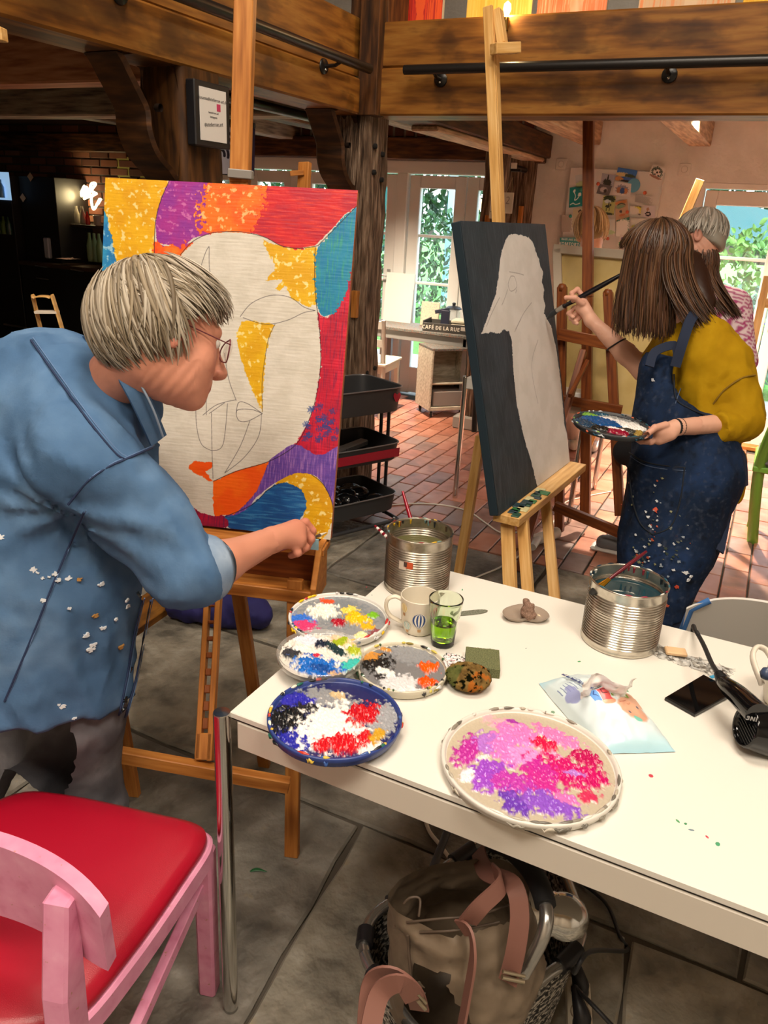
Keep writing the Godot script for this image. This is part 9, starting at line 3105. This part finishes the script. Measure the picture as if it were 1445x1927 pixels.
	for k in pins.size():
		g = G.new()
		g.xf = Transform3D(Basis(Vector3.RIGHT, PI / 2), Vector3(pins[k].x, pins[k].y, -6.352))
		g.lathe([[0.0, 0.0], [0.013, 0.0], [0.013, 0.006], [0.009, 0.009], [0.0, 0.01]], 14, false, false)
		single("magnet", g, plain("d0684a" if k < 5 else "3a9a88", 0.4), ["orange magnet beside the black-and-white photo", "orange magnet below the blue paper disc", "orange magnet left of the rider postcard", "orange magnet on the orange and green face", "orange magnet right of the blonde head", "green magnet beside the drawn figure card", "green magnet on the pale green hills card", "green magnet on the teal mermaid card"][k], "magnet", "magnets on the pin board")
	for k in 2:
		var p: Vector3 = [Vector3(-1.68, 1.963, -6.39), Vector3(-0.777, 1.948, -6.39)][k]
		var so := thing("wall_socket", ["white wall socket left above the pin board", "white wall socket right of the pin board, above the grey-haired woman"][k], "socket", p)
		g = G.new()
		g.box(Vector3(0.082, 0.082, 0.014), Vector3.ZERO, 0.004)
		put("plate", g, plain("dcd8d0", 0.4), so)
		g = G.new()
		g.xf = Transform3D(Basis(Vector3.RIGHT, PI / 2), Vector3(0, 0, 0.008))
		g.lathe([[0.024, 0.0], [0.024, 0.003], [0.021, 0.003], [0.019, -0.006], [0.0, -0.006]], 20, false, false)
		put("insert", g, plain("cfcac2", 0.4), so)
# ------------------------------------------------------------------ dark kitchen corner, gallery pictures
func unit(called: String, label: String, category: String, lo: Vector3, hi: Vector3, m: Material) -> Node3D:
	var t := thing(called, label, category, Vector3((lo.x + hi.x) * 0.5, lo.y, (lo.z + hi.z) * 0.5))
	var g := G.new()
	g.box(hi - lo, (lo + hi) * 0.5, 0.004)
	wput("body", g, m, t)
	return t

func glow(c: String, e: float) -> StandardMaterial3D:
	var m := fresh(c, 0.4)
	m.emission_enabled = true
	m.emission = Color(c)
	m.emission_energy_multiplier = e
	return m

func build_kitchen() -> void:
	var blk := plain("1b1816", 0.5)
	var a := Vector3(-7.145, 1.706, -5.9)
	var z := -5.85
	var c0 := Vector3(-7.096, 0.894, -5.85)
	var c1 := Vector3(-5.692, 0.92, -5.85)
	var fr := unit("fridge", "black bottle fridge with a lit top shelf at the left picture edge", "fridge", Vector3(c0.x - 0.75, 0, z - 0.5), Vector3(c0.x - 0.02, a.y, z), blk)
	var g := G.new()
	g.xf.origin = Vector3(-7.221, 1.602, -5.84)
	g.box(Vector3(0.24, 0.26, 0.01))
	wput("lit_shelf", g, glow("9cc4e8", 0.7), fr)
	g = G.new()
	g.tube([Vector3(-7.388, 0.219, -5.8), Vector3(-7.01, 0.215, -5.8)], 0.012, 8)
	wput("handle", g, mats.steel, fr)
	for k in 4:
		g = G.new()
		g.xf.origin = Vector3(-7.184, 1.492, -5.8) if k == 0 else Vector3(-7.248, 1.145, -5.8) + Vector3(0.07 * k - 0.1, 0, 0)
		g.lathe([[0.0, 0.0], [0.03, 0.0], [0.03, 0.1], [0.012, 0.14], [0.012, 0.17], [0.0, 0.17]], 12)
		single("bottle", g, plain(["6fa8d8", "3d5a2c", "57702c", "2f4a3a"][k], 0.2), ["pale blue bottle in the lit top of the fridge", "left dark green bottle on the fridge's second shelf", "middle olive bottle on the fridge's second shelf", "right green bottle on the fridge's second shelf"][k], "bottle")
	var tall := unit("cabinet", "tall black cabinet with stickers beside the fridge", "cabinet", Vector3(c0.x, 0.85, BACK), Vector3(Vector3(-6.6, 1.381, -5.9).x, a.y, -5.95), blk)
	for p in [Vector3(-6.914, 1.7, -5.94), Vector3(-7.053, 1.502, -5.94)]:
		g = G.new()
		g.xf = Transform3D(Basis(Vector3.BACK, 0.7), p)
		g.box(Vector3(0.06, 0.06, 0.004), Vector3.ZERO, 0.001)
		wput("sticker", g, plain("d8b890", 0.6), tall)
	var cu := unit("base_cabinet", "black base cabinet with steel drawer handles under the dark worktop", "cabinet", Vector3(c0.x, 0, BACK), Vector3(c1.x, c0.y - 0.04, z), blk)
	for h in [[Vector3(-6.843, 0.861, -5.82), Vector3(-6.67, 0.858, -5.82)], [Vector3(-6.847, 0.741, -5.82), Vector3(-6.672, 0.739, -5.82)], [Vector3(-6.345, 0.862, -5.82), Vector3(-6.174, 0.855, -5.82)]]:
		g = G.new()
		g.tube([h[0], h[1]], 0.006, 8)
		wput("handle", g, mats.steel, cu)
	unit("worktop", "brown kitchen worktop over the black cabinets", "worktop", Vector3(c0.x, c0.y - 0.04, BACK), Vector3(c1.x, c0.y, z + 0.02), plain("4a3524", 0.5))
	var n0 := Vector3(-6.957, 1.686, -6.35)
	var n1 := Vector3(-6.247, 1.279, -6.35)
	var ni := unit("wall_niche", "dark niche shelf with an orange wooden side holding the neon sign", "shelf", Vector3(n0.x, n1.y - 0.03, BACK), Vector3(n1.x, n1.y, -6.1), plain("2c2018", 0.5))
	g = G.new()
	g.box(Vector3(0.03, n0.y - n1.y, 0.28), Vector3(n0.x, (n0.y + n1.y) * 0.5, -6.25), 0.003)
	wput("side_board", g, mats.beam, ni)
	var ne := thing("neon_sign", "glowing white neon sign of looping handwriting in the kitchen niche", "neon sign", Vector3(-6.569, 1.544, -6.3))
	g = G.new()
	g.tube(curve([Vector3(-6.611, 1.628, -6.28), Vector3(-6.7, 1.63, -6.28), Vector3(-6.74, 1.557, -6.28), Vector3(-6.704, 1.487, -6.28), Vector3(-6.625, 1.521, -6.28), Vector3(-6.586, 1.593, -6.28), Vector3(-6.536, 1.645, -6.28), Vector3(-6.564, 1.533, -6.28), Vector3(-6.508, 1.636, -6.28), Vector3(-6.517, 1.555, -6.28), Vector3(-6.453, 1.608, -6.28), Vector3(-6.387, 1.67, -6.28), Vector3(-6.445, 1.668, -6.28), Vector3(-6.467, 1.607, -6.28), Vector3(-6.411, 1.589, -6.28)], 5), 0.013, 8)
	g.tube(curve([Vector3(-6.565, 1.523, -6.28), Vector3(-6.383, 1.58, -6.28), Vector3(-6.461, 1.537, -6.28), Vector3(-6.445, 1.427, -6.28), Vector3(-6.379, 1.49, -6.28), Vector3(-6.345, 1.532, -6.28), Vector3(-6.38, 1.48, -6.28), Vector3(-6.331, 1.532, -6.28)], 5), 0.013, 8)
	wput("neon_tube", g, glow("fff0c8", 3.0), ne)
	var ol := OmniLight3D.new()
	ol.name = "light"
	ol.light_color = Color("ffe4a8")
	ol.light_energy = 0.25
	ol.omni_range = 20.0
	ol.light_size = 0.1
	ol.shadow_enabled = true
	ol.position = Vector3(0, 0, 0.12)
	ne.add_child(ol)
	var its := [["dispenser", Vector3(-6.658, 1.292, -6.15), "9a958c", "clear pump dispenser at the left of the niche shelf"], ["flask", Vector3(-6.548, 1.282, -6.15), "b8b0a0", "left steel pourer on the niche shelf"], ["flask", Vector3(-6.467, 1.281, -6.15), "aaa292", "right steel pourer on the niche shelf"], ["bottle", Vector3(-6.402, 1.275, -6.15), "c01c1c", "small red bottle on the niche shelf"], ["cup", Vector3(-6.271, 1.276, -6.15), "a8988c", "pale paper cup on the niche shelf"], ["milk_carton", Vector3(-6.767, 0.935, -5.95), "b8bccc", "blue and white milk carton on the dark worktop"], ["bottle", Vector3(-6.191, 0.945, -5.95), "7f9a70", "leftmost glass bottle with a green label on the worktop"], ["bottle", Vector3(-6.158, 0.941, -5.98), "86a078", "middle glass bottle with a green label on the worktop"], ["bottle", Vector3(-6.064, 0.944, -5.95), "7c9a68", "rightmost glass bottle with a green label on the worktop"], ["coffee_machine", Vector3(-7.109, 0.924, -6.1), "2a2724", "dark coffee machine at the left of the worktop"]]
	for k in its.size():
		var e: Array = its[k]
		g = G.new()
		var s: float = [0.12, 0.17, 0.17, 0.13, 0.1, 0.2, 0.27, 0.27, 0.27, 0.3][k]
		var r: float = [0.028, 0.028, 0.028, 0.022, 0.036, 0.045, 0.034, 0.034, 0.034, 0.1][k]
		g.xf.origin = e[1]
		if k == 5 or k == 9:
			g.box(Vector3(r * 1.6, s, r * 1.6), Vector3(0, s * 0.5, 0), 0.01)
		else:
			g.lathe([[0.0, 0.0], [r * 0.85, 0.0], [r, s * 0.1], [r, s * 0.55], [r * (1.1 if k == 4 else 0.4), s * 0.85], [r * (1.1 if k == 4 else 0.4), s], [0.0, s]], 16)
		single(e[0], g, plain(e[2], 0.25), e[3], str(e[0]).replace("_", " "))
	g = crumple(0.09, 0.04, 4, Color("d8b0ac"), Color("e8d0cc"))
	single("dishcloth", g, vcol(0.9), "pale pink dishcloth crumpled on the worktop edge", "cloth").position = Vector3(-6.456, 0.953, -5.9)
	for k in 2:
		var p: Vector3 = [Vector3(-6.092, 1.811, -6.37), Vector3(-5.796, 1.818, -6.37)][k]
		canvas("small_canvas", ["left of two small yellow-green pictures on the brick wall", "right of two small yellow-green pictures on the brick wall"][k], Transform3D(Basis.IDENTITY, p), 0.16, 0.24, 0.02, plain("a8a24a", 0.7), plain("8a8438", 0.7))

func build_gallery() -> void:
	# tall bright pictures stand along the gallery edge over the right beam
	var x := pv([-2.028, 2.5, -1.747, 2.487, -1.618, 2.481, -1.294, 2.466, -1.268, 2.464, -0.947, 2.449, -0.806, 2.443, -0.408, 2.424, -0.377, 2.422, -0.162, 2.412])
	var cols := [["d8341c", "ef5a24", "a01420"], ["f0b040", "f4c050", "f8d070"], ["e8683c", "f08050", "e8b090"], ["e0b890", "e8c8a4", "f08a50"], ["f2b01c", "f4bc30", "f8d050"]]
	for k in 5:
		var w := x[k * 2 + 1].x - x[k * 2].x
		var pi := paint(128, 96, [null, false, cols[k][0], cols[k][1], cols[k][2], 2.0, 2], [[pv([0.45, 0.2, 0.7, 0.2, 0.65, 1.0, 0.5, 1.0]), true, cols[k][1], cols[k][2], cols[k][0], 6.0, 0]], 200 + k)
		canvas("gallery_picture", ["red and orange splashed picture above the right beam, nearest the corner post", "yellow-orange picture above the right beam behind the easel top", "orange and red picture above the right beam with flower shapes", "pale peach picture above the middle of the right beam", "bright yellow picture above the right beam at the picture's right edge"][k], Transform3D(Basis.IDENTITY, Vector3(x[k * 2].x + w * 0.5, 2.79, -4.05)), w, 0.8, 0.03, picture(pi[0], 0.6), plain("d8c8b0", 0.8))
	var sh := G.new()
	sh.box(Vector3(5.5, 0.05, 0.5), Vector3(0.7, 2.365, -4.1), 0.004)
	struct("trim_6", sh, mats.darkbeam)
	var l := thing("filament_bulb", "small lit filament bulb on the right beam behind the pale easel's top", "bulb", Vector3(-1.309, 2.364, -3.75))
	var g := G.new()
	g.lathe([[0.012, -0.035], [0.014, 0.0], [0.014, 0.012], [0.01, 0.015]], 12)
	put("socket", g, plain("8a6a34", 0.3, 0.9), l)
	g = G.new()
	g.lathe([[0.008, 0.015], [0.018, 0.045], [0.015, 0.065], [0.0, 0.078]], 14)
	put("glass", g, glow("ffd890", 5.0), l)
	var ol := OmniLight3D.new()
	ol.name = "light"
	ol.light_color = Color("ffd9a0")
	ol.light_energy = 0.12
	ol.omni_range = 20.0
	ol.shadow_enabled = true
	ol.position = Vector3(0, 0.045, 0)
	l.add_child(ol)
	# frame with the studio's address on the left post
	var f := thing("picture_frame", "black box frame with a printed studio address hanging on the left post", "frame", Vector3(-1.975, 1.85, -2.51), PI / 2)
	g = G.new()
	g.box(Vector3(0.2, 0.21, 0.04), Vector3.ZERO, 0.004)
	put("box", g, mats.black, f)
	g = G.new()
	g.box(Vector3(0.15, 0.17, 0.004), Vector3(0, 0, 0.0205))
	put("sheet", g, plain("dcd8d4", 0.6), f)
	var ink := plain("2a2626", 0.6)
	for k in 4:
		text("lettering", ["susanna@atelierrae-art.de", "besucht uns auf", "Instagram", "@atelierrae.art"][k], [0.0135, 0.008, 0.009, 0.016][k], ink, f, Transform3D(Basis(Vector3.BACK, 0.1 if k == 3 else 0.0), Vector3(0, [0.05, 0.008, -0.006, -0.03][k], 0.0228)))
	g = G.new()
	g.box(Vector3(0.022, 0.024, 0.002), Vector3(0.03, 0.028, 0.0225), 0.0008)
	put("printed_sign", g, plain("c03a64", 0.5), f)
